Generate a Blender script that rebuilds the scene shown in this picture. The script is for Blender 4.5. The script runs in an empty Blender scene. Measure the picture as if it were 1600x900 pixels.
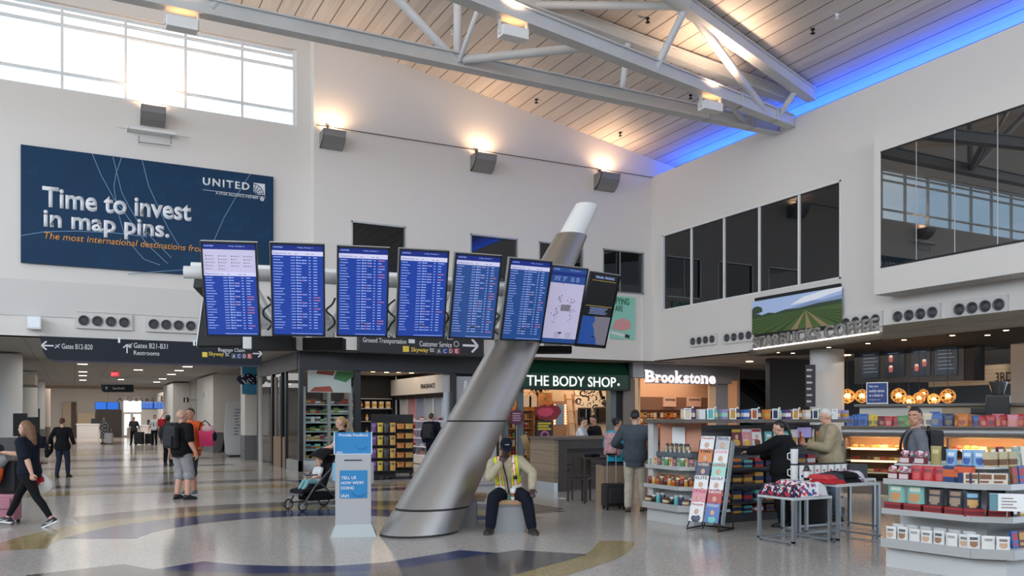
import bpy, bmesh, math, random
from mathutils import Vector, Matrix, Euler, noise
random.seed(11)
SC = bpy.context.scene
COL = SC.collection
PI = math.pi

# ------------------------------------------------------------------ camera, world, exposure
F_PX, CX, HZ, EYE = 1320.0, 800.0, 653.0, 1.62
PSI = math.atan(683.0 / F_PX)
FW = Vector((math.sin(PSI), math.cos(PSI), 0)); RT = Vector((math.cos(PSI), -math.sin(PSI), 0)); UP = Vector((0, 0, 1))
EYEP = Vector((0, 0, EYE))
cd = bpy.data.cameras.new('camera'); cam = bpy.data.objects.new('camera', cd); COL.objects.link(cam)
cam.location = EYEP; cam.rotation_euler = (PI / 2, 0, -PSI)
cd.sensor_width = 36.0; cd.lens = F_PX / 1600 * 36.0; cd.shift_y = (HZ - 450.0) / 1600.0
cd.clip_end = 400; SC.camera = cam
SC.view_settings.view_transform = 'Standard'; SC.view_settings.look = 'None'
SC.view_settings.exposure = -0.12; SC.view_settings.gamma = 1.0; SC.view_settings.use_curve_mapping = False

SKY = 3.6
w = bpy.data.worlds.new('sky'); SC.world = w; w.use_nodes = True
nt = w.node_tree; nt.nodes.clear()
def N(t, typ, **kw):
    n = t.nodes.new(typ)
    for k, v in kw.items(): setattr(n, k, v)
    return n
tc = N(nt, 'ShaderNodeTexCoord'); sep = N(nt, 'ShaderNodeSeparateXYZ'); nt.links.new(tc.outputs['Generated'], sep.inputs[0])
nz = N(nt, 'ShaderNodeTexNoise'); nz.inputs['Scale'].default_value = 5.0; nz.inputs['Detail'].default_value = 5.0
nt.links.new(tc.outputs['Generated'], nz.inputs['Vector'])
cr = N(nt, 'ShaderNodeValToRGB'); cr.color_ramp.elements[0].position = .44; cr.color_ramp.elements[0].color = (.50, .68, .90, 1)
cr.color_ramp.elements[1].position = .60; cr.color_ramp.elements[1].color = (.97, .98, 1.0, 1)
nt.links.new(nz.outputs[0], cr.inputs[0])
rp = N(nt, 'ShaderNodeValToRGB'); rp.color_ramp.elements[0].position = .46; rp.color_ramp.elements[0].color = (0, 0, 0, 1)
rp.color_ramp.elements[1].position = .50; rp.color_ramp.elements[1].color = (1, 1, 1, 1)
mp = N(nt, 'ShaderNodeMath', operation='MULTIPLY_ADD'); mp.inputs[1].default_value = .5; mp.inputs[2].default_value = .5
nt.links.new(sep.outputs['Z'], mp.inputs[0]); nt.links.new(mp.outputs[0], rp.inputs[0])
mx = N(nt, 'ShaderNodeMixRGB'); mx.inputs[1].default_value = (.17, .165, .155, 1)
nt.links.new(rp.outputs[0], mx.inputs[0]); nt.links.new(cr.outputs[0], mx.inputs[2])
bg = N(nt, 'ShaderNodeBackground'); bg.inputs[1].default_value = SKY
nt.links.new(mx.outputs[0], bg.inputs[0]); nt.links.new(bg.outputs[0], N(nt, 'ShaderNodeOutputWorld').inputs[0])

def lamp(name, kind, loc, power, color=(1, 1, 1), size=None, size_y=None, aim=None, spot=None, blend=.6, radius=.1):
    l = bpy.data.lights.new(name, kind); o = bpy.data.objects.new(name, l); COL.objects.link(o)
    o.location = loc; l.energy = power; l.color = color
    if kind == 'AREA':
        l.shape = 'RECTANGLE'; l.size = size; l.size_y = size_y or size
    else:
        l.shadow_soft_size = radius
    if kind == 'SPOT': l.spot_size = spot; l.spot_blend = blend
    if aim is not None:
        o.rotation_euler = (Vector(aim) - Vector(loc)).to_track_quat('-Z', 'Y').to_euler()
    return o
WARM = (1, .62, .34); SOFT = (1, .84, .68)
# added area lamps, daylight fill from behind the camera and the unseen left side
lamp('daylight_fill_behind', 'AREA', (4, -8.6, 9.5), 900, (.93, .97, 1), 26, 6, aim=(6, 16, 7.0))

lamp('daylight_fill_left', 'AREA', (-15.5, 8, 10), 1250, (.93, .97, 1), 24, 7, aim=(14, 10, 7))

# ------------------------------------------------------------------ picture ray -> point at a known depth
def ray(x, y): return FW + RT * ((x - CX) / F_PX) + UP * ((HZ - y) / F_PX)
def onZ(x, y, z=0.0): r = ray(x, y); return EYEP + r * ((z - EYE) / r.z)
def onY(x, y, Y): r = ray(x, y); return EYEP + r * (Y / r.y)
def onX(x, y, X): r = ray(x, y); return EYEP + r * (X / r.x)
def atd(x, y, d): return EYEP + ray(x, y) * d
def depth(p): return (Vector(p) - EYEP).dot(FW)
def fl(x, d): p = atd(x, HZ, d); return Vector((p.x, p.y, 0))

# ------------------------------------------------------------------ materials
def lin(c):
    return tuple(((v / 255) / 12.92 if v / 255 <= .04045 else (((v / 255) + .055) / 1.055) ** 2.4) for v in c)
MATS = {}
def mat(name, rgb, rough=.5, metal=0.0, emit=0.0, spec=.5, alpha=1.0, bump=0.0, bscale=60, var=0.0, vscale=8.0, coat=0.0, sheen=0.0):
    if name in MATS: return MATS[name]
    m = bpy.data.materials.new(name); m.use_nodes = True; t = m.node_tree
    b = t.nodes['Principled BSDF']; c = lin(rgb)
    b.inputs['Base Color'].default_value = (*c, 1); b.inputs['Roughness'].default_value = rough; b.inputs['Metallic'].default_value = metal
    b.inputs['Specular IOR Level'].default_value = spec
    if coat: b.inputs['Coat Weight'].default_value = coat
    if emit:
        b.inputs['Emission Color'].default_value = (*c, 1); b.inputs['Emission Strength'].default_value = emit
    if var or bump:
        tcn = N(t, 'ShaderNodeTexCoord'); n = N(t, 'ShaderNodeTexNoise'); n.inputs['Scale'].default_value = vscale if var else bscale; n.inputs['Detail'].default_value = 4
        t.links.new(tcn.outputs['Object'], n.inputs['Vector'])
        if var:
            r = N(t, 'ShaderNodeValToRGB'); r.color_ramp.elements[0].position = .3; r.color_ramp.elements[1].position = .7
            r.color_ramp.elements[0].color = (*[max(0, v * (1 - var)) for v in c], 1); r.color_ramp.elements[1].color = (*[min(1, v * (1 + var)) for v in c], 1)
            t.links.new(n.outputs[0], r.inputs[0]); t.links.new(r.outputs[0], b.inputs['Base Color'])
        if bump:
            bp = N(t, 'ShaderNodeBump'); bp.inputs['Strength'].default_value = bump; bp.inputs['Distance'].default_value = .01
            t.links.new(n.outputs[0], bp.inputs['Height']); t.links.new(bp.outputs[0], b.inputs['Normal'])
    MATS[name] = m; return m
def colr(rgb, rough=.55, **k): return mat('paint_%d_%d_%d_%d' % (*rgb, int(rough * 100)), rgb, rough, **k)

WALL = mat('white_plaster', (226, 222, 217), .85, spec=.2, bump=.12, bscale=30)
WALLG = mat('white_panel', (214, 212, 209), .7, spec=.25)
STEEL_W = mat('white_painted_steel', (205, 207, 208), .45, var=.04, vscale=2)
STEEL = mat('brushed_steel', (186, 184, 182), .42, 1.0)
STEELD = mat('satin_steel', (140, 141, 143), .42, 1.0)
ALU = mat('aluminium', (185, 188, 190), .35, .85)
BLACK = mat('black_plastic', (16, 17, 20), .35)
BLACKM = mat('black_matte', (20, 20, 23), .75)
NAVYSIGN = mat('sign_navy', (24, 30, 42), .5, spec=.3)
WHITE = mat('white_enamel', (232, 233, 233), .4)
GREY = mat('grey_laminate', (128, 128, 130), .55)
DGREY = mat('dark_grey_laminate', (62, 62, 66), .55)
CHROME = mat('chrome', (215, 215, 215), .12, 1.0)
def glassmat(name, tint, refl, rough=0.0):
    m = bpy.data.materials.new(name); m.use_nodes = True; t = m.node_tree; t.nodes.clear()
    tr = N(t, 'ShaderNodeBsdfTransparent'); tr.inputs[0].default_value = (*tint, 1)
    gl = N(t, 'ShaderNodeBsdfGlossy'); gl.inputs['Roughness'].default_value = rough; gl.inputs[0].default_value = (.95, .97, 1, 1)
    fr = N(t, 'ShaderNodeFresnel'); fr.inputs[0].default_value = refl
    mxs = N(t, 'ShaderNodeMixShader'); gm = N(t, 'ShaderNodeNewGeometry'); im = N(t, 'ShaderNodeMath', operation='SUBTRACT'); im.inputs[0].default_value = 1.0; t.links.new(gm.outputs['Backfacing'], im.inputs[1]); ml_ = N(t, 'ShaderNodeMath', operation='MULTIPLY'); t.links.new(fr.outputs[0], ml_.inputs[0]); t.links.new(im.outputs[0], ml_.inputs[1]); t.links.new(ml_.outputs[0], mxs.inputs[0]); t.links.new(tr.outputs[0], mxs.inputs[1]); t.links.new(gl.outputs[0], mxs.inputs[2])
    t.links.new(mxs.outputs[0], N(t, 'ShaderNodeOutputMaterial').inputs[0]); MATS[name] = m; return m
GLASS = glassmat('clear_glass', (.93, .96, .96), 1.45)
DARKGLASS = mat('dark_mirror_glass', (14, 17, 20), .015, 0, spec=1.0)
DARKGLASS.node_tree.nodes['Principled BSDF'].inputs['IOR'].default_value = 1.42
BAYGLASS = mat('dark_bay_glass', (10, 13, 16), .01, 0, spec=.6); BAYGLASS.node_tree.nodes['Principled BSDF'].inputs['IOR'].default_value = 2.0
CLEAR = glassmat('clear_acrylic', (.9, .93, .94), 1.35)

def planks(name, base, dark, pitch, width=.035, axis='X', rough=.55, grain=.06):
    m = bpy.data.materials.new(name); m.use_nodes = True; t = m.node_tree; b = t.nodes['Principled BSDF']
    tcn = N(t, 'ShaderNodeTexCoord'); sp = N(t, 'ShaderNodeSeparateXYZ'); t.links.new(tcn.outputs['Object'], sp.inputs[0])
    md = N(t, 'ShaderNodeMath', operation='PINGPONG'); md.inputs[1].default_value = pitch / 2; t.links.new(sp.outputs[axis], md.inputs[0])
    gt = N(t, 'ShaderNodeMath', operation='LESS_THAN'); gt.inputs[1].default_value = width / 2; t.links.new(md.outputs[0], gt.inputs[0])
    fl_ = N(t, 'ShaderNodeMath', operation='DIVIDE'); fl_.inputs[1].default_value = pitch; t.links.new(sp.outputs[axis], fl_.inputs[0])
    fo = N(t, 'ShaderNodeMath', operation='ROUND'); t.links.new(fl_.outputs[0], fo.inputs[0])
    wn = N(t, 'ShaderNodeTexWhiteNoise', noise_dimensions='1D'); t.links.new(fo.outputs[0], wn.inputs['W'])
    mpg = N(t, 'ShaderNodeMapping'); mpg.inputs['Scale'].default_value = (14, .5, 14) if axis == 'X' else (.8, .8, 22)
    t.links.new(tcn.outputs['Object'], mpg.inputs[0]); nz_ = N(t, 'ShaderNodeTexNoise'); nz_.inputs['Scale'].default_value = 2.0; nz_.inputs['Detail'].default_value = 5
    t.links.new(mpg.outputs[0], nz_.inputs['Vector'])
    av = N(t, 'ShaderNodeMath', operation='MULTIPLY_ADD'); av.inputs[1].default_value = .45; t.links.new(wn.outputs[0], av.inputs[0]); t.links.new(nz_.outputs[0], av.inputs[2])
    rr = N(t, 'ShaderNodeValToRGB'); c = lin(base); rr.color_ramp.elements[0].position = .35; rr.color_ramp.elements[1].position = 1.0
    rr.color_ramp.elements[0].color = (*[v * (1 - grain * 3) for v in c], 1); rr.color_ramp.elements[1].color = (*[min(1, v * (1 + grain)) for v in c], 1)
    t.links.new(av.outputs[0], rr.inputs[0])
    mxx = N(t, 'ShaderNodeMixRGB'); mxx.inputs[2].default_value = (*lin(dark), 1); t.links.new(gt.outputs[0], mxx.inputs[0]); t.links.new(rr.outputs[0], mxx.inputs[1])
    t.links.new(mxx.outputs[0], b.inputs['Base Color']); b.inputs['Roughness'].default_value = rough
    MATS[name] = m; return m
CEIL = planks('whitewashed_ceiling_boards', (220, 212, 203), (112, 102, 92), .46, .03)
WOOD = planks('grey_oak_boards', (136, 118, 98), (70, 58, 46), .30, .008, 'Z', .5, .12)
WOODD = planks('weathered_plank_fascia', (98, 88, 72), (52, 46, 38), .16, .006, 'Z', .6, .14)
WOODB = mat('bench_wood', (178, 142, 104), .45, var=.12, vscale=5)
DWOOD = mat('dark_walnut', (52, 40, 34), .45, var=.2, vscale=6)

def terrazzo(name, base, chip, rough=.13):
    m = bpy.data.materials.new(name); m.use_nodes = True; t = m.node_tree; b = t.nodes['Principled BSDF']
    tcn = N(t, 'ShaderNodeTexCoord'); v = N(t, 'ShaderNodeTexVoronoi'); v.inputs['Scale'].default_value = 80
    t.links.new(tcn.outputs['Object'], v.inputs['Vector'])
    sp = N(t, 'ShaderNodeSeparateColor'); t.links.new(v.outputs['Color'], sp.inputs[0])
    r = N(t, 'ShaderNodeValToRGB'); c = lin(base); e = r.color_ramp.elements
    e[0].position = .0; e[0].color = (*lin(chip), 1); e[1].position = .22; e[1].color = (*c, 1)
    e2 = e.new(.75); e2.color = (*c, 1); e3 = e.new(.95); e3.color = (*[min(1, x * 1.35) for x in c], 1)
    t.links.new(sp.outputs[0], r.inputs[0]); t.links.new(r.outputs[0], b.inputs['Base Color'])
    n = N(t, 'ShaderNodeTexNoise'); n.inputs['Scale'].default_value = .7; n.inputs['Detail'].default_value = 3; t.links.new(tcn.outputs['Object'], n.inputs['Vector'])
    mr = N(t, 'ShaderNodeMapRange'); mr.inputs[3].default_value = rough * .7; mr.inputs[4].default_value = rough * 1.5
    t.links.new(n.outputs[0], mr.inputs[0]); t.links.new(mr.outputs[0], b.inputs['Roughness'])
    b.inputs['Specular IOR Level'].default_value = .34
    MATS[name] = m; return m
FLOOR = terrazzo('terrazzo_grey', (180, 175, 169), (140, 136, 131))
FL_BLUE = terrazzo('terrazzo_blue', (36, 50, 96), (26, 34, 62))
FL_TAN = terrazzo('terrazzo_tan', (158, 142, 98), (120, 106, 70))
FL_DARK = terrazzo('terrazzo_charcoal', (92, 88, 88), (64, 62, 62))

# ------------------------------------------------------------------ mesh builder
class MB:
    def __init__(s): s.v = []; s.f = []; s.m = []; s.sm = []
    def add(s, vs, fs, mi=0, smooth=False):
        o = len(s.v); s.v += [Vector(q) for q in vs]
        for q in fs: s.f.append([i + o for i in q]); s.m.append(mi); s.sm.append(smooth)
        return s
    def box(s, lo, hi, mi=0, M=None, bev=0.0):
        x0, y0, z0 = lo; x1, y1, z1 = hi
        if bev:
            bm = bmesh.new(); bmesh.ops.create_cube(bm, size=1)
            for q in bm.verts: q.co = Vector(((x0 + x1) / 2 + q.co.x * (x1 - x0), (y0 + y1) / 2 + q.co.y * (y1 - y0), (z0 + z1) / 2 + q.co.z * (z1 - z0)))
            bmesh.ops.bevel(bm, geom=bm.edges[:], offset=bev, segments=2, affect='EDGES', profile=.7)
            bm.verts.index_update(); vs = [q.co.copy() for q in bm.verts]; fs = [[q.index for q in f.verts] for f in bm.faces]; bm.free()
        else:
            vs = [Vector(p) for p in ((x0, y0, z0), (x1, y0, z0), (x1, y1, z0), (x0, y1, z0), (x0, y0, z1), (x1, y0, z1), (x1, y1, z1), (x0, y1, z1))]
            fs = [(3, 2, 1, 0), (4, 5, 6, 7), (0, 1, 5, 4), (1, 2, 6, 5), (2, 3, 7, 6), (3, 0, 4, 7)]
        if M: vs = [M @ q for q in vs]
        return s.add(vs, fs, mi)
    def bar(s, a, b, w, h, mi=0, up=(0, 0, 1)):
        a, b = Vector(a), Vector(b); d = (b - a).normalized(); u = Vector(up)
        x = d.cross(u)
        x = x.normalized() if x.length > 1e-5 else Vector((1, 0, 0))
        u = x.cross(d).normalized(); vs = []
        for p in (a, b):
            for i, j in ((-1, -1), (1, -1), (1, 1), (-1, 1)): vs.append(p + x * (i * w / 2) + u * (j * h / 2))
        return s.add(vs, [(0, 1, 2, 3), (7, 6, 5, 4), (0, 4, 5, 1), (1, 5, 6, 2), (2, 6, 7, 3), (3, 7, 4, 0)], mi)
    def ibeam(s, a, b, w, h, tf, tw, mi=0):
        a, b = Vector(a), Vector(b); u = UP
        s.bar(a, b, tw, h - 2 * tf - .002, mi); s.bar(a + u * (h / 2 - tf / 2), b + u * (h / 2 - tf / 2), w, tf, mi); s.bar(a - u * (h / 2 - tf / 2), b - u * (h / 2 - tf / 2), w, tf, mi)
        return s
    def tube(s, a, b, r0, r1=None, mi=0, n=16, cap=True):
        return s.path([a, b], [r0, r1 if r1 is not None else r0], mi, n, cap)
    def path(s, pts, rs, mi=0, n=12, cap=True, closed=False):
        pts = [Vector(p) for p in pts]
        if not hasattr(rs, '__len__'): rs = [rs] * len(pts)
        o = len(s.v); prev = None; k = len(pts)
        for i, p in enumerate(pts):
            if closed: d = pts[(i + 1) % k] - pts[i - 1]
            else: d = (pts[min(i + 1, k - 1)] - pts[max(i - 1, 0)])
            d.normalize()
            if prev is None:
                x = d.orthogonal().normalized()
            else:
                x = prev - d * prev.dot(d); x = x.normalized() if x.length > 1e-6 else d.orthogonal().normalized()
            prev = x; y = d.cross(x)
            for j in range(n):
                t = 2 * PI * j / n; s.v.append(p + (x * math.cos(t) + y * math.sin(t)) * rs[i])
        for i in range(k if closed else k - 1):
            i2 = (i + 1) % k
            for j in range(n):
                s.f.append([o + i * n + j, o + i * n + (j + 1) % n, o + i2 * n + (j + 1) % n, o + i2 * n + j]); s.m.append(mi); s.sm.append(True)
        if cap and not closed:
            e = o + (k - 1) * n; A_, B_ = s.v[o:o + n], s.v[e:e + n]
            s.add(A_, [list(range(n))[::-1]], mi); s.add(B_, [list(range(n))], mi)
        return s
    def lathe(s, prof, c=(0, 0, 0), mi=0, n=20, smooth=True):
        c = Vector(c); o = len(s.v)
        for r, z in prof:
            for j in range(n): t = 2 * PI * j / n; s.v.append(c + Vector((r * math.cos(t), r * math.sin(t), z)))
        for i in range(len(prof) - 1):
            for j in range(n):
                s.f.append([o + i * n + j, o + i * n + (j + 1) % n, o + (i + 1) * n + (j + 1) % n, o + (i + 1) * n + j]); s.m.append(mi); s.sm.append(smooth)
        e = o + (len(prof) - 1) * n; A_, B_ = s.v[o:o + n], s.v[e:e + n]
        s.add(A_, [list(range(n))[::-1]], mi); s.add(B_, [list(range(n))], mi)
        return s
    def ball(s, c, r, mi=0, n=14, M=None):
        c = Vector(c); rx, ry, rz = (r, r, r) if not hasattr(r, '__len__') else r; vs = []; fs = []; k = n // 2
        for i in range(k + 1):
            ph = PI * i / k
            for j in range(n):
                t = 2 * PI * j / n; q = Vector((rx * math.sin(ph) * math.cos(t), ry * math.sin(ph) * math.sin(t), -rz * math.cos(ph)))
                vs.append(c + (M @ q if M else q))
        for i in range(k):
            for j in range(n): fs.append((i * n + j, i * n + (j + 1) % n, (i + 1) * n + (j + 1) % n, (i + 1) * n + j))
        return s.add(vs, fs, mi, True)
    def prism(s, poly, z0, z1, mi=0):
        n = len(poly); vs = [(p[0], p[1], z0) for p in poly] + [(p[0], p[1], z1) for p in poly]
        ar = sum(poly[i][0] * poly[(i + 1) % n][1] - poly[(i + 1) % n][0] * poly[i][1] for i in range(n))
        fs = [list(range(n))[::-1], list(range(n, 2 * n))] + [(i, (i + 1) % n, n + (i + 1) % n, n + i) for i in range(n)]
        if ar < 0: fs = [list(q)[::-1] for q in fs]
        return s.add(vs, fs, mi)
    def poly(s, pts, mi=0): return s.add(pts, [list(range(len(pts)))], mi)
    def extr(s, pts, off, mi=0):
        n = len(pts); off = Vector(off); vs = [Vector(p) for p in pts]; vs += [p + off for p in vs]
        return s.add(vs, [list(range(n))[::-1], list(range(n, 2 * n))] + [(i, (i + 1) % n, n + (i + 1) % n, n + i) for i in range(n)], mi)
    def mesh(s, name, mats):
        me = bpy.data.meshes.new(name); me.from_pydata([tuple(q) for q in s.v], [], s.f)
        for m in (mats if isinstance(mats, (list, tuple)) else [mats]): me.materials.append(m)
        for p, mi, sm in zip(me.polygons, s.m, s.sm): p.material_index = mi; p.use_smooth = sm
        bm = bmesh.new(); bm.from_mesh(me)
        bmesh.ops.dissolve_degenerate(bm, dist=1e-7, edges=bm.edges[:])
        bmesh.ops.recalc_face_normals(bm, faces=[f for f in bm.faces])
        bm.to_mesh(me); bm.free(); me.update(); return me
    def build(s, name, mats, parent=None, world=False, loc=None, rot=None):
        me = s.mesh(name, mats); return link(name, me, parent, world, loc, rot)
def link(name, me, parent=None, world=False, loc=None, rot=None):
    o = bpy.data.objects.new(name, me); COL.objects.link(o)
    if parent is not None:
        o.parent = parent
        if world:
            q = parent
            off = Vector((0, 0, 0))
            while q is not None: off += q.location; q = q.parent
            o.location = -off
    if loc is not None: o.location = loc
    if rot is not None: o.rotation_euler = rot
    return o
USED = {}
def tag(o, label, cat, group=None, kind=None):
    o['label'] = label; o['category'] = cat
    if group: o['group'] = group
    if kind: o['kind'] = kind
    USED.setdefault(label, []).append(o.name)
    return o
def thing(name, label, cat, loc=(0, 0, 0), rz=0.0, group=None):
    o = bpy.data.objects.new(name, None); COL.objects.link(o); o.location = loc; o.rotation_euler = (0, 0, rz)
    o.empty_display_size = .1
    return tag(o, label, cat, group)
def struct(o, label=None):
    o['kind'] = 'structure'
    if label: o['label'] = label
    return o
ORD = ['first', 'second', 'third', 'fourth', 'fifth', 'sixth', 'seventh', 'eighth', 'ninth', 'tenth', 'eleventh', 'twelfth', 'thirteenth', 'fourteenth', 'fifteenth', 'sixteenth', 'seventeenth', 'eighteenth', 'nineteenth', 'twentieth', 'twenty-first', 'twenty-second', 'twenty-third', 'twenty-fourth', 'twenty-fifth', 'twenty-sixth', 'twenty-seventh', 'twenty-eighth', 'twenty-ninth', 'thirtieth']

# ------------------------------------------------------------------ lettering
def text_mesh(s, bold=0.0, extrude=0.0, shear=0.0, space=1.0):
    c = bpy.data.curves.new('lettering', 'FONT'); c.body = s; c.size = 1.0; c.offset = bold; c.extrude = extrude; c.shear = shear; c.space_character = space
    c.resolution_u = 3; o = bpy.data.objects.new('lettering', c); COL.objects.link(o)
    dg = bpy.context.evaluated_depsgraph_get(); me = bpy.data.meshes.new_from_object(o.evaluated_get(dg))
    bpy.data.objects.remove(o); bpy.data.curves.remove(c); return me
def letter(s, org, xd, ud, width, height, m, parent, name='lettering', bold=0.0, depth_=.004, shear=0.0, space=1.0, keep=False):
    """text whose box starts at ORG (world), runs along XD, up UD, fitted to width x height (height None: natural)"""
    me = text_mesh(s, bold, 0.0, shear, space); xs = [v.co.x for v in me.vertices]; ys = [v.co.y for v in me.vertices]
    if not xs: return None
    x0, x1, y0, y1 = min(xs), max(xs), min(ys), max(ys); sx = width / (x1 - x0)
    sy = height / (y1 - y0) if height else sx
    xd = Vector(xd).normalized(); ud = Vector(ud).normalized(); nd = xd.cross(ud)
    off = Vector((0, 0, 0)); q = parent
    while q is not None: off += q.location; q = q.parent
    org = Vector(org) - off
    bm = bmesh.new(); bm.from_mesh(me)
    for v in bm.verts: v.co = org + xd * ((v.co.x - x0) * sx) + ud * ((v.co.y - y0) * sy) + nd * .001
    if depth_ > .0015:
        r = bmesh.ops.extrude_face_region(bm, geom=bm.faces[:])
        for g in r['geom']:
            if isinstance(g, bmesh.types.BMVert): g.co += nd * depth_
        bmesh.ops.recalc_face_normals(bm, faces=bm.faces[:])
    bm.to_mesh(me); bm.free(); me.materials.clear(); me.materials.append(m)
    for p in me.polygons: p.material_index = 0
    me.name = name
    o = bpy.data.objects.new(name, me); COL.objects.link(o); o.parent = parent
    return o
def letterY(s, x0, y0, x1, hpx, Y, m, parent, **k):
    """lettering on a plane facing -Y: left baseline at (x0,y0), right end x1, height in px"""
    A = onY(x0, y0, Y); B = onY(x1, y0, Y)
    return letter(s, A, (1, 0, 0), (0, 0, 1), B.x - A.x, hpx / F_PX * depth(A), m, parent, **k)
# ================================================================== THE HALL
YW, YL, XW, ZB, ZBL = 24.5, 24.9, 18.3, 3.64, 3.72
CZ = lambda x: 12.4 - .167 * (x - 9.14)
XC = onY(490.5, 300, YW).x
# ---- floor with its terrazzo inlays in one mesh
b = MB(); b.poly([(-16, -9, 0), (40, -9, 0), (40, 82, 0), (-16, 82, 0)])
CF = Vector((2.9, 11.75))
def arc(r0, r1, a0, a1, mi, z, skew=(0, 0), c=CF, n=40):
    pts = []
    for i in range(n + 1):
        t = math.radians(a0 + (a1 - a0) * i / n); pts.append((c[0] + r1 * math.cos(t), c[1] + r1 * math.sin(t), z))
    for i in range(n + 1):
        t = math.radians(a1 + skew[1] + (a0 + skew[0] - a1 - skew[1]) * i / n); pts.append((c[0] + r0 * math.cos(t), c[1] + r0 * math.sin(t), z))
    for i in range(n): b.add([pts[i], pts[i + 1], pts[2 * n + 1 - i - 1], pts[2 * n + 1 - i]], [(0, 1, 2, 3)], mi)
arc(2.25, 3.22, 8, 161, 1, .0008, skew=(0, 3))
arc(3.22, 3.88, 2, 176, 2, .0008)
arc(3.88, 4.75, 10, 128, 3, .0008, skew=(0, 9))
def inlay(px, mi, z=.0016):
    bm = bmesh.new(); vs = [bm.verts.new(onZ(x, y, 0) + Vector((0, 0, z))) for x, y in px]; f = bm.faces.new(vs)
    r = bmesh.ops.triangulate(bm, faces=[f]); bm.verts.index_update()
    b.add([v.co.copy() for v in bm.verts], [[v.index for v in q.verts] for q in bm.faces], mi); bm.free()
inlay([(240, 890), (317, 877), (345, 880), (375, 882.5), (440, 884.5), (521, 884.5), (600, 879), (660, 869.5), (700, 863), (719, 859.5), (775, 864), (700, 876), (640, 886), (560, 893), (470, 896), (380, 896), (300, 893)], 1)
inlay([(40, 899), (193, 881.5), (240, 890), (300, 893), (380, 896), (470, 896), (560, 893), (640, 886), (700, 876), (775, 864), (808, 859.5), (918, 866), (880, 878), (830, 891), (780, 906), (600, 930), (300, 935), (60, 920)], 3)
inlay([(936, 845), (962, 845), (991, 846.5), (989, 855), (979, 865), (960, 875), (930, 885), (893, 897), (860, 912), (640, 945), (640, 930), (780, 906), (830, 891), (880, 878), (915, 866.5), (929, 855.5)], 2)
for i, (d0, d1, mi) in enumerate(((18.9, 19.9, 2), (21.0, 21.9, 3), (25.4, 26.3, 2), (29, 30, 3), (34, 36, 3), (40, 42, 2))):
    b.poly([(-12, d0 + 1.0, .0024), (4.9, d0 + 1.0, .0024), (4.9, d1 + 1.0, .0024), (-12, d1 + 1.0, .0024)], mi)
for y0, y1, mi in ((18.0, 18.7, 1), (19.2, 19.6, 2), (21.2, 22.2, 1), (22.7, 23.1, 2)):
    b.poly([(4.9, y0, .0008), (9.2, y0, .0008), (9.2, y1, .0008), (4.9, y1, .0008)], mi)
inlay([(800, 788), (828, 786), (884, 795.5), (800, 803)], 3, .0024)
struct(b.build('floor', [FLOOR, FL_BLUE, FL_TAN, FL_DARK]), 'polished grey terrazzo floor with blue, tan and charcoal swirls')

# ---- walls with openings
def wall_y(name, Y, t, x0, x1, z0, z1, holes, m, top=None):
    xs = sorted({x0, x1, *[q for h in holes for q in (h[0], h[1])]}); zs = sorted({z0, z1, *[q for h in holes for q in (h[2], h[3])]}); mb = MB()
    xs = [q for q in xs if x0 <= q <= x1]
    for i in range(len(xs) - 1):
        for j in range(len(zs) - 1):
            cxm, czm = (xs[i] + xs[i + 1]) / 2, (zs[j] + zs[j + 1]) / 2
            if any(h[0] < cxm < h[1] and h[2] < czm < h[3] for h in holes): continue
            mb.box((xs[i], Y, zs[j]), (xs[i + 1], Y + t, zs[j + 1]))
    if top: mb.extr([(x0, Y, z1), (x1, Y, z1), (x1, Y, top(x1)), (x0, Y, top(x0))], (0, t, 0))
    return struct(mb.build(name, m))
# clerestory in the billboard wall
wx1 = onY(463.5, 80, YL).x; wz0 = onY(300, 171.5, YL).z; wz1 = 12.42
wx0 = -13.0
wall_y('wall_back_left', YL, .45, -16, XC + .02, ZBL, 13.0, [(wx0, wx1, wz0, wz1)], WALL, CZ)
mx_ = [onY(p, 100, YL).x for p in (97, 197, 291, 380)]; st = mx_[1] - mx_[0]
vx = [mx_[0] - st * k for k in range(5, 0, -1)] + mx_
wzs = [onY(200, 50.0, YL).z, onY(200, 127.0, YL).z]
wz_t = onY(200, 34, YL).z
wzs = [onY(0, 17, YL).z, onY(0, 95, YL).z]
wn = struct(bpy.data.objects.new('window_1', None), 'bright clerestory window band high on the billboard wall'); COL.objects.link(wn); wn.location = (0, YL, wz0)
q = MB()
for x in [v for v in vx if v > wx0]: q.box((x - .035, YL + .12, wz0), (x + .035, YL + .24, wz1))
for z in wzs + [wz0 + .03, wz1 - .04, wz1 - .22]: q.box((wx0, YL + .10, z - .03), (wx1, YL + .22, z + .03))
q.box((wx1 - .09, YL + .08, wz0), (wx1, YL + .26, wz1))
q.build('window_frame', WHITE, wn, True)
MB().box((wx0, YL + .17, wz0), (wx1, YL + .176, wz1)).build('glass_pane', GLASS, wn, True)
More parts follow.
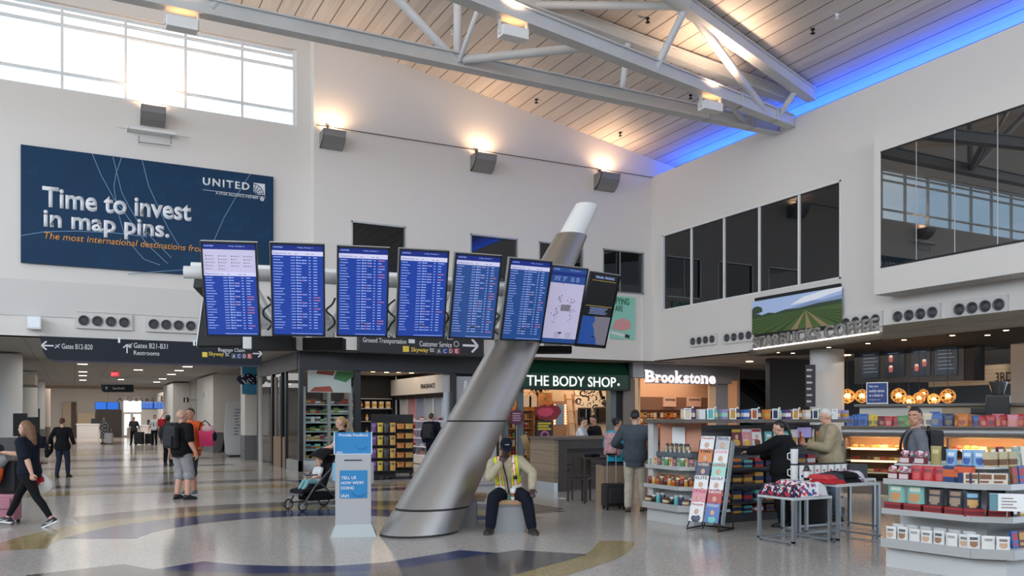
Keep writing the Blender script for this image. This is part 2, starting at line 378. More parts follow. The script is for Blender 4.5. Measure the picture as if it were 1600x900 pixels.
# centre wall, four dark windows
cw = []
for (x0, x1, y0, y1) in ((549, 634, 344, 432), (735, 809, 365, 446), (842, 911, 377, 455), (942, 1006, 388, 456.5)):
    A = onY(x0, y0, YW); B = onY(x1, y1, YW); cw.append((A.x, B.x, B.z, A.z))
zt_ = sum(h[3] for h in cw) / 4; zb_ = sum(h[2] for h in cw) / 4
cw = [(h[0], h[1], zb_, zt_) for h in cw]
wall_y('wall_back_centre', YW, .4, XC, 19.6, ZB, 10.2, cw, WALL, CZ)
for i, h in enumerate(cw):
    wn = struct(bpy.data.objects.new('window_%d' % (i + 2), None), 'dark mirror window in the white back wall, %s from the left' % ORD[i]); COL.objects.link(wn); wn.location = (h[0], YW, h[2])
    MB().box((h[0], YW + .06, h[2]), (h[1], YW + .09, h[3])).build('glass_pane', DARKGLASS, wn, True)
    q = MB()
    for (a0, a1, c0, c1) in ((h[0], h[1], h[2], h[2] + .05), (h[0], h[1], h[3] - .05, h[3]), (h[0], h[0] + .04, h[2], h[3]), (h[1] - .04, h[1], h[2], h[3])): q.box((a0, YW - .012, c0), (a1, YW + .1, c1))
    if i == 3: q.box((h[0] + .42 * (h[1] - h[0]), YW + .04, h[2]), (h[0] + .44 * (h[1] - h[0]), YW + .07, h[3]))
    q.build('window_frame', ALU, wn, True)
# right wall: two dark window bands, recess openings
def wall_x(name, X, t, y0, y1, z0, z1, holes, m):
    ys = sorted({y0, y1, *[q for h in holes for q in (h[0], h[1])]}); zs = sorted({z0, z1, *[q for h in holes for q in (h[2], h[3])]}); mb = MB()
    for i in range(len(ys) - 1):
        for j in range(len(zs) - 1):
            cm, czm = (ys[i] + ys[i + 1]) / 2, (zs[j] + zs[j + 1]) / 2
            if any(h[0] < cm < h[1] and h[2] < czm < h[3] for h in holes): continue
            mb.box((X, ys[i], zs[j]), (X + t, ys[i + 1], zs[j + 1]))
    return struct(mb.build(name, m))
RZ = onY(1018, 277, YW).z
A = onX(1035, 367.5, XW); B = onX(1314, 435, XW); rz0, rz1 = onX(1035, 486, XW).z, onX(1035, 367.5, XW).z
wall_x('wall_right', XW, .35, -9, YW, ZB + .02, RZ, [(B.y, A.y, rz0, rz1)], WALL)
wn = struct(bpy.data.objects.new('window_6', None), 'band of five dark mirror panes in the right wall'); COL.objects.link(wn); wn.location = (XW, B.y, rz0)
MB().box((XW + .07, B.y, rz0), (XW + .1, A.y, rz1)).build('glass_pane', DARKGLASS, wn, True)
q = MB()
for p in (1079, 1130, 1185, 1247): y = onX(p, 400, XW).y; q.box((XW + .02, y - .035, rz0), (XW + .09, y + .035, rz1))
for z in (rz0 + .025, rz1 - .025): q.box((XW - .012, B.y, z - .025), (XW + .1, A.y, z + .025))
for y in (B.y + .025, A.y - .025): q.box((XW - .012, y - .025, rz0), (XW + .1, y + .025, rz1))
q.build('window_frame', WHITE, wn, True)
# projecting glazed bay on the right wall
XB = 17.6; by1 = onX(1365.5, 461, XB).y; bz0 = onX(1365.5, 461, XB).z
gz0, gz1 = onX(1376, 418, XB).z, onX(1376, 238, XB).z; gy = onX(1376, 300, XB).y
q = MB(); q.box((XB, -2, bz0), (XW, by1, gz0)); q.box((XB, -2, gz1), (XW, by1, gz1 + .6)); q.box((XB, gy, gz0), (XW, by1, gz1)); q.box((XB + .4, -2, gz0), (XW, gy, gz1))
struct(q.build('wall_right_bay', WALL), 'white bay box jutting from the right wall')
wn = struct(bpy.data.objects.new('window_7', None), 'large mirror-glass bay window reflecting the clerestory'); COL.objects.link(wn); wn.location = (XB, 3, gz0)
ys = [gy] + [onX(p, 300, XB).y for p in (1432, 1492, 1559)]; ys += [ys[-1] - 1.0 * k for k in range(1, 5)]
for k in range(len(ys) - 1):
    MB().box((XB - .006, ys[k + 1] + .012, gz0), (XB + .012, ys[k] - .012, gz1)).build('glass_pane', BAYGLASS, wn, True)
q = MB(); q.box((XB - .008, -2, gz0 - .02), (XB + .03, gy, gz0 + .03), 0); q.box((XB - .008, -2, gz1 - .03), (XB + .03, gy, gz1 + .02), 0)
for y in ys[1:]: q.box((XB - .004, y - .012, gz0), (XB + .02, y + .012, gz1), 1)
q.build('window_frame', [BLACK, ALU], wn, True)
# ceiling and its light cove
q = MB(); q.extr([(-16, -9, CZ(-16)), (19.6, -9, CZ(19.6)), (19.6, YL + .4, CZ(19.6)), (-16, YL + .4, CZ(-16))], (0, 0, .25))
struct(q.build('ceiling', CEIL), 'sloped ceiling of whitewashed boards')
q = MB(); q.box((XW + .35, -9, RZ - .5), (19.6, YW, RZ - .4)); q.box((19.45, -9, RZ - .4), (19.6, YW, CZ(19.55) + .02))
struct(q.build('trim_1', WALL), 'recessed light cove along the top of the right wall')
BL = (.008, .10, 1)
lamp('cove_light', 'AREA', (18.95, 8, RZ - .02), 560, BL, .2, 32, aim=(18.45, 8, 14)).rotation_euler = Euler((PI, math.radians(25), 0))
q = MB().box((18.68, -8.8, RZ - .4), (18.82, YW - .2, RZ - .34)); o = q.build('cove_light_strip', mat('blue_led', (20, 70, 255), .5, emit=3.0)); tag(o, 'blue LED strip hidden in the cove above the right wall', 'light strip')
# low soffits beyond the tall hall
SOFF = planks('soffit_tiles', (176, 173, 170), (120, 117, 114), 1.2, .02, 'X', .7, .02)
q = MB(); q.box((-16, YL + .02, ZBL), (5.9, 62, ZBL + .3)); struct(q.build('ceiling_corridor', SOFF), 'grey tiled corridor ceiling')
q = MB(); q.box((5.9, YW + .02, ZB), (40, 62, ZB + .3)); q.box((XW + .02, -9, ZB + .02), (40, YW + .02, ZB + .3)); struct(q.build('ceiling_shops', mat('soffit_grey', (150, 143, 138), .8)), 'low grey soffit over the shops')
q = MB(); q.box((-16, 62, ZB - .12), (14, 62.4, ZB + 1.2)); q.box((-16, 62.4, ZB + .9), (14, 80, ZB + 1.1)); struct(q.build('ceiling_far', mat('far_ceiling', (196, 176, 158), .7)))
# vertical panel joints and raised joint line on the billboard wall
q = MB()
zj = onY(60, 494, YL).z
q.box((-16, YL - .03, zj), (onY(120, 494, YL).x, YL, wz0 * 0 + onY(32, 430, YL).z - .1)); q.box((onY(120, 494, YL).x, YL - .03, onY(120, 487, YL).z), (XC - .1, YL, onY(32, 430, YL).z - .1))
struct(q.build('wall_panel', WALLG), 'smooth white panels under the billboard')
for i, x in enumerate((1000, )):
    A = onY(1001, 465, YW); q = MB().box((A.x, YW - .12, ZB), (XW + .01, YW, A.z)); struct(q.build('trim_2', WALL), 'shallow white pilaster in the corner')

# unseen walls added behind and left of the hall to block low daylight
q = MB(); q.box((-16, -9.3, 0), (18.6, -9, 6.2)); struct(q.build('wall_front', mat('hall_wall_far', (170, 164, 158), .8)))
q = MB(); q.box((-16.3, -9.3, 0), (-16, YL, 6.2)); struct(q.build('wall_left', MATS['hall_wall_far']))
# ---- roof truss: two planes of chords and tubes that meet at the right wall
TW = STEEL_W
def onC(x, y, drop=0.0):
    r = ray(x, y); t = (12.4 - drop + .167 * 9.14 - EYE) / (r.z + .167 * r.x); return EYEP + r * t
def run(a, b, xa, xb):
    d = (b - a) / (b.x - a.x); return a + d * (xa - a.x), a + d * (xb - a.x)
A1, A2 = Vector((-9, 18.4, 10.08)), Vector((XW - .08, 18.4, 10.08))
B0, B1 = onZ(760, 4, 10.1), onZ(1235, 190, 10.1); B1b, B2 = run(B0, B1, 1.0, XW - .08)
C1, C2 = run(onC(1060, 0, .25), onC(1290, 165, .25), 2.0, XW - .02)
D1, D2 = run(onC(867, 18, .25), onC(1217, 146, .25), 1.0, XW - .3)
TN = thing('roof_truss', 'white steel roof truss reaching from the clerestory to the right wall', 'roof truss', (XW, 18, 9.9))
for nm, p, q_, h in (('chord', A1, A2, .34), ('chord', B1b, B2, .34), ('rafter', C1, C2, .34), ('rafter', D1, D2, .3)):
    MB().ibeam(p, q_, .3, h, .035, .16).build(nm, TW, TN, True)
def onL(p, q, x): t = (x - p.x) / (q.x - p.x); return p + (q - p) * t
nA = onY(715, 98, 18.4); nB = onL(B1b, B2, onZ(925, 78, 10.1).x); nC = onL(C1, C2, onC(1050, 25, .25).x)
tubes = [(nA, onY(592, 0, 18.4) + Vector((-1.6, 0, 1.75)), .10), (nA, Vector((nA.x, 18.4, CZ(nA.x) - .3)), .10), (nA + Vector((0, -.1, 0)), nA + Vector((.25, -1.8, 1.95)), .055), (nA + Vector((.1, -.1, .05)), nB, .10),
         (onL(A1, A2, onY(971, 140, 18.4).x), onL(D1, D2, onY(975, 95, 18.4).x), .08), (nC, onL(B1b, B2, onZ(1045, 95, 10.1).x), .09), (nC, onL(B1b, B2, onZ(1215, 165, 10.1).x), .11), (nC, onL(D1, D2, onC(838, 8, .25).x), .10),
         (onL(B1b, B2, onZ(1232, 176, 10.1).x), onL(C1, C2, onC(1236, 140, .25).x), .08), (onL(A1, A2, onY(1162, 190, 18.4).x), onL(B1b, B2, onZ(1130, 150, 10.1).x), .08), (onL(A1, A2, 2.5), Vector((4.6, 18.4, CZ(4.6) - .3)), .1)]
for p, q_, r in tubes: MB().tube(p, q_, r).build('web_tube', TW, TN, True)
q = MB()
for L1, L2, xx in ((A1, A2, (15.6, 17.2)), (B1b, B2, (15.8, 17.4))):
    for x in xx: p = onL(L1, L2, x); q.box((p.x - .02, p.y - .15, p.z - .17), (p.x + .02, p.y + .15, p.z + .17))
q.build('end_plate', TW, TN, True)

# ---- uplights and floodlights
SCM = mat('sconce_satin', (150, 148, 148), .5, .5)
def sconce(px, py, Y, lbl, wpx=36):
    p = onY(px, py, Y); d = depth(p); W = wpx / F_PX * d * .97; Hh = 24 / F_PX * d; D = .5
    t = thing('wall_sconce', lbl, 'wall light', (p.x, Y, p.z), 0, 'brushed uplights on the back walls')
    prof = [(0, -Hh * .5), (-.12, -Hh * .5), (-.3, -Hh * .28), (-.44, Hh * .1), (-D, Hh * .5), (-D + .03, Hh * .5), (-.41, Hh * .14), (-.28, -Hh * .2), (-.1, -Hh * .42), (0, -Hh * .42)]
    q = MB(); q.extr([(-W / 2, y, z) for y, z in prof], (W, 0, 0)); q.build('shade', SCM, t)
    q = MB(); q.extr([(-W / 2, y, z) for y, z in (prof[:5] + [(0, Hh * .5)])], (.012, 0, 0)); q.extr([(W / 2 - .012, y, z) for y, z in (prof[:5] + [(0, Hh * .5)])], (.012, 0, 0)); q.build('end_cap', SCM, t)
    MB().tube((-W * .3, -.16, Hh * .1), (W * .3, -.16, Hh * .1), .03).build('bulb', mat('warm_bulb', (255, 190, 120), .4, emit=6), t)
    MB().box((-.1, -.02, -.12), (.1, 0, .12)).build('mounting_plate', STEELD, t)
    lamp('sconce_light', 'SPOT', (p.x, Y - .26, p.z + Hh * .5 + .02), 120, (1, .62, .36), aim=(p.x, Y - .36, 20), spot=math.radians(165), blend=.8, radius=.12)
    return t
sconce(516.5, 222, YW, 'brushed metal uplight beside the clerestory end of the back wall')
sconce(750.5, 258, YW, 'brushed metal uplight in the middle of the back wall cable line')
sconce(942.5, 287, YW, 'brushed metal uplight nearest the blue corner of the back wall')
sconce(238, 186, YL, 'brushed metal uplight above the air curtain over the billboard')
def flood(px, py, P, lbl):
    # a flood lamp hung under a truss chord, aimed up at the boards
    t = thing('floodlight', lbl, 'floodlight', P, 0, 'floodlights on the roof truss')
    MB().box((-.3, -.14, -.38), (.3, .14, -.16), bev=.012).build('housing', WHITE, t)
    MB().box((-.26, -.11, -.165), (.26, .11, -.15)).build('lens', mat('flood_lens', (255, 196, 130), .4, emit=5), t)
    q = MB(); q.box((-.33, -.05, -.32), (-.30, .05, 0)); q.box((.30, -.05, -.32), (.33, .05, 0)); q.build('yoke', TW, t)
    lamp('flood_light', 'SPOT', P + Vector((0, -.42, .22)), 300, (1, .66, .42), aim=P + Vector((.0, .5, 6)), spot=math.radians(150), blend=.9, radius=.12)
flood(285, 40, onL(A1, A2, onY(284, 20, 18.4).x) + Vector((0, 0, -.17)), 'white floodlight under the truss chord by the clerestory')
flood(802, 33, onL(B1b, B2, onZ(800, 22, 10.1).x) + Vector((0, 0, -.17)), 'white floodlight under the near truss chord at mid span')
flood(1117, 157, onL(B1b, B2, onZ(1112, 140, 10.1).x) + Vector((0, 0, -.17)), 'white floodlight under the near truss chord close to the right wall')
# cable with its hooks
A = onY(494, 195, YW - .08); Bq = onY(1018, 277, YW - .08); zc = (A.z + Bq.z) / 2
c = thing('bird_wire', 'thin dark cable strung along the back wall above the uplights', 'cable', (A.x, YW - .08, zc))
MB().tube((A.x, YW - .08, A.z), (XW - .02, YW - .08, Bq.z), .012, n=6).build('cable', BLACKM, c, True)
for x, z in ((512, 199), (744, 236), (936, 268)): p = onY(x, z, YW); MB().box((p.x - .03, YW - .11, p.z - .07), (p.x + .03, YW - .004, p.z + .05)).build('hook', BLACKM, c, True)
# air curtain plate over the billboard
p = onY(240, 206, YL); t = thing('air_curtain', 'white bar shaped air curtain on a plate above the billboard', 'air curtain', (p.x, YL, p.z))
A = onY(183, 196, YL); Bq = onY(297, 222, YL); MB().box((A.x, YL - .03, Bq.z + .12), (Bq.x, YL, A.z - .05)).build('backing_plate', WALLG, t, True)
A = onY(199, 196, YL - .3); Bq = onY(275, 214, YL - .3); MB().box((A.x, YL - .34, Bq.z + .08), (Bq.x, YL - .03, A.z - .05), bev=.03).build('housing', WHITE, t, True)
q = MB(); za = onY(240, 222, YL).z
for x in (217, 267): q.tube(onY(x, 212, YL - .15), onY(x, 225, YL - .15), .012, n=6)
q.tube(onY(217, 222, YL - .15), onY(267, 228, YL - .15), .012, n=6); q.build('bracket', STEELD, t, True)
# small grey speaker box under the panels
p = onY(54, 506, YL); t = thing('wall_speaker', 'small white speaker box on the panel above the gate sign', 'speaker', (p.x, YL - .03, p.z)); MB().box((-.16, -.28, -.16), (.16, -.03, .17), bev=.02).build('housing', WHITE, t); MB().box((-.12, -.29, -.12), (.13, -.279, .13)).build('grille', ALU, t)
# sprinkler heads on the boards
for i, (x, y) in enumerate(((707, 47), (838, 155), (969, 207), (1012, 28), (1270, 45), (1308, 22), (1079, 148))):
    p = onC(x, y); t = MB().lathe([(.05, 0), (.05, -.03), (.02, -.04), (.02, -.1), (.06, -.11), (.06, -.12)], p, n=10).build('sprinkler_head', BLACKM if i not in (0, 5) else WHITE)
    tag(t, ('white dome detector on the boards behind the web tube', 'dark sprinkler dot on the boards above the long chord middle', 'dark sprinkler dot on the boards over the corner uplight', 'dark sprinkler dot on the boards above the truss tie', 'dark sprinkler dot on the grey boards between truss and blue glow', 'white dome detector on the grey boards', 'dark sprinkler dot on the boards near the right floodlight')[i], 'sprinkler', 'fittings on the ceiling boards')

# ---- jet diffuser panels
def diffuser(pts, plane, coord, lbl, r):
    # pts: nozzle centres as pixels
    P = [(onY if plane == 'y' else onX)(x, y, coord) for x, y in pts]; n = len(P); zc = sum(p.z for p in P) / n
    if plane == 'y': mid = Vector((sum(p.x for p in P) / n, coord, zc))
    else: mid = Vector((coord - .006, sum(p.y for p in P) / n, zc))
    a = abs((P[-1].x - P[0].x) if plane == 'y' else (P[-1].y - P[0].y)); pitch = a / (n - 1)
    t = thing('jet_diffuser', lbl, 'air diffuser', mid, 0 if plane == 'y' else -PI / 2, 'four-nozzle air diffusers along the bulkheads')
    MB().box((-a / 2 - pitch * .62, -.05, -r * 1.7), (a / 2 + pitch * .62, 0, r * 1.7)).build('plate', WALLG, t)
    for k in range(n):
        x = -a / 2 + pitch * k; q = MB(); M = Matrix.Translation((x, -.05, 0)) @ Matrix.Rotation(PI / 2, 4, 'X')
        tmp = MB(); tmp.lathe([(r * 1.1, 0), (r * 1.1, .03), (r * .95, .03), (r * .8, -.02), (r * .62, .02), (r * .55, -.02), (r * .36, .03), (r * .28, -.01), (r * .12, .04)], n=20)
        q.add([M @ v for v in tmp.v], tmp.f, 0, True); q.build('nozzle', mat('nozzle_black', (92, 92, 95), .4), t)
    return t
diffuser([(131, 501), (152.5, 502), (173, 503), (194, 504)], 'y', YL - .03, 'four round black nozzles above the gate signs, nearer the left edge', .122)
diffuser([(240, 506.5), (259.5, 507.5), (278.5, 508.5), (298, 509.5)], 'y', YL - .03, 'four round black nozzles beside the flight display gantry end', .122)
diffuser([(1085, 534), (1094.5, 532.5), (1105, 531), (1115, 529.5)], 'x', XW, 'four round nozzles on the right wall nearest the corner', .110)
diffuser([(1138, 528.5), (1149.5, 527), (1160.5, 525), (1172, 523.5)], 'x', XW, 'four round nozzles beside the plantation picture', .110)
diffuser([(1324.5, 505), (1339.5, 503), (1354.5, 500.5), (1370.5, 498.5)], 'x', XW, 'four round nozzles above the end of the raised shop letters', .115)
diffuser([(1405, 495), (1423, 492), (1441, 490.5), (1459, 488.5)], 'x', XW, 'four round nozzles above the start of the plank fascia', .122)
diffuser([(1501.5, 483.5), (1521.5, 481), (1542, 478.5), (1563, 476)], 'x', XW, 'four round nozzles above the near end of the plank fascia', .122)

# ---- skin care poster by the corner
A = onY(953, 462, YW - .03); Bq = onY(992, 531, YW - .03)
t = thing('wall_poster', 'mint green cosmetics poster on the back wall beside the corner', 'poster', (A.x, YW, Bq.z)); MB().box((A.x, YW - .05, Bq.z), (Bq.x, YW, A.z)).build('panel', mat('poster_mint', (150, 214, 196), .5), t, True)
letterY('PURIFYING', 938, 475, 983, 11, YW - .05, mat('poster_green', (34, 110, 76), .5), t, bold=.02, depth_=.004) if False else letterY('FYING', 962, 475.5, 983, 10.5, YW - .05, mat('poster_green', (34, 110, 76), .5), t, bold=.02, depth_=.004); letterY('ARE', 961, 486, 973, 9, YW - .05, MATS['poster_green'], t, bold=.02, depth_=.004)
def pq(px): return [onY(x, y, YW - .056) for x, y in px]
q = MB(); q.poly(pq([(956, 513), (962, 500), (975, 497), (985, 503), (986, 514), (970, 517)])); q.build('hand_print', colr((222, 160, 160)), t, True)
q = MB(); q.poly(pq([(953, 521), (955, 517), (984, 524), (983, 528.5)])); q.build('tube_print', colr((226, 230, 230)), t, True); q = MB(); q.poly([p - Vector((0, .004, 0)) for p in pq([(977, 522), (984, 524), (983, 529), (976, 527)])]); q.build('tube_cap_print', colr((40, 40, 46)), t, True)
# ---- billboard
A = onY(32.5, 227, YL - .08); Bq = onY(427, 432.5, YL - .08); zt = A.z; zb = (Bq.z + onY(32.5, 417, YL - .08).z) / 2
zt = (A.z + onY(427, 275.5, YL - .08).z) / 2
t = thing('billboard', 'large navy billboard with white airline slogan hung under the clerestory', 'billboard', (A.x, YL, zb)); bbY = YL - .1
NAVY = mat('billboard_navy', (8, 52, 86), .5, spec=.25, var=.06, vscale=1.2)
MB().box((A.x, bbY, zb), (Bq.x, YL - .006, zt)).build('panel', NAVY, t, True)
BW = Bq.x - A.x; BH = zt - zb
def bb(u, v): return Vector((A.x + u * BW, bbY - .004, zb + v * BH))
def bbp(x, y): p = onY(x, y, bbY - .004); return p
LW = mat('print_white', (226, 230, 235), .5); LO = mat('print_orange', (214, 150, 76), .5); LT = mat('print_line', (108, 146, 178), .5); LP = mat('print_faint', (26, 76, 120), .45)
h1 = 30 / F_PX * depth(bbp(66, 320))
letterY('Time to invest', 66, 323, 299, 32.5, bbY, LW, t, bold=.028, depth_=.012)
letterY('in map pins.', 68, 362.5, 265, 35, bbY, LW, t, bold=.028, depth_=.012)
letterY('The most international destinations from', 69, 373, 322, 10.8, bbY, LO, t, shear=.2, bold=.008, depth_=.012)
letterY('UNITED', 317, 289, 390, 12, bbY, LW, t, bold=.03, space=1.25, depth_=.012)
letterY('A STAR ALLIANCE MEMBER', 337, 303.5, 404, 4, bbY, LW, t, bold=.01)
letterY('the US.', 375, 436, 412, 7, bbY, LW, t, bold=.02)
q = MB()
a_, b_ = bbp(317, 296.5), bbp(415, 303); q.bar(a_, (b_.x, a_.y, a_.z), .02, .01)
def square(x0, y0, sz): p = bbp(x0, y0); s_ = sz / F_PX * depth(p); return p, s_
p, s_ = square(396, 303, 17.5)
q.box((p.x, p.y - .004, p.z), (p.x + s_, p.y, p.z + s_)); q.build('emblem', LW, t, True)
q = MB()
for k in range(4):
    r_ = s_ * (.28 + .2 * k)
    pts = [(p.x + r_ * math.cos(u), p.y - .007, p.z + r_ * math.sin(u)) for u in [PI / 2 * j / 10 for j in range(11)]]
    for i in range(10): 
        if i % 2 == (k % 2) or k == 3: q.bar(pts[i], pts[i + 1], .02, .006, 0, (0, 1, 0))
for k in range(4):
    u = PI / 2 * (k + .5) / 4; q.bar((p.x, p.y - .007, p.z), (p.x + s_ * .9 * math.cos(u), p.y - .007, p.z + s_ * .9 * math.sin(u)), .015, .006, 0, (0, 1, 0))
q.build('emblem_globe', NAVY, t, True)
q = MB()
ps, ss = square(409.5, 311, 4)
for k in range(5): u = PI / 2 + k * 2 * PI / 5; q.box((ps.x + ss * .5 * math.cos(u) - .025, ps.y - .004, ps.z + ss * .5 * math.sin(u) - .025), (ps.x + ss * .5 * math.cos(u) + .025, ps.y, ps.z + ss * .5 * math.sin(u) + .025))
q.build('star_mark', LW, t, True)
q = MB()
def curve2(pts):
    for i in range(len(pts) - 1): q.bar(bbp(*pts[i]), bbp(*pts[i + 1]), .018, .003, 0, (0, 1, 0))
curve2([(144, 240), (158, 274), (178, 310), (200, 340), (230, 382), (262, 412)]); curve2([(176, 243), (184, 276), (190, 300), (200, 320), (215, 345), (240, 375), (268, 403)]); curve2([(190, 246), (181, 272), (178, 292), (184, 330), (196, 372), (225, 405), (250, 414)])
curve2([(222, 250), (232, 290), (248, 325), (262, 355), (280, 385)]); curve2([(391, 272), (372, 302), (350, 340), (336, 372), (326, 400)]); curve2([(33, 368), (70, 362), (120, 361), (180, 364), (230, 370)]); curve2([(200, 428), (250, 424), (300, 421)])
q.build('printed_line', LT, t, True)
q = MB()
random.seed(3)
for k in range(34):
    u, v = random.random() * .94, random.random() * .9; p = bb(u, v) + Vector((0, .0036 - .00008 * k, 0)); s_ = .3
    q.poly([p, p + Vector((s_, 0, 0)), p + Vector((s_ * 1.02, 0, s_ * .9))])
q.build('tail_pattern', mat('print_tail', (11, 58, 93), .5, spec=.25), t, True)
# ================================================================== COLUMN, GANTRY, DISPLAYS
CB = fl(655, 11.9); KX, KD = .484, .712           # lateral / depth drift per metre of height
LEAN = RT * KX + FW * KD; ST = math.sqrt(1 + KX * KX + KD * KD); LD = LEAN.normalized()
LP_ = Vector((-LD.y, LD.x, 0))
def colc(z): return CB + LEAN * z + Vector((0, 0, z))
def colring(z, r, n=48, dz=0.0):
    c_ = colc(z); return [c_ + LD * (r * ST * math.cos(2 * PI * k / n)) + LP_ * (r * math.sin(2 * PI * k / n)) for k in range(n)]
def colrad(z): return .49 - .046 * z
def colskin(z0, z1, r0, r1, steps=8):
    q = MB(); n = 48; rs = [colring(z0 + (z1 - z0) * i / steps, r0 + (r1 - r0) * i / steps) for i in range(steps + 1)]
    for i in range(steps + 1): q.v += rs[i]
    for i in range(steps):
        for k in range(n): q.f.append([i * n + k, i * n + (k + 1) % n, (i + 1) * n + (k + 1) % n, (i + 1) * n + k]); q.m.append(0); q.sm.append(True)
    q.add(rs[0], [list(range(n))[::-1]]); q.add(rs[-1], [list(range(n))]); return q
t = thing('display_mast', 'big leaning brushed-steel column carrying the flight display gantry', 'column', CB)
SEAM = mat('seam_dark', (38, 38, 40), .5)
for nm, z0, z1 in (('base_section', .03, .33), ('lower_section', .36, 1.56), ('upper_section', 1.585, 4.95)):
    colskin(z0, z1, colrad(z0), colrad(z1)).build(nm, STEEL, t, True)
for z0, z1 in ((0, .03), (.33, .36), (1.56, 1.585)): colskin(z0, z1, colrad(z0) - .012, colrad(z1) - .012, 1).build('seam_ring', SEAM, t, True)
colskin(4.95, 5.62, .215, .2).build('tip', mat('column_white', (232, 232, 230), .35), t, True)

# --- flight displays
SB = mat('screen_blue', (12, 52, 138), .25, emit=.5); SBD = mat('screen_header', (10, 34, 112), .25, emit=.5); SWH = mat('screen_pale', (190, 188, 214), .3, emit=.5)
STX = mat('screen_text', (150, 168, 220), .3, emit=.5); STR = mat('screen_text_red', (190, 120, 140), .3, emit=.4); SLAV = mat('screen_lavender', (176, 170, 196), .3, emit=.5); SDK = mat('screen_black', (14, 14, 18), .25, emit=.3)
SYL = mat('screen_yellow', (190, 160, 60), .3, emit=.5); SLAND = mat('screen_map_land', (112, 108, 118), .3, emit=.45); SSEA = mat('screen_map_sea', (30, 70, 140), .3, emit=.5); SBM = mat('screen_midblue', (30, 66, 126), .25, emit=.5)
SM = [SB, SBD, SWH, STX, STR, SLAV, SDK, SYL, SLAND, SSEA, SBM]
W_, H_ = .70, 1.24
def screenmesh(kind, seed, base=0):
    rnd = random.Random(seed); q = MB(); w2, h2 = W_ / 2 - .022, H_ / 2 - .022
    def rc(x0, z0, x1, z1, mi, lift=.0): q.poly([(x0, -lift, z0), (x1, -lift, z0), (x1, -lift, z1), (x0, -lift, z1)], mi)
    if kind in ('board', 'mixed'):
        rc(-w2, -h2, w2, h2, base); rc(-w2, h2 - .075, w2, h2, 1, .001)
        top = h2 - .075
        if kind == 'mixed':
            rc(-w2, top - .34, w2, top, 5, .001)
            for r in range(5):
                for c_ in range(4):
                    if (r, c_) in ((4, 2), (4, 3)): continue
                    x = -w2 + .03 + c_ * .16; z = top - .09 - r * .042; rc(x, z, x + .012, z + .012, 6, .002); rc(x + .02, z + .002, x + .02 + rnd.uniform(.05, .1), z + .009, 8, .002)
            z0 = top - .34; rc(-w2, z0, w2, z0 + .05, 2, .0015)
        else:
            z0 = top - .06; rc(-w2, z0, w2, top, 2, .001)
        for x in (-.12, -.04, .11, .17): rc(x, z0 + .018, x + .035, z0 + .026, 8, .002)
        z = z0 - .028; rows = 26 if kind == 'board' else 20; pt = (z + h2 - .05) / rows
        for r in range(rows):
            rc(-w2 + .015, z, -w2 + .015 + rnd.uniform(.07, .14), z + .008, 3, .001); rc(-.09, z, -.035, z + .008, 3, .001); rc(-.02, z - .002, .002, z + .014, 3, .001); rc(.005, z, .045, z + .01, 3, .001)
            if rnd.random() < .45: rc(.055, z - .002, .075, z + .013, 4 if rnd.random() < .5 else 3, .001); rc(.078, z, .115, z + .01, 3, .001)
            rc(.14, z, .165, z + .01, 3, .001); rr = rnd.random(); rc(.20, z, .20 + (.05 if rr > .15 else .09), z + .01, 4 if rr < .12 else 3, .001)
            z -= pt
        rc(-.1, -h2 + .012, w2 - .02, -h2 + .019, 3, .001)
    elif kind == 'plan':
        rc(-w2, -h2, w2, h2, 5); rc(-w2, h2 - .24, w2, h2, 10, .001); rc(-w2, -h2, w2, -h2 + .07, 10, .001); rc(-w2, h2 - .12, w2, h2 - .07, 1, .002)
        for r in range(3):
            for x in (-.26, -.2, -.1, .05, .15): rc(x, h2 - .15 - r * .025, x + rnd.uniform(.03, .08), h2 - .142 - r * .025, 3, .002)
        for k in range(70):
            a = rnd.gauss(0, .05); c_ = rnd.choice([(-.1, .1, .12), (.15, -.08, .08), (-.16, -.12, .06), (.1, .05, .05)]); x = c_[0] + rnd.gauss(0, .03); z = c_[1] + rnd.gauss(0, c_[2]); rc(x, z, x + .015, z + .012, rnd.choice((6, 8, 4, 10)), .002)
        rc(-.06, -.08, .12, .02, 8, .001)
        for x in (-.1, .12):
            for z in (-.44, -.47, -.5): rc(x, z, x + .012, z + .012, 6, .002); rc(x + .02, z, x + .1, z + .008, 8, .002)
    else:
        rc(-w2, -h2, w2, h2, 6); rc(-w2 + .06, h2 - .11, w2 - .05, h2 - .104, 7, .001); rc(-w2 + .03, .07, w2 - .03, .077, 7, .001)
        for k in range(5): rc(-.2 + .02 * (k % 2), .04 - .024 * k, .22 - .03 * (k % 3), .047 - .024 * k, 3, .001)
        coast = [(-.05, -.1), (-.02, -.17), (-.06, -.24), (.0, -.32), (.02, -.4), (.07, -.46), (.1, -.55), (.14, -h2 + .03)]
        q.poly([(w2 - .01, -.002, -.09)] + [(x, -.002, z) for x, z in coast] + [(w2 - .01, -.002, -h2 + .03)], 8)
        q.poly([(-w2 + .01, -.0025, -.1)] + [(x, -.0025, z) for x, z in coast] + [(-w2 + .01, -.0025, -h2 + .03)], 9)
    return q.mesh('screen', SM)
DISP = [(361, 453, 141, 8, 'mixed'), (466, 454, 138.5, 11, 'board'), (567, 457, 134.5, 13, 'board'), (660, 460, 131.5, 16, 'board'), (742.5, 464.5, 127, 21, 'board'), (822, 470, 122, 25, 'board'), (881, 478, 116.5, 31, 'plan'), (934, 485.5, 112, 39, 'directory')]
TILT = math.radians(17)
GCEN = []
names = ['pale-topped departures display at the gantry end by the billboard', 'blue departures display second from the gantry end', 'blue departures display third from the gantry end', 'blue departures display just before the gantry middle', 'blue departures display just after the gantry middle', 'blue departures display overlapping the steel column', 'airport map display with a pale floor plan', 'black directory display with a map at the far gantry end']
frame_me = MB()
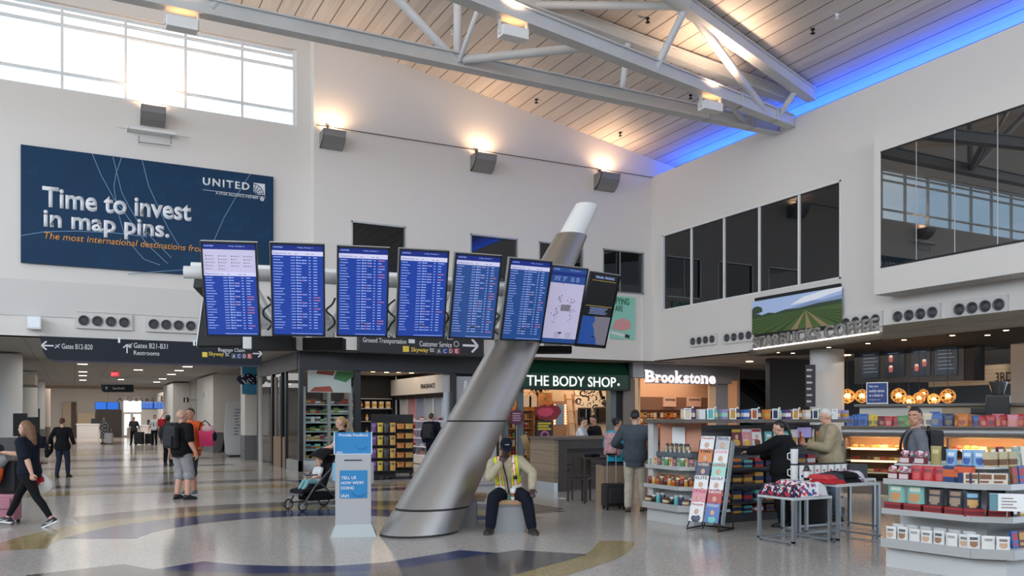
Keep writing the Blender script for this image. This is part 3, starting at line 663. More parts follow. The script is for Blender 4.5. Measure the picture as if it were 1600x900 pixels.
frame_me.box((-W_ / 2, .0, -H_ / 2), (W_ / 2, .07, H_ / 2), bev=.006)
for a, b_, c_, d_ in ((-W_ / 2, -W_ / 2 + .02, -H_ / 2, H_ / 2), (W_ / 2 - .02, W_ / 2, -H_ / 2, H_ / 2)): frame_me.box((a, -.016, c_), (b_, .0, d_))
frame_me.box((-W_ / 2, -.016, -H_ / 2), (W_ / 2, 0, -H_ / 2 + .02)); frame_me.box((-W_ / 2, -.016, H_ / 2 - .02), (W_ / 2, 0, H_ / 2)); frame_me = frame_me.mesh('bezel', BLACK)
back_me = MB().box((-.24, .07, -.46), (.24, .13, .46), bev=.01).mesh('back_case', STEELD)
trim_me = MB().box((-W_ / 2 - .006, .01, H_ / 2), (W_ / 2 + .006, .09, H_ / 2 + .008)).box((-W_ / 2 - .008, .012, -H_ / 2), (-W_ / 2, .075, H_ / 2)).mesh('edge_trim', ALU)
for i, (x, y, hp, th, kind) in enumerate(DISP):
    d = H_ * math.cos(TILT) * F_PX / hp; c_ = atd(x, y, d); th = math.radians(th); GCEN.append((c_, th))
    t = bpy.data.objects.new('flight_display', None); COL.objects.link(t); t.location = c_; t.rotation_euler = Euler((TILT, 0, -PSI + th), 'XYZ'); tag(t, names[i], 'display screen', 'flight displays on the near side of the gantry')
    link('bezel', frame_me, t); link('back_case', back_me, t); link('edge_trim', trim_me, t)
    s_ = link('screen', screenmesh(kind, i + 5, 0 if i not in (4, 5) else 10), t, loc=(0, -.004, 0))
    if kind != 'directory':
        for s2, x0, z0, w2, h2 in (('UNITED', -.31, H_ / 2 - .062, .12, .018), ('Friday, October 4', .0, H_ / 2 - .062, .2, .018)):
            o = letter(s2, (x0, -.0075, z0), (1, 0, 0), (0, 0, 1), w2, h2, STX, None, bold=.02, depth_=0); o.parent = s_
        if kind != 'plan':
            o = letter('Departures', (-.31, -.0075, H_ / 2 - .145 if kind == 'board' else H_ / 2 - .425), (1, 0, 0), (0, 0, 1), .17, .026, SBM, None, depth_=0); o.parent = s_
    else:
        o = letter('VISUAL PAGING', (-.22, -.0075, H_ / 2 - .095), (1, 0, 0), (0, 0, 1), .44, .042, STX, None, bold=.02, depth_=0); o.parent = s_
# lettering objects sit on the screen; world offset was not applied because parent was set after
# --- gantry frame
ctr = [c_ for c_, th in GCEN]; nrm = [(-FW * math.cos(th) + RT * math.sin(th)) for c_, th in GCEN]
def gp(off, z): return [Vector((c_.x, c_.y, 0)) - n_ * off + Vector((0, 0, z)) for c_, n_ in zip(ctr, nrm)]
def smooth(pts, ext0=0, ext1=0, k=4):
    p = [q.copy() for q in pts]
    if ext0: p = [p[0] + (p[0] - p[1]).normalized() * ext0] + p
    if ext1: p = p + [p[-1] + (p[-1] - p[-2]).normalized() * ext1]
    out = []
    for i in range(len(p) - 1):
        a, b_, c_, d_ = p[max(i - 1, 0)], p[i], p[i + 1], p[min(i + 2, len(p) - 1)]
        for j in range(k):
            s_ = j / k; out.append(.5 * ((2 * b_) + (c_ - a) * s_ + (2 * a - 5 * b_ + 4 * c_ - d_) * s_ ** 2 + (3 * b_ - a - 3 * c_ + d_) * s_ ** 3))
    out.append(p[-1]); return out
GW = mat('gantry_white', (222, 223, 222), .35)
G = thing('display_gantry', 'curved white tubular gantry holding the row of flight displays', 'gantry', colc(3.3))
c1, c2, c3, c4 = gp(.42, 3.58), gp(1.15, 3.76), gp(.55, 2.93), gp(1.05, 3.0)
for pts, r, e0 in ((c1, .085, .68), (c2, .085, .75), (c3, .085, .1), (c4, .085, .1)): MB().path(smooth(pts, e0, .15), r, n=16).build('chord', GW, G, True)
q = []
for i in range(len(c1) - 1):
    m3 = (c3[i] + c3[i + 1]) / 2; m4 = (c4[i] + c4[i + 1]) / 2; q += [(c1[i], m3), (m3, c1[i + 1]), (c2[i], m4), (m4, c2[i + 1]), (c1[i], c2[i]), (c3[i], c4[i])]
q += [(c1[-1], c2[-1]), (c3[-1], c4[-1])]
for a, b_ in q: MB().tube(a, b_, .045, n=10).build('web_tube', GW, G, True)
for i in range(len(ctr)):
    for z, a in ((3.62, c1), (2.98, c3)): MB().bar(Vector((a[i].x, a[i].y, z)), ctr[i] + Vector((0, 0, z - 3.38)) - nrm[i] * (.12 + (.0 if z > 3.3 else .0)), .06, .06).build('display_arm', BLACKM, G, True)
# looped black cables behind the displays
for i in range(7):
    m_ = (ctr[i] + ctr[i + 1]) / 2 - (nrm[i] + nrm[i + 1]) * .12; pts = [m_ + RT * .06 * math.sin(k * 1.9 + i) + UP * (-.05 - .09 * k) + FW * .03 * math.cos(k * 1.3) for k in range(6)]
    o = MB().path(smooth(pts), .014, n=6).build('display_cable', BLACK); tag(o, 'black cable looped behind the displays, in the %s gap from the billboard end' % ORD[i], 'cable', 'cables hanging between the displays')
# displays on the far side, seen from behind
back_full = MB().box((-W_ / 2, -.02, -H_ / 2), (W_ / 2, .06, H_ / 2), bev=.008).mesh('rear_case', mat('rear_case', (20, 21, 23), .7))
side_tr = MB().box((-W_ / 2 - .01, -.025, -H_ / 2), (-W_ / 2 + .004, .065, H_ / 2)).mesh('edge_trim', ALU)
vent_me = MB()
for k in range(6): vent_me.box((-.2, .06, -.4 + k * .03), (.2, .064, -.388 + k * .03))
vent_me = vent_me.mesh('vent', BLACK)
c_, th = GCEN[0]; p = atd(352, 484, 13.1); t = bpy.data.objects.new('flight_display', None); COL.objects.link(t); t.location = p; t.rotation_euler = Euler((TILT, 0, -PSI + math.radians(-4) + PI), 'XYZ')
tag(t, 'dark back of the display turned away at the gantry end by the billboard', 'display screen', 'flight displays on the far side of the gantry')
link('rear_case', back_full, t); link('edge_trim', side_tr, t, loc=(W_ + .006, 0, 0)); link('vent', vent_me, t); MB().box((-.06, .06, -.1), (.06, 1.0, .1)).build('mount_arm', BLACK, t); link('screen', screenmesh('board', 40), t, loc=(0, -.03, 0))
for i, (x0, x1, y0, y1, d) in enumerate(((396, 459, 526, 547, 12.6), (475, 537, 528, 548, 12.8), (835, 893, 541, 552, 14.6))):
    p = atd((x0 + x1) / 2, (y0 + y1) / 2, d); w2 = (x1 - x0) / 2 / F_PX * d; h2 = (y1 - y0) / 2 / F_PX * d
    t = thing('equipment_box', 'black equipment box slung under the gantry, ' + ('nearest the billboard', 'second from the billboard', 'beyond the steel mast')[i], 'equipment box', p, -PSI, 'black boxes under the gantry')
    MB().box((-w2, -.1, -h2), (w2, .2, h2), bev=.012).build('case', BLACKM, t); q = MB(); q.box((-w2 - .14, -.06, -h2 * .8), (-w2 - .02, .12, h2 + .15)); q.box((-w2 - .02, -.06, -h2 * .8), (-w2 - .005, .12, h2 + .15)); q.build('hanger_bracket', WHITE, t)
    MB().box((-.15, -.1, h2), (.15, .1, h2 + .2)).build('mount', GW, t)
# --- wayfinding signs
ARW = mat('sign_white', (214, 216, 220), .5, emit=.12); ARY = mat('sign_yellow', (222, 196, 74), .5, emit=.12)
def arrow(mb, p, xd, zd, s_, ang, mi=0):
    # p centre, pointing angle ang in the (xd, zd) plane
    xd = Vector(xd); zd = Vector(zd); n_ = xd.cross(zd); ca, sa = math.cos(ang), math.sin(ang)
    def P(u, v): return p + xd * (u * ca - v * sa) * s_ + zd * (u * sa + v * ca) * s_
    for a, b_ in (((-.5, 0), (.46, 0)), ((.5, 0), (.1, .4)), ((.5, 0), (.1, -.4))): mb.bar(P(*a), P(*b_), .13 * s_, .006, mi, n_)
def plane_icon(mb, p, s_, mi=0):
    def Q(u, v): return p + Vector((u * s_, 0, v * s_))
    for a, b_, w_ in (((-.4, -.4), (.45, .45), .13), ((-.3, .3), (.12, -.02), .12), ((.3, -.3), (-.02, .12), .12), ((-.42, -.18), (-.2, -.28), .08)): mb.bar(Q(*a), Q(*b_), w_ * s_, .006, mi, (0, 1, 0))
def hang_sign(x0, y0, x1, y1, Y, name, lbl, cat='sign', m=NAVYSIGN, d=.12):
    A = onY(x0, y0, Y); B = onY(x1, y1, Y); t = thing(name, lbl, cat, ((A.x + B.x) / 2, Y, B.z)); return t, A, B
Y = YL - .35
A = onY(62, 528.5, Y); B = onY(409, 562, Y); B2 = onY(62, 552, Y)
t = thing('wayfinding_sign', 'long dark overhead gate sign under the billboard wall', 'sign', ((A.x + B.x) / 2, Y, B2.z))
z1 = ZBL - .02; z0 = z1 - .60
q = MB(); q.extr([(A.x, Y, z1), (A.x + .08, Y, z0 + .2), (A.x + .16, Y, z0 + .05), (A.x + .3, Y, z0), (B.x, Y, z0), (B.x, Y, z1)], (0, .18, 0)); q.build('panel', NAVYSIGN, t, True)
MB().box((A.x + .3, Y - .004, z0 - .03), (B.x, Y + .18, z0)).build('lower_rail', mat('sign_rail', (52, 44, 78), .5), t, True)
SGN = dict(depth_=.003)
def stxt(s, x0, y0, x1, h, m, tt=None, Yp=None, **k): letterY(s, x0, y0, x1, h, Yp if Yp else Y, m, tt or t, depth_=.003, **k)
stxt('Gates B12-B20', 96.5, 544.8, 144.5, 8, ARW); stxt('Gates B21-B31', 209, 543.5, 262, 8, ARW); stxt('Restrooms', 209, 554.5, 249, 6.8, ARW)
stxt('Baggage Claim', 341, 550.5, 382.5, 7, ARW); stxt('Skyway', 326, 557.5, 350, 8, ARY, bold=.015); stxt('to:', 352, 556.5, 358, 6, ARW)
def cell(x0, y0, x1, y1, rgb, ch, tt, Yp):
    a, b_ = onY(x0, y0, Yp - .004), onY(x1, y1, Yp - .004); MB().box((a.x, Yp - .006, b_.z), (b_.x, Yp - .001, a.z)).build('terminal_tile', colr(rgb, .5), tt, True)
    letterY(ch, x0 + (x1 - x0) * .24, y1 - (y1 - y0) * .16, x1 - (x1 - x0) * .24, (y1 - y0) * .68, Yp - .006, ARW, tt, depth_=.002, bold=.01)
for k, (ch, rgb) in enumerate((('A', (70, 86, 92)), ('C', (44, 62, 130)), ('D', (90, 60, 72)), ('E', (170, 54, 60)))): cell(361.5 + k * 8.3, 552.3, 369 + k * 8.3, 560.5, rgb, ch, t, Y)
a, b_ = onY(316, 550, Y), onY(324, 558, Y); MB().box((a.x, Y - .005, b_.z), (b_.x, Y, a.z)).build('train_icon', ARY, t, True)
q = MB(); arrow(q, onY(74.5, 540, Y - .004), (1, 0, 0), (0, 0, 1), .27, PI); arrow(q, onY(198.5, 545, Y - .004), (1, 0, 0), (0, 0, 1), .23, PI / 2); arrow(q, onY(402, 552.5, Y - .004), (1, 0, 0), (0, 0, 1), .25, 0)
plane_icon(q, onY(89.5, 541, Y - .004), .13); plane_icon(q, onY(203.5 + 9 - 10 + 10, 541, Y - .004) + Vector((-.14, 0, .02)), .12)
q.build('arrow', ARW, t, True)
q = MB()
for x in (110, 380): p = onY(x, 531, Y); q.box((p.x - .03, Y + .1, z1 - .04), (p.x + .03, YL + .12, z1 + .025))
for x in (186, 303): p = onY(x, 531, Y); q.box((p.x - .025, Y - .03, z1 - .1), (p.x + .025, Y, z1 + .04))
q.build('hanger', ALU, t, True)
# middle sign behind the displays
Y2 = YW - .3; A = onY(480, 520, Y2); B = onY(756, 557, Y2)
z0 = B.z; z1 = onY(756, 520, Y2).z
t2 = thing('wayfinding_sign', 'dark overhead sign to ground transportation behind the displays', 'sign', ((A.x + B.x) / 2, Y2, z0))
MB().box((onY(562, 540, Y2).x, Y2, z0), (B.x, YW - .02, z1)).build('panel', mat('sign_black', (30, 31, 36), .45), t2, True)
stxt('Baggage Claim', 590, 526.5, 650, 8, ARW, t2, Y2); stxt('Ground Transportation', 567, 537, 635, 10, ARW, t2, Y2, bold=.008); stxt('Customer Service', 655.5, 541, 706, 8.5, ARW, t2, Y2, bold=.008)
stxt('- - Bus', 690, 530, 708, 7, ARW, t2, Y2)
stxt('Skyway', 642.5, 551.5, 669.5, 9, ARY, t2, Y2, bold=.015); stxt('to:', 671.5, 550, 679, 7, ARW, t2, Y2, bold=.01)
for k, (ch, rgb) in enumerate((('A', (70, 78, 76)), ('C', (44, 62, 130)), ('D', (110, 56, 62)), ('E', (178, 50, 58)))): cell(681.5 + k * 9.3, 544, 690.3 + k * 9.3, 553, rgb, ch, t2, Y2)
a, b_ = onY(629.5, 540.5, Y2), onY(639, 550, Y2); MB().box((a.x, Y2 - .005, b_.z), (b_.x, Y2, a.z)).build('train_icon', ARY, t2, True)
q = MB(); arrow(q, onY(735, 540, Y2 - .004), (1, 0, 0), (0, 0, 1), .52, 0); p = onY(713, 537.5, Y2 - .004)
tmp = MB().lathe([(.09, 0), (.07, .0)], n=18); q.add([p + Vector((v.x, 0, v.y)) for v in tmp.v], tmp.f[:18], 0); a, b_ = onY(638.5, 530, Y2), onY(648, 536.5, Y2); q.box((a.x, Y2 - .004, b_.z), (b_.x, Y2, a.z)); q.build('arrow', ARW, t2, True)
# ================================================================== GROUND FLOOR: CORRIDOR
YS = 25.5                                             # shop fronts
XS = 6.0                                              # shop side along the corridor
colm = mat('corridor_column', (208, 208, 206), .6); cbase = mat('column_base_tile', (112, 112, 114), .5)
def round_column(x, y, r, lbl, h=ZB, n='round_column'):
    t = thing(n, lbl, 'column', (x, y, 0)); MB().lathe([(r, .001), (r, 1.0)], n=32).build('base', cbase, t); MB().lathe([(r * .985, 1.0), (r * .985, h - .005)], n=32).build('shaft', colm, t); return t
for k, y in enumerate((31.5, 43.6, 54.5, 66.5)):
    round_column(-1.95, y, .46, 'round grey corridor column with a tiled base, %s from the hall' % ORD[k])
# outer glazing left of the columns
wn = struct(bpy.data.objects.new('window_8', None), 'pale glazing beyond the corridor columns'); COL.objects.link(wn); wn.location = (-6, 50, 0)
q = MB(); q.box((-6.2, 26, 0), (-6, 78, .5))
for k in range(28): q.box((-6.12, 26 + k * 1.9, .5), (-6.04, 26.08 + k * 1.9, ZB))
for z in (.5, 1.3, 2.5, ZB - .06): q.box((-6.12, 26, z), (-6.04, 78, z + .06))
q.build('window_frame', ALU, wn, True); MB().box((-6.09, 26, .5), (-6.08, 78, ZB)).build('glass_pane', GLASS, wn, True)
q = MB(); q.box((-5.2, 33, 2.75), (-1.2, 36, 3.05)); struct(q.build('trim_3', mat('soffit_drop', (150, 140, 128), .7)), 'dropped soffit box beside the corridor columns')
# dark seats and carts under the glazing
random.seed(5)
for k in range(7):
    y = 30 + k * 3.4; t = thing('waiting_seat', 'dark waiting seat under the corridor glazing, %s from the hall' % ORD[k], 'seat', (-4.9 + .1 * (k % 2), y, 0), PI / 2, 'seats under the corridor glazing')
    MB().box((-.9, -.28, .38), (.9, .28, .48), bev=.02).build('seat', BLACKM, t); MB().box((-.9, .22, .48), (.9, .32, 1.0), bev=.02).build('backrest', BLACKM, t)
    for s_ in (-.75, .75): MB().box((s_ - .03, -.22, 0), (s_ + .03, .22, .38)).build('leg', STEELD, t)
# right side of the corridor
pw = mat('corridor_wall', (216, 213, 208), .7); pg = mat('corridor_wall_grey', (150, 147, 143), .7)
def pier(x0, x1, y0, y1, nm, m=pw, z1=ZB):
    q = MB(); q.box((x0, y0, .95), (x1, y1, z1), 0); q.box((x0 - .01, y0 - .01, 0), (x1 + .01, y1 + .01, .95), 1); return struct(q.build(nm, [m, cbase]))
pier(5.7, 8.2, 41.2, 47, 'wall_right_pier_1'); pier(5.0, 8, 52, 58, 'wall_right_pier_2'); pier(6.1, 9, 59, 76, 'wall_right_pier_3')
A = fl(382, 33.5); pier(A.x - .2, A.x + .75, 33.4, 34.3, 'wall_right_pier_4')
q = MB(); q.box((5.9, 47, 0), (6.0, 52, ZB)); q.box((8.2, 34, 0), (8.3, 45, ZB)); struct(q.build('wall_right_corridor', pg))
# mural on the pier: painted blue waterscape with a dark navy shape
A = onY(378, 565, 33.38); B = onY(405, 616, 33.38)
t = thing('blue_mural', 'blue water mural panel hung on the white pier beside the shop corner', 'mural', (A.x, 33.4, B.z))
MB().box((A.x, 33.34, B.z), (B.x + .1, 33.385, ZB - .02)).build('panel', mat('mural_blue', (66, 150, 192), .5, var=.35, vscale=2.5), t, True)
q = MB(); random.seed(8)
for k in range(9): p = onY(376 + 3.4 * k, 592 + 3.5 * math.sin(k * 1.3), 33.33); q.ball(p, (.16, .02, .14), n=8)
q.build('dark_motif', mat('mural_navy', (18, 26, 62), .5), t, True)
q = MB()
for k in range(26): p = onY(random.uniform(377, 404), random.uniform(585, 599), 33.305); q.ball(p, (.025, .006, .02), n=6)
q.build('white_speckle', ARW, t, True)
# restroom flag signs
for i, (x, y, d, w_, lbl) in enumerate(((291, 625, 46, 8, 'small dark restroom flag sign farthest down the corridor'), (323.5, 617, 42, 10, 'small dark restroom flag sign with a pictogram on the pier'), (332.5, 616, 40.5, 12, 'small dark flag sign with a white C mark on the pier'))):
    p = atd(x, y, d); s_ = w_ / F_PX * d; t = thing('restroom_sign', lbl, 'sign', p, -PSI, 'restroom signs in the corridor'); MB().box((-s_ / 2, -.03, -s_ * .45), (s_ / 2, .03, s_ * .45)).build('panel', BLACK, t)
    q = MB(); q.box((-.04, -.036, -.1), (.04, -.03, .03)); q.ball((0, -.034, .07), (.035, .004, .035), n=8); q.build('pictogram', ARW, t)
    MB().box((s_ / 2, -.02, -.03), (s_ / 2 + 1.3, .02, .03)).build('bracket', STEELD, t)
p = atd(353, 614, 39.8); t = MB().box((p.x - .09, p.y - .1, p.z - .14), (p.x + .09, p.y, p.z + .14), bev=.02).build('wall_speaker', BLACK); tag(t, 'small black speaker on the grey corridor pier', 'speaker')
# wakeboard shaped white banner stand
p = fl(370, 35.6); t = thing('board_stand', 'tall white board-shaped display panel standing in the corridor', 'display panel', p, -PSI + .5)
prof = [(-.46, .08), (-.52, .9), (-.42, 2.15), (-.3, 2.26), (.3, 2.3), (.42, 2.2), (.52, 1.0), (.44, .02), (-.3, .0)]
q = MB(); q.extr([(x, 0, z + .05) for x, z in prof], (0, .06, 0)); q.build('panel', mat('board_white', (222, 226, 230), .4), t); MB().box((-.35, -.2, 0), (.35, .25, .06)).build('base', BLACK, t)
q = MB(); random.seed(4)
for k in range(9): q.box((-.1 + random.uniform(-.04, .04), -.006, .9 + k * .13), (.06 + random.uniform(0, .1), 0, .96 + k * .13))
q.build('printed_lettering', mat('board_print', (150, 158, 166), .5), t)
# far gate room
q = MB(); q.box((-16, 78, 0), (14, 78.3, ZB + 1.0)); struct(q.build('wall_far', mat('far_wall', (158, 156, 152), .7)))
YF = 77.9
def far(x0, y0, x1, y1, m, nm, parent, dy=0.05):
    A = onY(x0, y0, YF); B = onY(x1, y1, YF); return MB().box((A.x, YF - dy, B.z), (B.x, YF, A.z)).build(nm, m, parent, True)
dd = struct(bpy.data.objects.new('window_9', None), 'bright glazed doors at the far end of the corridor'); COL.objects.link(dd); dd.location = onY(205, 650, YF)
lit = mat('far_daylight_glass', (236, 242, 246), .3, emit=1.1)
far(193, 626, 221, 645, lit, 'glass_pane', dd); far(194, 647, 204, 668, lit, 'glass_pane', dd); far(208, 647, 220, 668, lit, 'glass_pane', dd); far(194, 668, 198, 680, lit, 'glass_pane', dd)
far(192, 644, 222, 647, mat('far_frame', (200, 198, 192), .6), 'door_frame', dd, .12)
dd = struct(bpy.data.objects.new('wall_far_panels', None)); COL.objects.link(dd)
far(98, 629, 111, 684, mat('far_beige', (150, 138, 122), .7), 'panel', dd); far(111, 628, 119, 684, mat('far_brown', (70, 58, 52), .7), 'panel', dd); far(121, 645, 148, 684, mat('far_tan', (172, 158, 138), .7), 'panel', dd, .06); far(150, 640, 190, 684, mat('far_dark', (58, 56, 58), .6), 'panel', dd, .08); far(220, 640, 262, 682, mat('far_pale', (212, 212, 210), .6), 'panel', dd)
def gate_desk(x0, x1, d, y0, lbl):
    A = fl(x0, d); B = fl(x1, d); h = EYE - (y0 - HZ) / F_PX * d; t = thing('gate_desk', lbl, 'counter', (A + B) / 2, -PSI)
    w_ = (B - A).length; MB().box((-w_ / 2, -.3, 0), (w_ / 2, .3, h - .08)).build('front', mat('desk_white', (214, 216, 218), .4), t); MB().box((-w_ / 2 - .05, -.36, h - .08), (w_ / 2 + .05, .36, h)).build('worktop', mat('desk_top', (232, 233, 234), .3), t)
    MB().box((w_ * .1, -.05, h), (w_ * .1 + .5, .05, h + .4)).build('monitor', BLACK, t)
gate_desk(123, 156, 66, 662, 'white gate desk at the far end, beside the plaid coated person'); gate_desk(219, 238, 66, 664, 'white gate desk at the far end, by the pilot')
def far_screen(x0, x1, y0, y1, d, lbl, rows):
    t = thing('gate_display', lbl, 'display screen', atd((x0 + x1) / 2, (y0 + y1) / 2, d), -PSI); w_ = (x1 - x0) / F_PX * d; h = (y1 - y0) / F_PX * d
    MB().box((-w_ / 2, 0, -h / 2), (w_ / 2, .15, h / 2)).build('casing', BLACK, t)
    for s_ in (-1, 1):
        MB().box((s_ * w_ / 4 - w_ * .23, -.012, -h * .46), (s_ * w_ / 4 + w_ * .23, 0, h * .46)).build('screen', mat('gate_blue', (30, 100, 205), .3, emit=.9), t)
        if rows:
            q = MB(); q.box((s_ * w_ / 4 - w_ * .23, -.016, h * .3), (s_ * w_ / 4 + w_ * .23, -.012, h * .46))
            for k in range(5):
                for m_ in range(3): q.box((s_ * w_ / 4 - w_ * .2 + m_ * w_ * .14, -.016, h * (.2 - .13 * k)), (s_ * w_ / 4 - w_ * .1 + m_ * w_ * .14, -.012, h * (.25 - .13 * k)))
            q.build('screen_text', STX, t)
    MB().tube((0, .1, h / 2), (0, .1, 4.56 - t.location.z), .04, n=8).build('hanger', STEELD, t)
far_screen(148, 186, 628, 640, 60, 'twin plain blue gate screen hung far down the corridor', False); far_screen(221, 259, 627, 639, 60, 'twin gate screen with flight lists far down the corridor', True)
p0 = atd(183, 627, 61); t = thing('gate_letters', 'large raised gate letters over the far gate room', 'sign', p0)
letter('A  G a t e s   B', p0, RT, UP, 75 / F_PX * 61, 8 / F_PX * 61, mat('letters_grey', (96, 96, 96), .5), t, bold=.03, depth_=.05)
MB().bar(p0 + UP * .4, p0 + RT * 3.5 + UP * .4, .03, .03).build('rail', STEELD, t, True)
for i in range(3): MB().bar(p0 + RT * (.4 + 1.3 * i) + UP * .4, Vector(((p0 + RT * (.4 + 1.3 * i)).x, (p0 + RT * (.4 + 1.3 * i)).y, 4.56)), .02, .02).build('hanger', STEELD, t, True)
# hanging sign and exit sign further down
p = atd(182.5, 607, 44); t = thing('wayfinding_sign', 'small dark hanging gate sign far down the corridor', 'sign', p, -PSI); s_ = 50 / F_PX * 44
q = MB(); q.extr([(-s_ / 2, 0, .2), (-s_ / 2 + .06, 0, -.12), (-s_ / 2 + .15, 0, -.19), (s_ / 2, 0, -.19), (s_ / 2, 0, .2)], (0, .12, 0)); q.build('panel', NAVYSIGN, t); q = MB(); arrow(q, Vector((-s_ / 2 + .3, -.004, 0)), (1, 0, 0), (0, 0, 1), .16, PI / 2); q.build('arrow', ARW, t)
o = letter('Gates B21-B31', Vector((-s_ / 2 + .62, -.004, -.04)), (1, 0, 0), (0, 0, 1), .62, .1, ARW, None, depth_=.003); o.parent = t
MB().tube((0, .06, .2), (0, .06, ZBL - p.z + .01), .03, n=8).build('hanger', STEELD, t)
p = atd(179, 584.5, 37); t = thing('exit_sign', 'red lit exit sign under the corridor ceiling', 'exit sign', p, -PSI); MB().box((-.16, 0, -.1), (.16, .06, .1)).build('housing', mat('exit_panel', (200, 30, 44), .4, emit=1.0), t)
o = letter('EXIT', Vector((-.13, -.004, -.06)), (1, 0, 0), (0, 0, 1), .26, .12, mat('exit_letters', (255, 120, 120), .4, emit=1.2), None, bold=.02, depth_=.003); o.parent = t
MB().box((-.03, .02, .1), (.03, .05, ZBL - p.z + .01)).build('hanger', STEELD, t)
# recessed ceiling lights of the corridor and of the far room
dl = mat('downlight_lens', (255, 232, 205), .4, emit=5)
random.seed(2)
cl = [(128, 561), (129, 569), (129.5, 581), (129.5, 587), (129.5, 594), (216, 578), (188, 593), (259, 563), (308, 565), (293, 573), (280, 579), (268, 585), (254, 592), (245, 597)]
for i, (x, y) in enumerate(cl):
    p = onZ(x, y, ZBL - .004); o = MB().box((p.x - .17, p.y - .17, ZBL - .014), (p.x + .17, p.y + .17, ZBL - .001)).build('recessed_light', dl); tag(o, 'small recessed downlight in the corridor ceiling, %s listed from the hall' % ORD[i], 'ceiling light', 'corridor downlights'); o['label'] = 'small square downlight recessed in the grey corridor ceiling'
for i in range(9):
    p = Vector((-4.4 + 1.75 * i, 66.5 + (i % 2) * 3.5, ZB + .86)); o = MB().box((p.x - .6, p.y - .9, p.z - .02), (p.x + .6, p.y + .9, p.z + .03)).build('ceiling_light_panel', mat('far_light', (255, 190, 130), .4, emit=2.6)); tag(o, 'warm rectangular light panel in the far gate room ceiling', 'ceiling light', 'warm panels in the far gate room')
for i, y in enumerate((31, 41, 52)): lamp('corridor_light', 'AREA', (2, y, ZB - .05), 165, (1, .97, .93), 6, 7, aim=(2, y, 0))
lamp('far_room_light', 'AREA', (2, 70, ZB + .8), 620, (1, .93, .84), 12, 10, aim=(2, 70, 0))

# ================================================================== SHOPS ALONG THE BACK
FB = mat('facade_black', (26, 28, 34), .4); FGY = mat('facade_grey', (66, 68, 72), .5)
x785 = onY(786, 600, YS).x
q = MB(); q.box((XS, YS, 3.08), (x785 + .1, YS + .25, ZB)); struct(q.build('wall_shop_header', FB), 'black header over the fragrance shop front')
q = MB(); q.box((XS - .02, YS + .25, 3.1), (XS + .2, 31.9, ZB)); q.box((XS - .05, 31.75, 0), (XS + .12, 31.95, ZB), 0); struct(q.build('wall_shop_side', FGY))
sf = struct(bpy.data.objects.new('window_10', None), 'glazed side of the fragrance shop along the corridor'); COL.objects.link(sf); sf.location = (XS, YS, 0)
def sx(p): return onX(p, 700, XS).y
MB().box((XS + .03, YS + .05, .32), (XS + .05, sx(447), 3.1)).build('glass_pane', GLASS, sf, True); MB().box((XS + .03, sx(424), .12), (XS + .05, 31.7, 3.1)).build('glass_pane', GLASS, sf, True)
q = MB(); q.box((XS, YS + .02, 0), (XS + .08, sx(447), .32)); q.build('kick_plate', ALU, sf, True)
q = MB()
for p, w_ in ((447, .16), (440, .1), (425.5, .2)): q.box((XS - .01, sx(p), 0), (XS + .1, sx(p) + w_, 3.1))
q.build('window_frame', BLACK, sf, True); MB().box((XS - .03, 31.68, 0), (XS + .1, 31.82, ZB)).build('end_post', pw, sf, True)
# shop door with a wooden lower panel
dn = struct(bpy.data.objects.new('door_1', None)); COL.objects.link(dn); dn.location = (XS, sx(436), 0)
MB().box((XS + .02, sx(447) + .1, 0), (XS + .08, sx(426), 1.0)).build('lower_panel', mat('door_wood', (140, 112, 90), .45), dn, True); MB().box((XS + .05, sx(447) + .1, 1.0), (XS + .07, sx(426), 3.1)).build('glass_pane', DARKGLASS, dn, True)
q = MB(); q.box((XS, sx(437), 1.0), (XS + .06, sx(437) + .12, 3.0)); q.box((XS, sx(430), 1.0), (XS + .06, sx(430) + .1, 3.0)); q.build('pull_handle', mat('door_steel', (160, 150, 144), .35, .8), dn, True)
# fragrance shop: corner pier, display window, posts
XF, YB1 = 11.08, 30.85
q = MB(); q.box((XS, YS + .02, 0), (XS + .12, YS + .16, 3.1)); q.box((onY(555, 650, YS).x, YS, 0), (onY(563.5, 650, YS).x, YS + .2, 3.1)); q.box((onY(707, 650, YS).x, YS, 0), (onY(713, 650, YS).x, YS + .2, 3.1)); struct(q.build('trim_shop_posts', FB))
q = MB(); q.box((XS + .2, YB1, 0), (13.2, YB1 + .2, ZB)); q.box((XF, YS + .2, 0), (XF + .15, YB1, ZB)); q.box((XF + .15, YS + .3, 0), (x785, YS + .5, ZB)); struct(q.build('wall_fragrance_shop', mat('shop_dark', (46, 44, 48), .6)))
q = MB(); q.box((XS + .2, YS + .26, 3.22), (XF + .2, YB1, 3.3)); struct(q.build('ceiling_fragrance_shop', mat('shop_ceiling', (170, 160, 148), .7)))
lamp('fragrance_shop_light', 'AREA', (8.6, 28.2, 3.18), 95, SOFT, 4.2, 4, aim=(8.6, 28.2, 0))
for i, (x, y) in enumerate(((583, 581), (604, 582), (623, 582), (643, 583), (661.5, 586), (680, 583))):
    p = onZ(x, y, 3.2); o = MB().lathe([(.08, .0), (.08, .02)], (p.x, min(p.y, YB1 - .2), 3.2), n=12).build('recessed_light', mat('spot_lens', (255, 214, 150), .4, emit=9)); tag(o, 'round warm downlight in the fragrance shop ceiling', 'ceiling light', 'fragrance shop downlights')
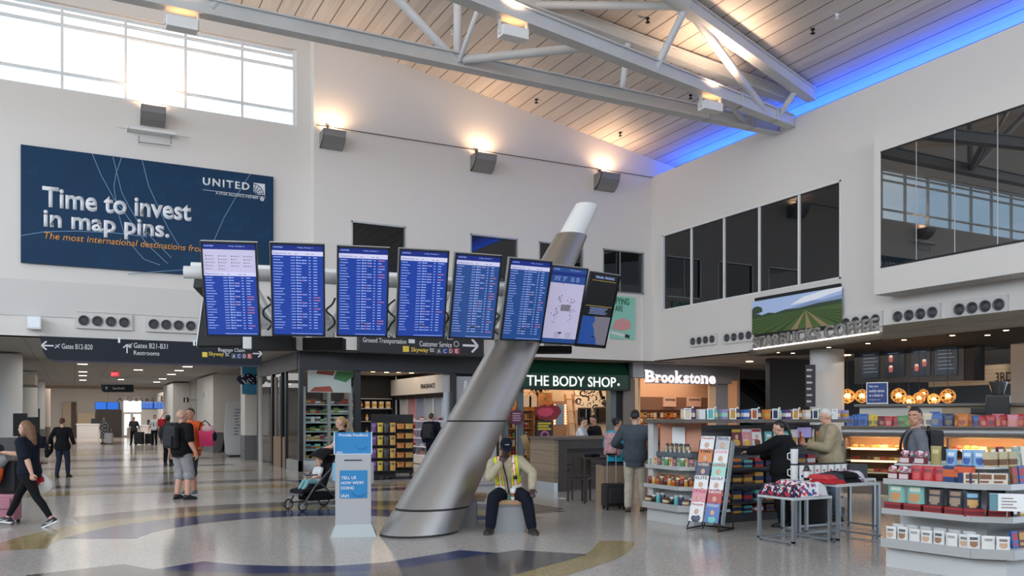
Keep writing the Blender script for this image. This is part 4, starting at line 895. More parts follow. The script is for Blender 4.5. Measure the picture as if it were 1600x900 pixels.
# white fragrance fascia with letters
pA, pB = onX(624, 595.5, XF), onX(707, 585.5, XF)
t = thing('fragrance_wall', 'white fragrance fascia over lit perfume shelves', 'shop fitting', (XF, 28.2, 0)); MB().box((XF - .35, YS + .25, 2.46), (XF, YB1 - .02, 3.06)).build('fascia', mat('fascia_white', (206, 203, 200), .5), t, True)
letter('FRAGRANCE', onX(657.5, 607.5, XF - .36), (0, -1, 0), (0, 0, 1), (onX(657.5, 600, XF - .36).y - onX(679.5, 600, XF - .36).y), 7.3 / F_PX * 29, BLACK, t, bold=.015)
PC = [(150, 146, 168), (206, 198, 200), (204, 128, 132), (146, 148, 176), (196, 196, 200), (190, 190, 196)]
ycols = [YB1 - .1 - .84 * k for k in range(7)]
for k in range(6):
    MB().box((XF - .03, ycols[k + 1] + .02, .55), (XF - .005, ycols[k] - .02, 2.36)).build('lit_panel', mat('perfume_panel_%d' % k, PC[k], .5, emit=.35), t, True); MB().box((XF - .32, ycols[k + 1] - .012, .2), (XF - .01, ycols[k + 1] + .012, 2.46)).build('upright', ALU, t, True)
    MB().box((XF - .33, ycols[k + 1] + .03, 2.3), (XF - .02, ycols[k] - .03, 2.45)).build('brand_panel', BLACK, t, True)
for z in (.32, .62, .92, 1.22, 1.52):
    MB().box((XF - .34, ycols[6], z - .025), (XF - .01, ycols[0], z)).build('shelf', mat('lit_shelf', (214, 214, 226), .4, emit=.25), t, True)
MB().box((XF - .36, ycols[6], .02), (XF - .01, ycols[0], .28)).build('plinth', WHITE, t, True)

# ---- goods: cached meshes, one object each
GC = {}
def box_item(w_, d, h, rgb, rgb2=None, band=(.25, .65)):
    key = ('b', w_, d, h, rgb, rgb2, band)
    if key not in GC:
        q = MB().box((-w_ / 2, -d / 2, 0), (w_ / 2, d / 2, h), 0)
        if rgb2: q.box((-w_ / 2 - .001, -d / 2 - .0015, h * band[0]), (w_ / 2 + .001, d / 2 + .0015, h * band[1]), 1)
        GC[key] = q.mesh('carton', [colr(rgb), colr(rgb2)] if rgb2 else [colr(rgb)])
    return GC[key]
def bottle_item(r, h, rgb, cap=(30, 30, 34), lab=None):
    key = ('o', r, h, rgb, cap, lab)
    if key not in GC:
        q = MB(); q.lathe([(r * .94, 0), (r, h * .03), (r, h * .62), (r * .8, h * .72), (r * .38, h * .8), (r * .36, h * .88)], n=12); q.lathe([(r * .42, h * .87), (r * .42, h)], mi=1, n=10)
        if lab: q.lathe([(r * 1.015, h * .18), (r * 1.015, h * .5)], mi=2, n=12)
        GC[key] = q.mesh('bottle', [colr(rgb, .25), colr(cap, .4)] + ([colr(lab)] if lab else []))
    return GC[key]
def pouch_item(w_, d, h, rgb, rgb2, rgb3=None):
    key = ('p', w_, d, h, rgb, rgb2, rgb3)
    if key not in GC:
        q = MB(); n, m_ = 10, 10; g = {}
        for side in (-1, 1):
            for i in range(n + 1):
                for j in range(m_ + 1):
                    u, v = i / n, j / m_; bul = (max(0, 1 - (2 * u - 1) ** 2) ** .5) * (max(0, (1 - v) ** .6)) ; x = (u - .5) * w_ * (1 - .06 * math.sin(PI * v)); z = v * h
                    g[(side, i, j)] = len(q.v); q.v.append(Vector((x, side * (d / 2 * bul + .001), z)))
            for i in range(n):
                for j in range(m_):
                    f = [g[(side, i, j)], g[(side, i + 1, j)], g[(side, i + 1, j + 1)], g[(side, i, j + 1)]]
                    u, v = (i + .5) / n, (j + .5) / m_
                    mi = 1 if .18 < u < .82 and .6 < v < .76 else (2 if rgb3 and ((u - .5) / .34) ** 2 + ((v - .32) / .22) ** 2 < 1 else 0)
                    q.f.append(f if side < 0 else f[::-1]); q.m.append(mi); q.sm.append(True)
        q.add([(-w_ / 2, -d / 2 * .0 - .001, 0), (w_ / 2, -.001, 0), (w_ / 2, .001, 0), (-w_ / 2, .001, 0)], [(0, 1, 2, 3)], 0)
        GC[key] = q.mesh('pouch', [colr(rgb, .35), colr(rgb2, .35), colr(rgb3 or rgb, .35)])
    return GC[key]
def jar_item(r, h, rgb, lid):
    key = ('j', r, h, rgb, lid)
    if key not in GC:
        q = MB(); q.lathe([(r * .9, 0), (r, .01), (r, h * .72), (r * .85, h * .8)], n=14); q.lathe([(r * .93, h * .8), (r * .93, h), (r * .5, h + .002)], mi=1, n=14); GC[key] = q.mesh('jar', [colr(rgb, .2), colr(lid, .4)])
    return GC[key]
def card_item(w_, h, rgb, rgb2, th=.012):
    key = ('c', w_, h, rgb, rgb2, th)
    if key not in GC:
        q = MB().box((-w_ / 2, -th / 2, 0), (w_ / 2, th / 2, h), 0).box((-w_ * .38, -th / 2 - .001, h * .45), (w_ * .38, -th / 2, h * .88), 1).box((-w_ * .38, -th / 2 - .001, h * .12), (w_ * .2, -th / 2, h * .3), 1); GC[key] = q.mesh('pack', [colr(rgb, .4), colr(rgb2, .4)])
    return GC[key]
def put(name, me, p, rz, label, cat, group=None, sc=1.0, tilt=0.0):
    o = bpy.data.objects.new(name, me); COL.objects.link(o); o.location = p; o.rotation_euler = Euler((tilt, 0, rz), 'XYZ')
    if sc != 1.0: o.scale = (sc, sc, sc)
    return tag(o, label, cat, group)
random.seed(21)
CN = {'purple': (92, 62, 128), 'yellow': (206, 178, 52), 'orange': (206, 120, 44), 'gold': (196, 150, 62), 'red': (176, 42, 46), 'pink': (212, 132, 148), 'white': (222, 222, 222), 'blue': (52, 98, 170), 'teal': (96, 176, 176), 'green': (86, 146, 84), 'brown': (108, 72, 48), 'black': (34, 34, 38), 'grey': (130, 130, 134), 'cream': (214, 200, 172), 'navy': (34, 44, 84), 'mint': (150, 206, 190), 'amber': (168, 88, 38), 'silver': (178, 180, 184), 'lavender': (150, 140, 186), 'maroon': (104, 34, 44)}
# perfume boxes on the lit shelves
sn = {.32: 'lowest', .62: 'second', .92: 'third', 1.22: 'fourth', 1.52: 'top'}
for z in sn:
    for k in range(6):
        for j in range(2):
            cn = random.choice(['black', 'amber', 'red', 'pink', 'brown', 'purple', 'silver', 'maroon']); h = random.uniform(.09, .16)
            put('perfume_box', box_item(.09, .09, round(h, 2), CN[cn], CN[random.choice(['white', 'gold', 'black'])]), (XF - .18, ycols[k] - .25 - .34 * j, z), -PI / 2, '%s perfume box, bay %s of the lit wall, %s shelf from below, spot %s' % (cn, ORD[k], sn[z], ORD[j]), 'perfume box', 'perfume boxes on the %s lit shelf' % sn[z])
# window display unit (left of the posts)
t = thing('window_shelving', 'tall window shelving with white uprights behind the shop corner glass', 'shelving', (7.2, 26.6, 0))
xa, xb = onY(474, 650, 26.4).x, onY(547, 650, 26.4).x
MB().box((xa, 26.9, 0), (xb, 26.95, 3.1)).build('back_panel', mat('unit_back', (58, 52, 50), .6), t, True)
for x in (xa, (xa * .47 + xb * .53), xb): MB().box((x - .05, 26.3, 0), (x + .05, 26.9, 2.6)).build('upright', mat('upright_pale', (176, 172, 168), .5), t, True)
UZ = (.35, .62, .92, 1.2, 1.48, 1.76, 2.05)
for z in UZ: MB().box((xa, 26.32, z - .03), (xb, 26.9, z)).build('shelf', mat('unit_shelf', (190, 196, 196), .4), t, True)
MB().box((xa - .05, 26.25, 0), (xb + .05, 26.95, .3)).build('plinth', WHITE, t, True)
t = thing('shop_poster', 'bright illustrated poster above the window shelving', 'poster', (xa, 26.3, 2.5)); MB().box((xa + .1, 26.22, 2.42), (xb - .02, 26.27, 3.12)).build('panel', mat('poster_white', (216, 218, 214), .5, emit=.12), t, True)
q = MB(); q.poly([(xa + .9, 26.215, 2.85), (xa + 1.3, 26.215, 2.75), (xa + 1.75, 26.215, 3.1), (xa + 1.0, 26.215, 3.1)]); q.build('green_print', colr((88, 158, 96)), t, True); q = MB(); q.poly([(xa + .15, 26.214, 2.44), (xa + .9, 26.214, 2.44), (xa + .8, 26.214, 2.62), (xa + .3, 26.214, 2.58)]); q.poly([(xa + .35, 26.214, 3.0), (xa + .9, 26.214, 2.95), (xa + .95, 26.214, 3.1), (xa + .4, 26.214, 3.1)]); q.build('red_print', colr((206, 92, 72)), t, True)
MB().box((XS + .1, YS + .06, .3), (onY(555, 650, YS).x, YS + .075, 3.08)).build('glass_pane', GLASS, struct(bpy.data.objects.new('window_11', None)) if False else sf, True)
uc = {.35: ['yellow', 'gold'], .62: ['teal', 'mint'], .92: ['grey', 'cream'], 1.2: ['green', 'silver'], 1.48: ['white', 'mint'], 1.76: ['green', 'brown'], 2.05: ['brown', 'black']}
for zi, z in enumerate(UZ):
    for k in range(9):
        x = xa + .16 + (xb - xa - .3) * k / 8; cn = random.choice(uc[z]); put('gift_box', box_item(.17, .18, random.choice((.1, .14, .18)), CN[cn], CN[random.choice(['red', 'white', 'brown', 'gold'])]), (x, 26.52, z), 0, '%s gift box, %s along the %s shelf of the window shelving' % (cn, ORD[k], ORD[zi]), 'box', 'gift boxes in the shop window')
# dark back shelving
t = thing('back_shelving', 'dark shelving along the back of the fragrance shop', 'shelving', (9.2, YB1 - .1, 0)); xa, xb = 8.2, XF - .4
MB().box((xa, YB1 - .08, 0), (xb, YB1 - .02, 3.2)).build('back_panel', BLACKM, t, True)
for z in (.5, 1.0, 1.5, 1.98, 2.35): MB().box((xa, YB1 - .42, z - .03), (xb, YB1 - .08, z)).build('shelf', mat('back_shelf_grey', (150, 150, 156), .4), t, True)  # shelves in one plain mid grey
for x in (xa, 9.4, xb - .04): MB().box((x, YB1 - .42, 0), (x + .04, YB1 - .05, 2.4)).build('upright', BLACK, t, True)
MB().tube((xb + .1, YB1 - .5, 0), (xb + .1, YB1 - .5, 3.2), .035, n=8).build('steel_pole', ALU, t, True)
for zi, z in enumerate((.5, 1.0, 1.5, 1.98)):
    for k in range(9):
        cn = random.choice(['amber', 'black', 'maroon', 'green', 'brown', 'gold']); x = xa + .15 + (xb - xa - .3) * k / 8
        if zi == 3: put('gift_box', box_item(.16, .16, .26, CN['maroon' if k < 5 else 'cream'], CN['gold']), (x, YB1 - .26, z), 0, '%s carton, %s along the top dark shelf' % ('maroon' if k < 5 else 'cream', ORD[k]), 'box', 'cartons on the top dark shelf')
        else: put('bottle', bottle_item(.05, .3, CN[cn], lab=CN['cream']), (x, YB1 - .26, z), 0, '%s bottle, %s along the %s dark back shelf' % (cn, ORD[k], ORD[zi]), 'bottle', 'bottles on the dark shelves')
# snack racks in the entrance
def snack_rack(p, w_, lbl, rows, cols, colors, kind):
    t = thing('snack_rack', lbl, 'rack', p, -PSI + .15); MB().box((-w_ / 2, -.04, .12), (w_ / 2, .04, 1.62)).build('back_panel', BLACK, t); MB().box((-w_ / 2, -.26, .05), (w_ / 2, .3, .12)).build('base', BLACK, t)
    for s_ in (-1, 1):
        for e in (-.2, .24): MB().lathe([(.04, .0), (.04, .05)], (s_ * w_ * .4, e, 0), n=10).build('caster', BLACK, t)
    MB().box((-w_ / 2, -.05, 1.62), (w_ / 2, .05, 1.72)).build('header', BLACK, t)
    for r in range(rows):
        z = .22 + r * (1.36 / rows); MB().box((-w_ / 2, -.24, z - .02), (w_ / 2, -.04, z)).build('shelf', BLACK, t)
        for c_ in range(cols):
            x = (c_ - (cols - 1) / 2) * w_ / cols; cn, rgb2 = colors[c_ % len(colors)]; M = Matrix.Translation(p) @ Matrix.Rotation(-PSI + .15, 4, 'Z'); q_ = M @ Vector((x, -.14, z))
            if kind == 'pouch': me = pouch_item(w_ / cols * .92, .08, 1.36 / rows * .74, CN[cn], rgb2)
            else: me = pouch_item(w_ / cols * .9, .1, 1.36 / rows * .55, CN[cn], rgb2)
            put('candy_bag', me, q_, -PSI + .15, '%s candy bag, column %s, row %s of the %s' % (cn, ORD[c_], ORD[r], 'bag rack' if kind == 'pouch' else 'gold snack rack'), 'bag of candy', 'candy bags on the %s' % ('bag rack' if kind == 'pouch' else 'gold snack rack'))
snack_rack(fl(599, 22.6), .66, 'black wheeled rack of purple and yellow candy bags in the shop entrance', 4, 4, [('purple', (140, 100, 170)), ('yellow', (70, 60, 40)), ('black', (60, 60, 66)), ('gold', (90, 70, 40))], 'pouch')
snack_rack(fl(626, 24.2), .72, 'black wheeled rack of gold snacks beside the candy rack', 5, 3, [('gold', (120, 84, 40)), ('orange', (150, 110, 60)), ('gold', (180, 150, 90))], 'low')
# notice cabinet between the shops
A = onY(714, 585, YS); B = onY(752, 700, YS); t = thing('notice_case', 'white framed panel between the two shop fronts behind the steel mast', 'panel', (A.x, YS + .28, 0))
MB().box((A.x, YS + .2, .1), (x785 - .15, YS + .29, 3.0)).build('board', mat('panel_pale', (190, 192, 194), .5), t, True); MB().box((A.x + .55, YS + .18, 1.4), (x785 - .3, YS + .2, 2.7)).build('dark_pane', BLACK, t, True); MB().tube((A.x + .35, YS + .12, 0), (A.x + .35, YS + .12, 2.85), .07).build('post', WHITE, t, True)
# ---- cosmetics shop with the green awning
def xy(p): return onY(p, 650, YS).x
x972, x988 = xy(972), xy(988)
GRN = mat('awning_green', (10, 62, 44), .35); GRND = mat('awning_green_dark', (8, 34, 28), .45)
za1, za0 = 3.62, onY(972, 608, YS - .3).z
t = thing('shop_awning', 'dark green awning sign over the cosmetics shop', 'sign', (x785, YS, za0))
q = MB(); q.extr([(x785, YS, za1), (x785, YS - .12, za1), (x785, YS - .34, za0 + .5), (x785, YS - .34, za0), (x785, YS, za0)], (x972 + .05 - x785, 0, 0)); q.build('canopy', GRN, t, True)
q = MB(); q.box((x785 - .02, YS - .36, za0 - .06), (x972 + .07, YS, za0)); q.box((x972 + .05, YS - .36, za0 - .06), (x972 + .12, YS, za1)); q.build('trim', GRND, t, True)
letterY('THE BODY SHOP', 823, 602.5, 962, 16.5, YS - .345, mat('sign_lit_white', (236, 240, 238), .4, emit=.9), t, bold=.006, depth_=.02)
p = onY(966.5, 601, YS - .345); MB().ball(p, (.05, .02, .05), n=10).build('full_stop', MATS['sign_lit_white'], t, True)
q = MB(); q.box((x785 + .1, YS, 0), (x785 + .2, YS + .2, za0)); q.box((xy(810), YS, 0), (xy(818), YS + .15, za0)); q.box((xy(954), YS, 0), (x972 - .02, YS + .3, za0)); struct(q.build('trim_green_shop_posts', [mat('post_greyblue', (96, 112, 118), .5)]))
q = MB(); q.box((x972, YS - .1, 0), (x988, YS + .4, ZB)); struct(q.build('wall_pilaster', mat('pilaster_grey', (118, 114, 112), .6)))
q = MB(); q.box((xy(963), YS - .02, 0), (x972, YS + .28, za0)); struct(q.build('trim_dark_post', BLACKM))
YB2 = 27.4
WALLW = mat('doodle_wall', (214, 196, 170), .7)
q = MB(); q.box((x785, YB2, 0), (19.4, YB2 + .2, ZB)); q.box((x785, YS + .3, 0), (x785 + .1, YB2, ZB)); q.box((18.75, YS + .45, 0), (18.85, YB2, ZB)); struct(q.build('wall_cosmetics_shop', WALLW))
lamp('cosmetics_shop_light', 'AREA', (15.6, 26.5, 3.5), 85, (1, .68, .44), 4.6, 1.4, aim=(15.6, 26.6, 0))
lamp('cosmetics_wall_light', 'SPOT', (17.3, 26.0, 3.3), 50, (1, .74, .5), aim=(17.5, 27.4, 2.2), spot=1.6, radius=.1)
# doodles
t = thing('doodle_panel', 'white wall panel covered in loose black doodles and lip drawings', 'wall art', (16, YB2 - .05, 2)); A = onY(898, 605, YB2 - .04); B = onY(955, 641, YB2 - .04)
MB().box((A.x, YB2 - .05, B.z), (B.x, YB2 - .01, A.z + .3)).build('panel', mat('doodle_white', (232, 220, 200), .6), t, True)
q = MB(); random.seed(9)
def dcurve(pts, w_=.035):
    for i in range(len(pts) - 1): q.bar(pts[i], pts[i + 1], w_, .006, 0, (0, 1, 0))
def dp(u, v): return Vector((A.x + u * (B.x - A.x), YB2 - .056, B.z + v * (A.z - B.z)))
for k in range(24):
    u, v, r = random.random() * .9 + .05, random.random() * .9 + .05, random.uniform(.03, .09); a0 = random.random() * 6; n = random.randint(4, 9)
    dcurve([dp(u + r * math.cos(a0 + j * .6) * (1 + .3 * math.sin(j * 2)), v + r * 1.8 * math.sin(a0 + j * .6)) for j in range(n)], random.choice((.02, .035, .05)))
for (u, v) in ((.86, .3),): 
    dcurve([dp(u - .13, v), dp(u - .06, v + .14), dp(u, v + .08), dp(u + .06, v + .14), dp(u + .13, v), dp(u, v - .14), dp(u - .13, v), dp(u + .13, v)], .05)
dcurve([dp(.68, .9), dp(.72, .6), dp(.78, .5), dp(.8, .62)], .12); dcurve([dp(.2, .62), dp(.3, .62), dp(.38, .55), dp(.36, .4)], .06)
q.build('drawn_line', BLACK, t, True)
# makeup mirrors under the doodles
for i, (x0, x1, y0, y1) in enumerate(((904, 924, 637, 664), (930, 953, 636, 662))):
    A = onY(x0, y0, YB2 - .1); B = onY(x1, y1, YB2 - .1); t = thing('mirror_panel', ('dark square mirror under the doodle wall, nearer the bulb mirror', 'dark square mirror under the doodle wall by the dark post')[i], 'mirror', (A.x, YB2 - .06, B.z)); MB().box((A.x, YB2 - .1, B.z), (B.x, YB2 - .055, A.z)).build('frame', DWOOD, t, True); MB().box((A.x + .06, YB2 - .105, B.z + .06), (B.x - .06, YB2 - .1, A.z - .06)).build('glass', DARKGLASS, t, True)
A = onY(864, 627, 27.0); B = onY(885, 668, 27.0); t = thing('bulb_mirror', 'tall makeup mirror edged with lit bulbs', 'mirror', (A.x, 27.0, B.z)); MB().box((A.x, 27.0, 0), (B.x, 27.1, A.z)).build('frame', colr((170, 130, 92)), t, True); MB().box((A.x + .12, 26.98, B.z + .1), (B.x - .12, 27.0, A.z - .12)).build('glass', DARKGLASS, t, True)
blb = mat('bulb_lit', (255, 210, 150), .4, emit=6)
for k in range(8):
    z = B.z + .15 + (A.z - B.z - .3) * k / 7
    for x in (A.x + .06, B.x - .06): MB().ball((x, 26.97, z), .03, n=8).build('bulb', blb, t, True)
# wooden wall shelving with warm goods
WS = mat('honey_wood', (188, 138, 92), .5, var=.1)
for s_, (x0, x1, Y) in enumerate(((x785 + .2, onY(836, 650, 26.9).x, 26.9), (onY(841, 650, 26.95).x, onY(863, 650, 26.95).x, 26.95))):
    t = thing('wall_shelving', ('honey wood shelving full of orange jars left of the sale poster', 'honey wood shelving behind the sale poster')[s_], 'shelving', ((x0 + x1) / 2, Y, 0))
    MB().box((x0, Y + .35, 0), (x1, Y + .4, 2.55)).build('back_panel', WS, t, True)
    for x in (x0, x1 - .05): MB().box((x, Y, 0), (x + .05, Y + .35, 2.55)).build('side_panel', WS, t, True)
    for zi, z in enumerate((.3, .62, .94, 1.26, 1.58, 1.9)):
        MB().box((x0, Y, z - .03), (x1, Y + .36, z)).build('shelf', WS, t, True); n = int((x1 - x0 - .2) / .17)
        for k in range(n):
            cn = random.choice(['orange', 'amber', 'red', 'gold', 'brown', 'cream', 'green']); put('cosmetic_jar', jar_item(.06, .17 + .03 * (k % 2), CN[cn], CN[random.choice(['black', 'gold', 'white'])]), (x0 + .14 + .17 * k, Y + .14, z), 0, '%s jar, %s along the %s shelf of the %s honey wood unit' % (cn, ORD[k], ORD[zi], ORD[s_]), 'jar', 'jars on the honey wood shelving')
# arched white panels and plants above
for i, x in enumerate((onY(823, 620, 26.8).x, onY(832, 620, 26.8).x)):
    q = MB(); q.extr([(x - .16, 26.75, 2.02), (x + .16, 26.75, 2.02), (x + .16, 26.75, 2.36), (x + .1, 26.75, 2.48), (x, 26.75, 2.52), (x - .1, 26.75, 2.48), (x - .16, 26.75, 2.36)], (0, .1, 0)); tag(q.build('arched_panel', colr((236, 216, 188))), 'cream arched panel above the honey shelves, ' + ('nearer the mast' , 'nearer the hanging plants')[i], 'panel', 'arched panels')
q = MB(); random.seed(6)
for k in range(70):
    p = Vector((random.uniform(xy(836), xy(862)) + .2, random.uniform(26.0, 26.3), 2.85 - abs(random.gauss(0, .22)))); d = Vector((random.uniform(-1, 1), random.uniform(-.6, .6), random.uniform(-1.2, .2))).normalized() * .22; s2 = d.cross(UP).normalized() * .05
    q.poly([p, p + d * .5 + s2, p + d, p + d * .5 - s2])
t = thing('hanging_plant', 'trailing green plant hung under the cosmetics shop ceiling', 'plant', (14.3, 26.2, 2.9)); o = q.build('foliage', colr((64, 92, 40)), t, True); MB().box((xy(838) + .2, 26.05, 2.86), (xy(862) + .2, 26.25, 2.96)).build('planter', DWOOD, t, True)
# tall ladder-like wooden display
A = onY(886, 630, 26.9); t = thing('ladder_shelf', 'leaning wooden ladder shelf in the cosmetics shop', 'shelf', (A.x, 26.9, 0))
x0 = onY(887, 650, 26.9).x; x1 = onY(899, 650, 26.9).x
for x in (x0, x1): MB().bar((x, 26.6, 0), (x, 27.1, 2.5), .05, .08).build('rail', WS, t, True)
for k in range(5): MB().box((x0, 26.62 + .08 * k, .5 + .45 * k), (x1, 26.85 + .08 * k, .53 + .45 * k)).build('shelf', WS, t, True)
# round tags, sale poster, leaning sign
def roundsign(x, y, Y, r, lbl, rgb):
    p = onY(x, y, Y); t = thing('round_sign', lbl, 'sign', p); MB().tube((0, 0, 0), (0, .03, 0), r, n=28).build('disc', colr(rgb, .4), t)
    q = MB()
    for k in range(4): q.box((-r * .6, -.004, r * (.4 - .28 * k)), (r * (.6 - .1 * (k % 2)), 0, r * (.52 - .28 * k)))
    q.build('printed_line', colr((206, 170, 186)), t); MB().tube((0, .015, -r), (0, .015, -p.z), .02, n=8).build('stand_pole', STEELD, t)
roundsign(807.5, 652, YS - .25, .27, 'round maroon promotion sign on a pole at the cosmetics shop door', (92, 30, 66))
p = onY(856, 645, 26.6); t = thing('sale_banner', 'red and pink lips-shaped promotion board', 'sign', p)
q = MB(); pts = [(-.55, 0), (-.4, .22), (-.12, .3), (0, .24), (.15, .32), (.45, .24), (.58, .05), (.4, -.2), (.05, -.3), (-.35, -.22)]; q.extr([(x, 0, z) for x, z in pts], (0, .05, 0)); q.build('board', colr((130, 24, 44), .4), t); q = MB(); q.extr([(x * .62 - .12, -.006, z * .55 + .02) for x, z in pts], (0, .005, 0)); q.build('print', colr((202, 70, 104), .4), t); MB().tube((0, .03, -.25), (0, .03, -p.z), .03, n=8).build('stand_pole', STEELD, t)
A = onY(838, 657, 26.3); B = onY(864, 697, 26.3); t = thing('sale_poster', 'black poster with yellow lettering and a pink ring in the cosmetics shop', 'poster', (A.x, 26.3, B.z)); MB().box((A.x, 26.3, 0), (B.x, 26.36, A.z)).build('board', BLACK, t, True)
q = MB(); 
for k in range(3): q.box((A.x + .06, 26.294, A.z - .14 - .1 * k), (B.x - .08 - .1 * (k % 2), 26.3, A.z - .07 - .1 * k))
q.build('yellow_print', colr((206, 190, 60)), t, True); p = onY(851, 681, 26.29); q = MB(); q.path([p + Vector((.15 * math.cos(a * .4), 0, .15 * math.sin(a * .4))) for a in range(16)], .035, n=8, closed=True); q.build('ring_print', colr((206, 110, 170)), t, True)
# counter with wooden cheek in front of the cosmetics shop
cx0, cx1, cy0, cy1, ch = 9.29, 11.35, 15.95, 17.05, 1.2
t = thing('wood_counter', 'grey oak service counter with a steel kick plate before the cosmetics shop', 'counter', (cx0, cy0, 0))
MB().box((cx0, cy0, .2), (cx0 + .1, cy1, ch - .06)).build('end_panel', WOOD, t, True); MB().box((cx0 + .005, cy0 + .01, 0), (cx0 + .1, cy1 - .01, .2)).build('kick_plate', ALU, t, True)
MB().box((cx0 - .02, cy0 - .04, ch - .06), (cx1, cy1 + .02, ch), bev=.006).build('worktop', mat('counter_top', (92, 80, 68), .4), t, True)
q = MB(); q.box((cx0 + .1, cy0, .0), (cx0 + .32, cy0 + .3, ch - .06)); q.box((cx0 + .32, cy0, ch - .26), (cx1, cy0 + .1, ch - .06)); q.box((cx0 + .32, cy0 + .35, 0), (cx1, cy0 + .4, ch - .06)); q.box((cx0 + .32, cy0 + .02, .52), (cx1, cy0 + .36, .57)); q.box((cx0 + .1, cy1 - .1, 0), (cx1, cy1, ch - .06)); q.build('front_panel', DWOOD, t, True)
# small leaning board sign beside the counter
a0 = onY(818, 680, 17.6); a1 = onY(829, 714, 17.6); t = thing('leaning_board', 'narrow cream board with brown writing leaning by the counter', 'sign', (a0.x, 17.6, a1.z)); MB().bar(a0, a1, .16, .02, 0, (0, 1, 0)).build('board', colr((190, 156, 110)), t, True); MB().tube(a1, (a1.x, 17.7, 0), .012, n=6).build('stand_pole', STEELD, t, True)

# ---- gadget shop with lit white letters
x1133, x1155 = xy(1133), xy(1155)
q = MB(); q.box((xy(990), YS, onY(1060, 592, YS).z), (x1155, YS + .3, ZB)); q.box((xy(1119), YS - .02, 0), (xy(1137), YS + .5, ZB)); q.box((xy(1117), YS - .16, onY(1130, 600, YS).z), (xy(1139), YS, onY(1130, 589, YS).z)); struct(q.build('wall_gadget_shop_front', mat('gadget_grey', (134, 134, 140), .6)))
q = MB(); q.box((xy(983), YS - .25, onY(990, 590, YS).z), (xy(999), YS, onY(990, 566, YS).z)); struct(q.build('trim_4', mat('capital_grey', (176, 178, 182), .6)))
q = MB(); q.box((xy(984.5), YS, 0), (xy(992), YS + .2, ZB - .6)); struct(q.build('trim_5', mat('post_greyblue', (96, 112, 118), .5)))
q = MB(); YB3 = 27.6; q.box((18.86, YB3, 0), (23.8, YB3 + .2, ZB)); q.box((xy(1109), YS + .02, 0), (xy(1119.5), YS + .1, 3.0)); q.box((23.65, YS + .52, 0), (23.8, YB3, ZB)); struct(q.build('wall_gadget_shop', mat('gadget_beige', (216, 182, 152), .7)))
t = thing('shop_sign', 'lit white serif letters over the gadget shop', 'sign', onY(1060, 599, YS - .2)); 
LIT = mat('lit_letters', (250, 248, 255), .4, emit=.85); LSIDE = mat('letter_side', (120, 120, 130), .5)
for ch, x0, x1, y0, hh in (('B', 1008, 1023, 597.2, 19), ('r', 1024.5, 1033, 597.6, 12.5), ('o', 1033, 1043, 598.3, 13), ('o', 1043.5, 1053.5, 598.5, 13), ('k', 1055, 1067, 598.5, 19), ('s', 1067.5, 1076.5, 599, 13), ('t', 1077, 1084, 599.3, 16), ('o', 1084.2, 1094, 599.6, 13), ('n', 1095.5, 1106, 599.6, 13), ('e', 1107.5, 1117.5, 600, 13)):
    letterY(ch, x0, y0, x1, hh, YS - .2, LIT, t, bold=.035, depth_=.03)
q = MB()
for x, y0, w_ in ((1010, 597.2, 6.5), (1010, 579.3, 6.5), (1026.5, 597.6, 7), (1057, 598.5, 6.5), (1065, 598.7, 5.5), (1056.5, 580.6, 4.5), (1097, 599.6, 6), (1104.5, 599.8, 5.5), (1025, 586.2, 3), (1096, 587.7, 3)):
    p = onY(x, y0, YS - .23); s_ = w_ / 2 / F_PX * depth(p); q.box((p.x - s_, p.y - .003, p.z - .0), (p.x + s_, p.y + .02, p.z + .04))
q.build('serif', LIT, t, True)
MB().box((xy(1005), YS - .19, onY(1060, 600, YS).z), (xy(1118), YS - .12, onY(1060, 596, YS).z)).build('rail', LSIDE, t, True)
lamp('gadget_shop_light', 'AREA', (20.6, 26.6, 3.4), 70, (1, .68, .48), 4.0, 1.4, aim=(20.6, 26.7, 0))
q = MB(); q.box((18.9, YB3 - .4, onY(1040, 641, YB3).z), (onY(1097, 640, YB3).x, YB3 - .01, onY(1040, 621, YB3).z)); tag(q.build('wall_cabinet', mat('cabinet_brown', (128, 96, 76), .6)), 'brown wall cabinet band in the gadget shop', 'cabinet')
for i, (x0, x1) in enumerate(((1038, 1056.5), (1075, 1095.5))):
    A = onY(x0, 620, YB3 - .5); B = onY(x1, 635.5, YB3 - .5); t = thing('headphones_board', 'peach board reading headphones, %s from the shop entrance post' % ORD[i], 'sign', (A.x, YB3 - .5, B.z), 0, 'headphones boards'); MB().box((A.x, YB3 - .5, B.z), (B.x, YB3 - .4, A.z)).build('board', colr((226, 186, 160)), t, True)
    letter('HEADPHONES', Vector((A.x + .05, YB3 - .505, A.z - .16)), (1, 0, 0), (0, 0, 1), (B.x - A.x) - .1, .09, BLACK, t, bold=.01)
t = thing('peg_wall', 'peg wall hung with orange gadget packs', 'display wall', (20, YB3 - .3, 0)); MB().box((18.9, YB3 - .3, .4), (onY(1097, 640, YB3).x, YB3 - .24, onY(1040, 641, YB3).z - .02)).build('panel', mat('peg_brown', (120, 74, 52), .7), t, True); MB().box((18.9, YB3 - .9, 0), (onY(1097, 640, YB3).x, YB3 - .24, .4)).build('base', DWOOD, t, True)
random.seed(31)
for r, z in enumerate((1.2, 1.42, 1.64)):
    for k in range(22):
        cn = random.choice(['orange', 'amber', 'maroon', 'cream', 'red', 'brown']); put('gadget_pack', card_item(.15, .19, CN[cn], CN[random.choice(['cream', 'black', 'gold'])]), (19.05 + .165 * k, YB3 - .32, z), 0, '%s gadget pack, %s along the %s peg row' % (cn, ORD[k], ('lowest', 'middle', 'top')[r]), 'pack', 'gadget packs on the peg wall')

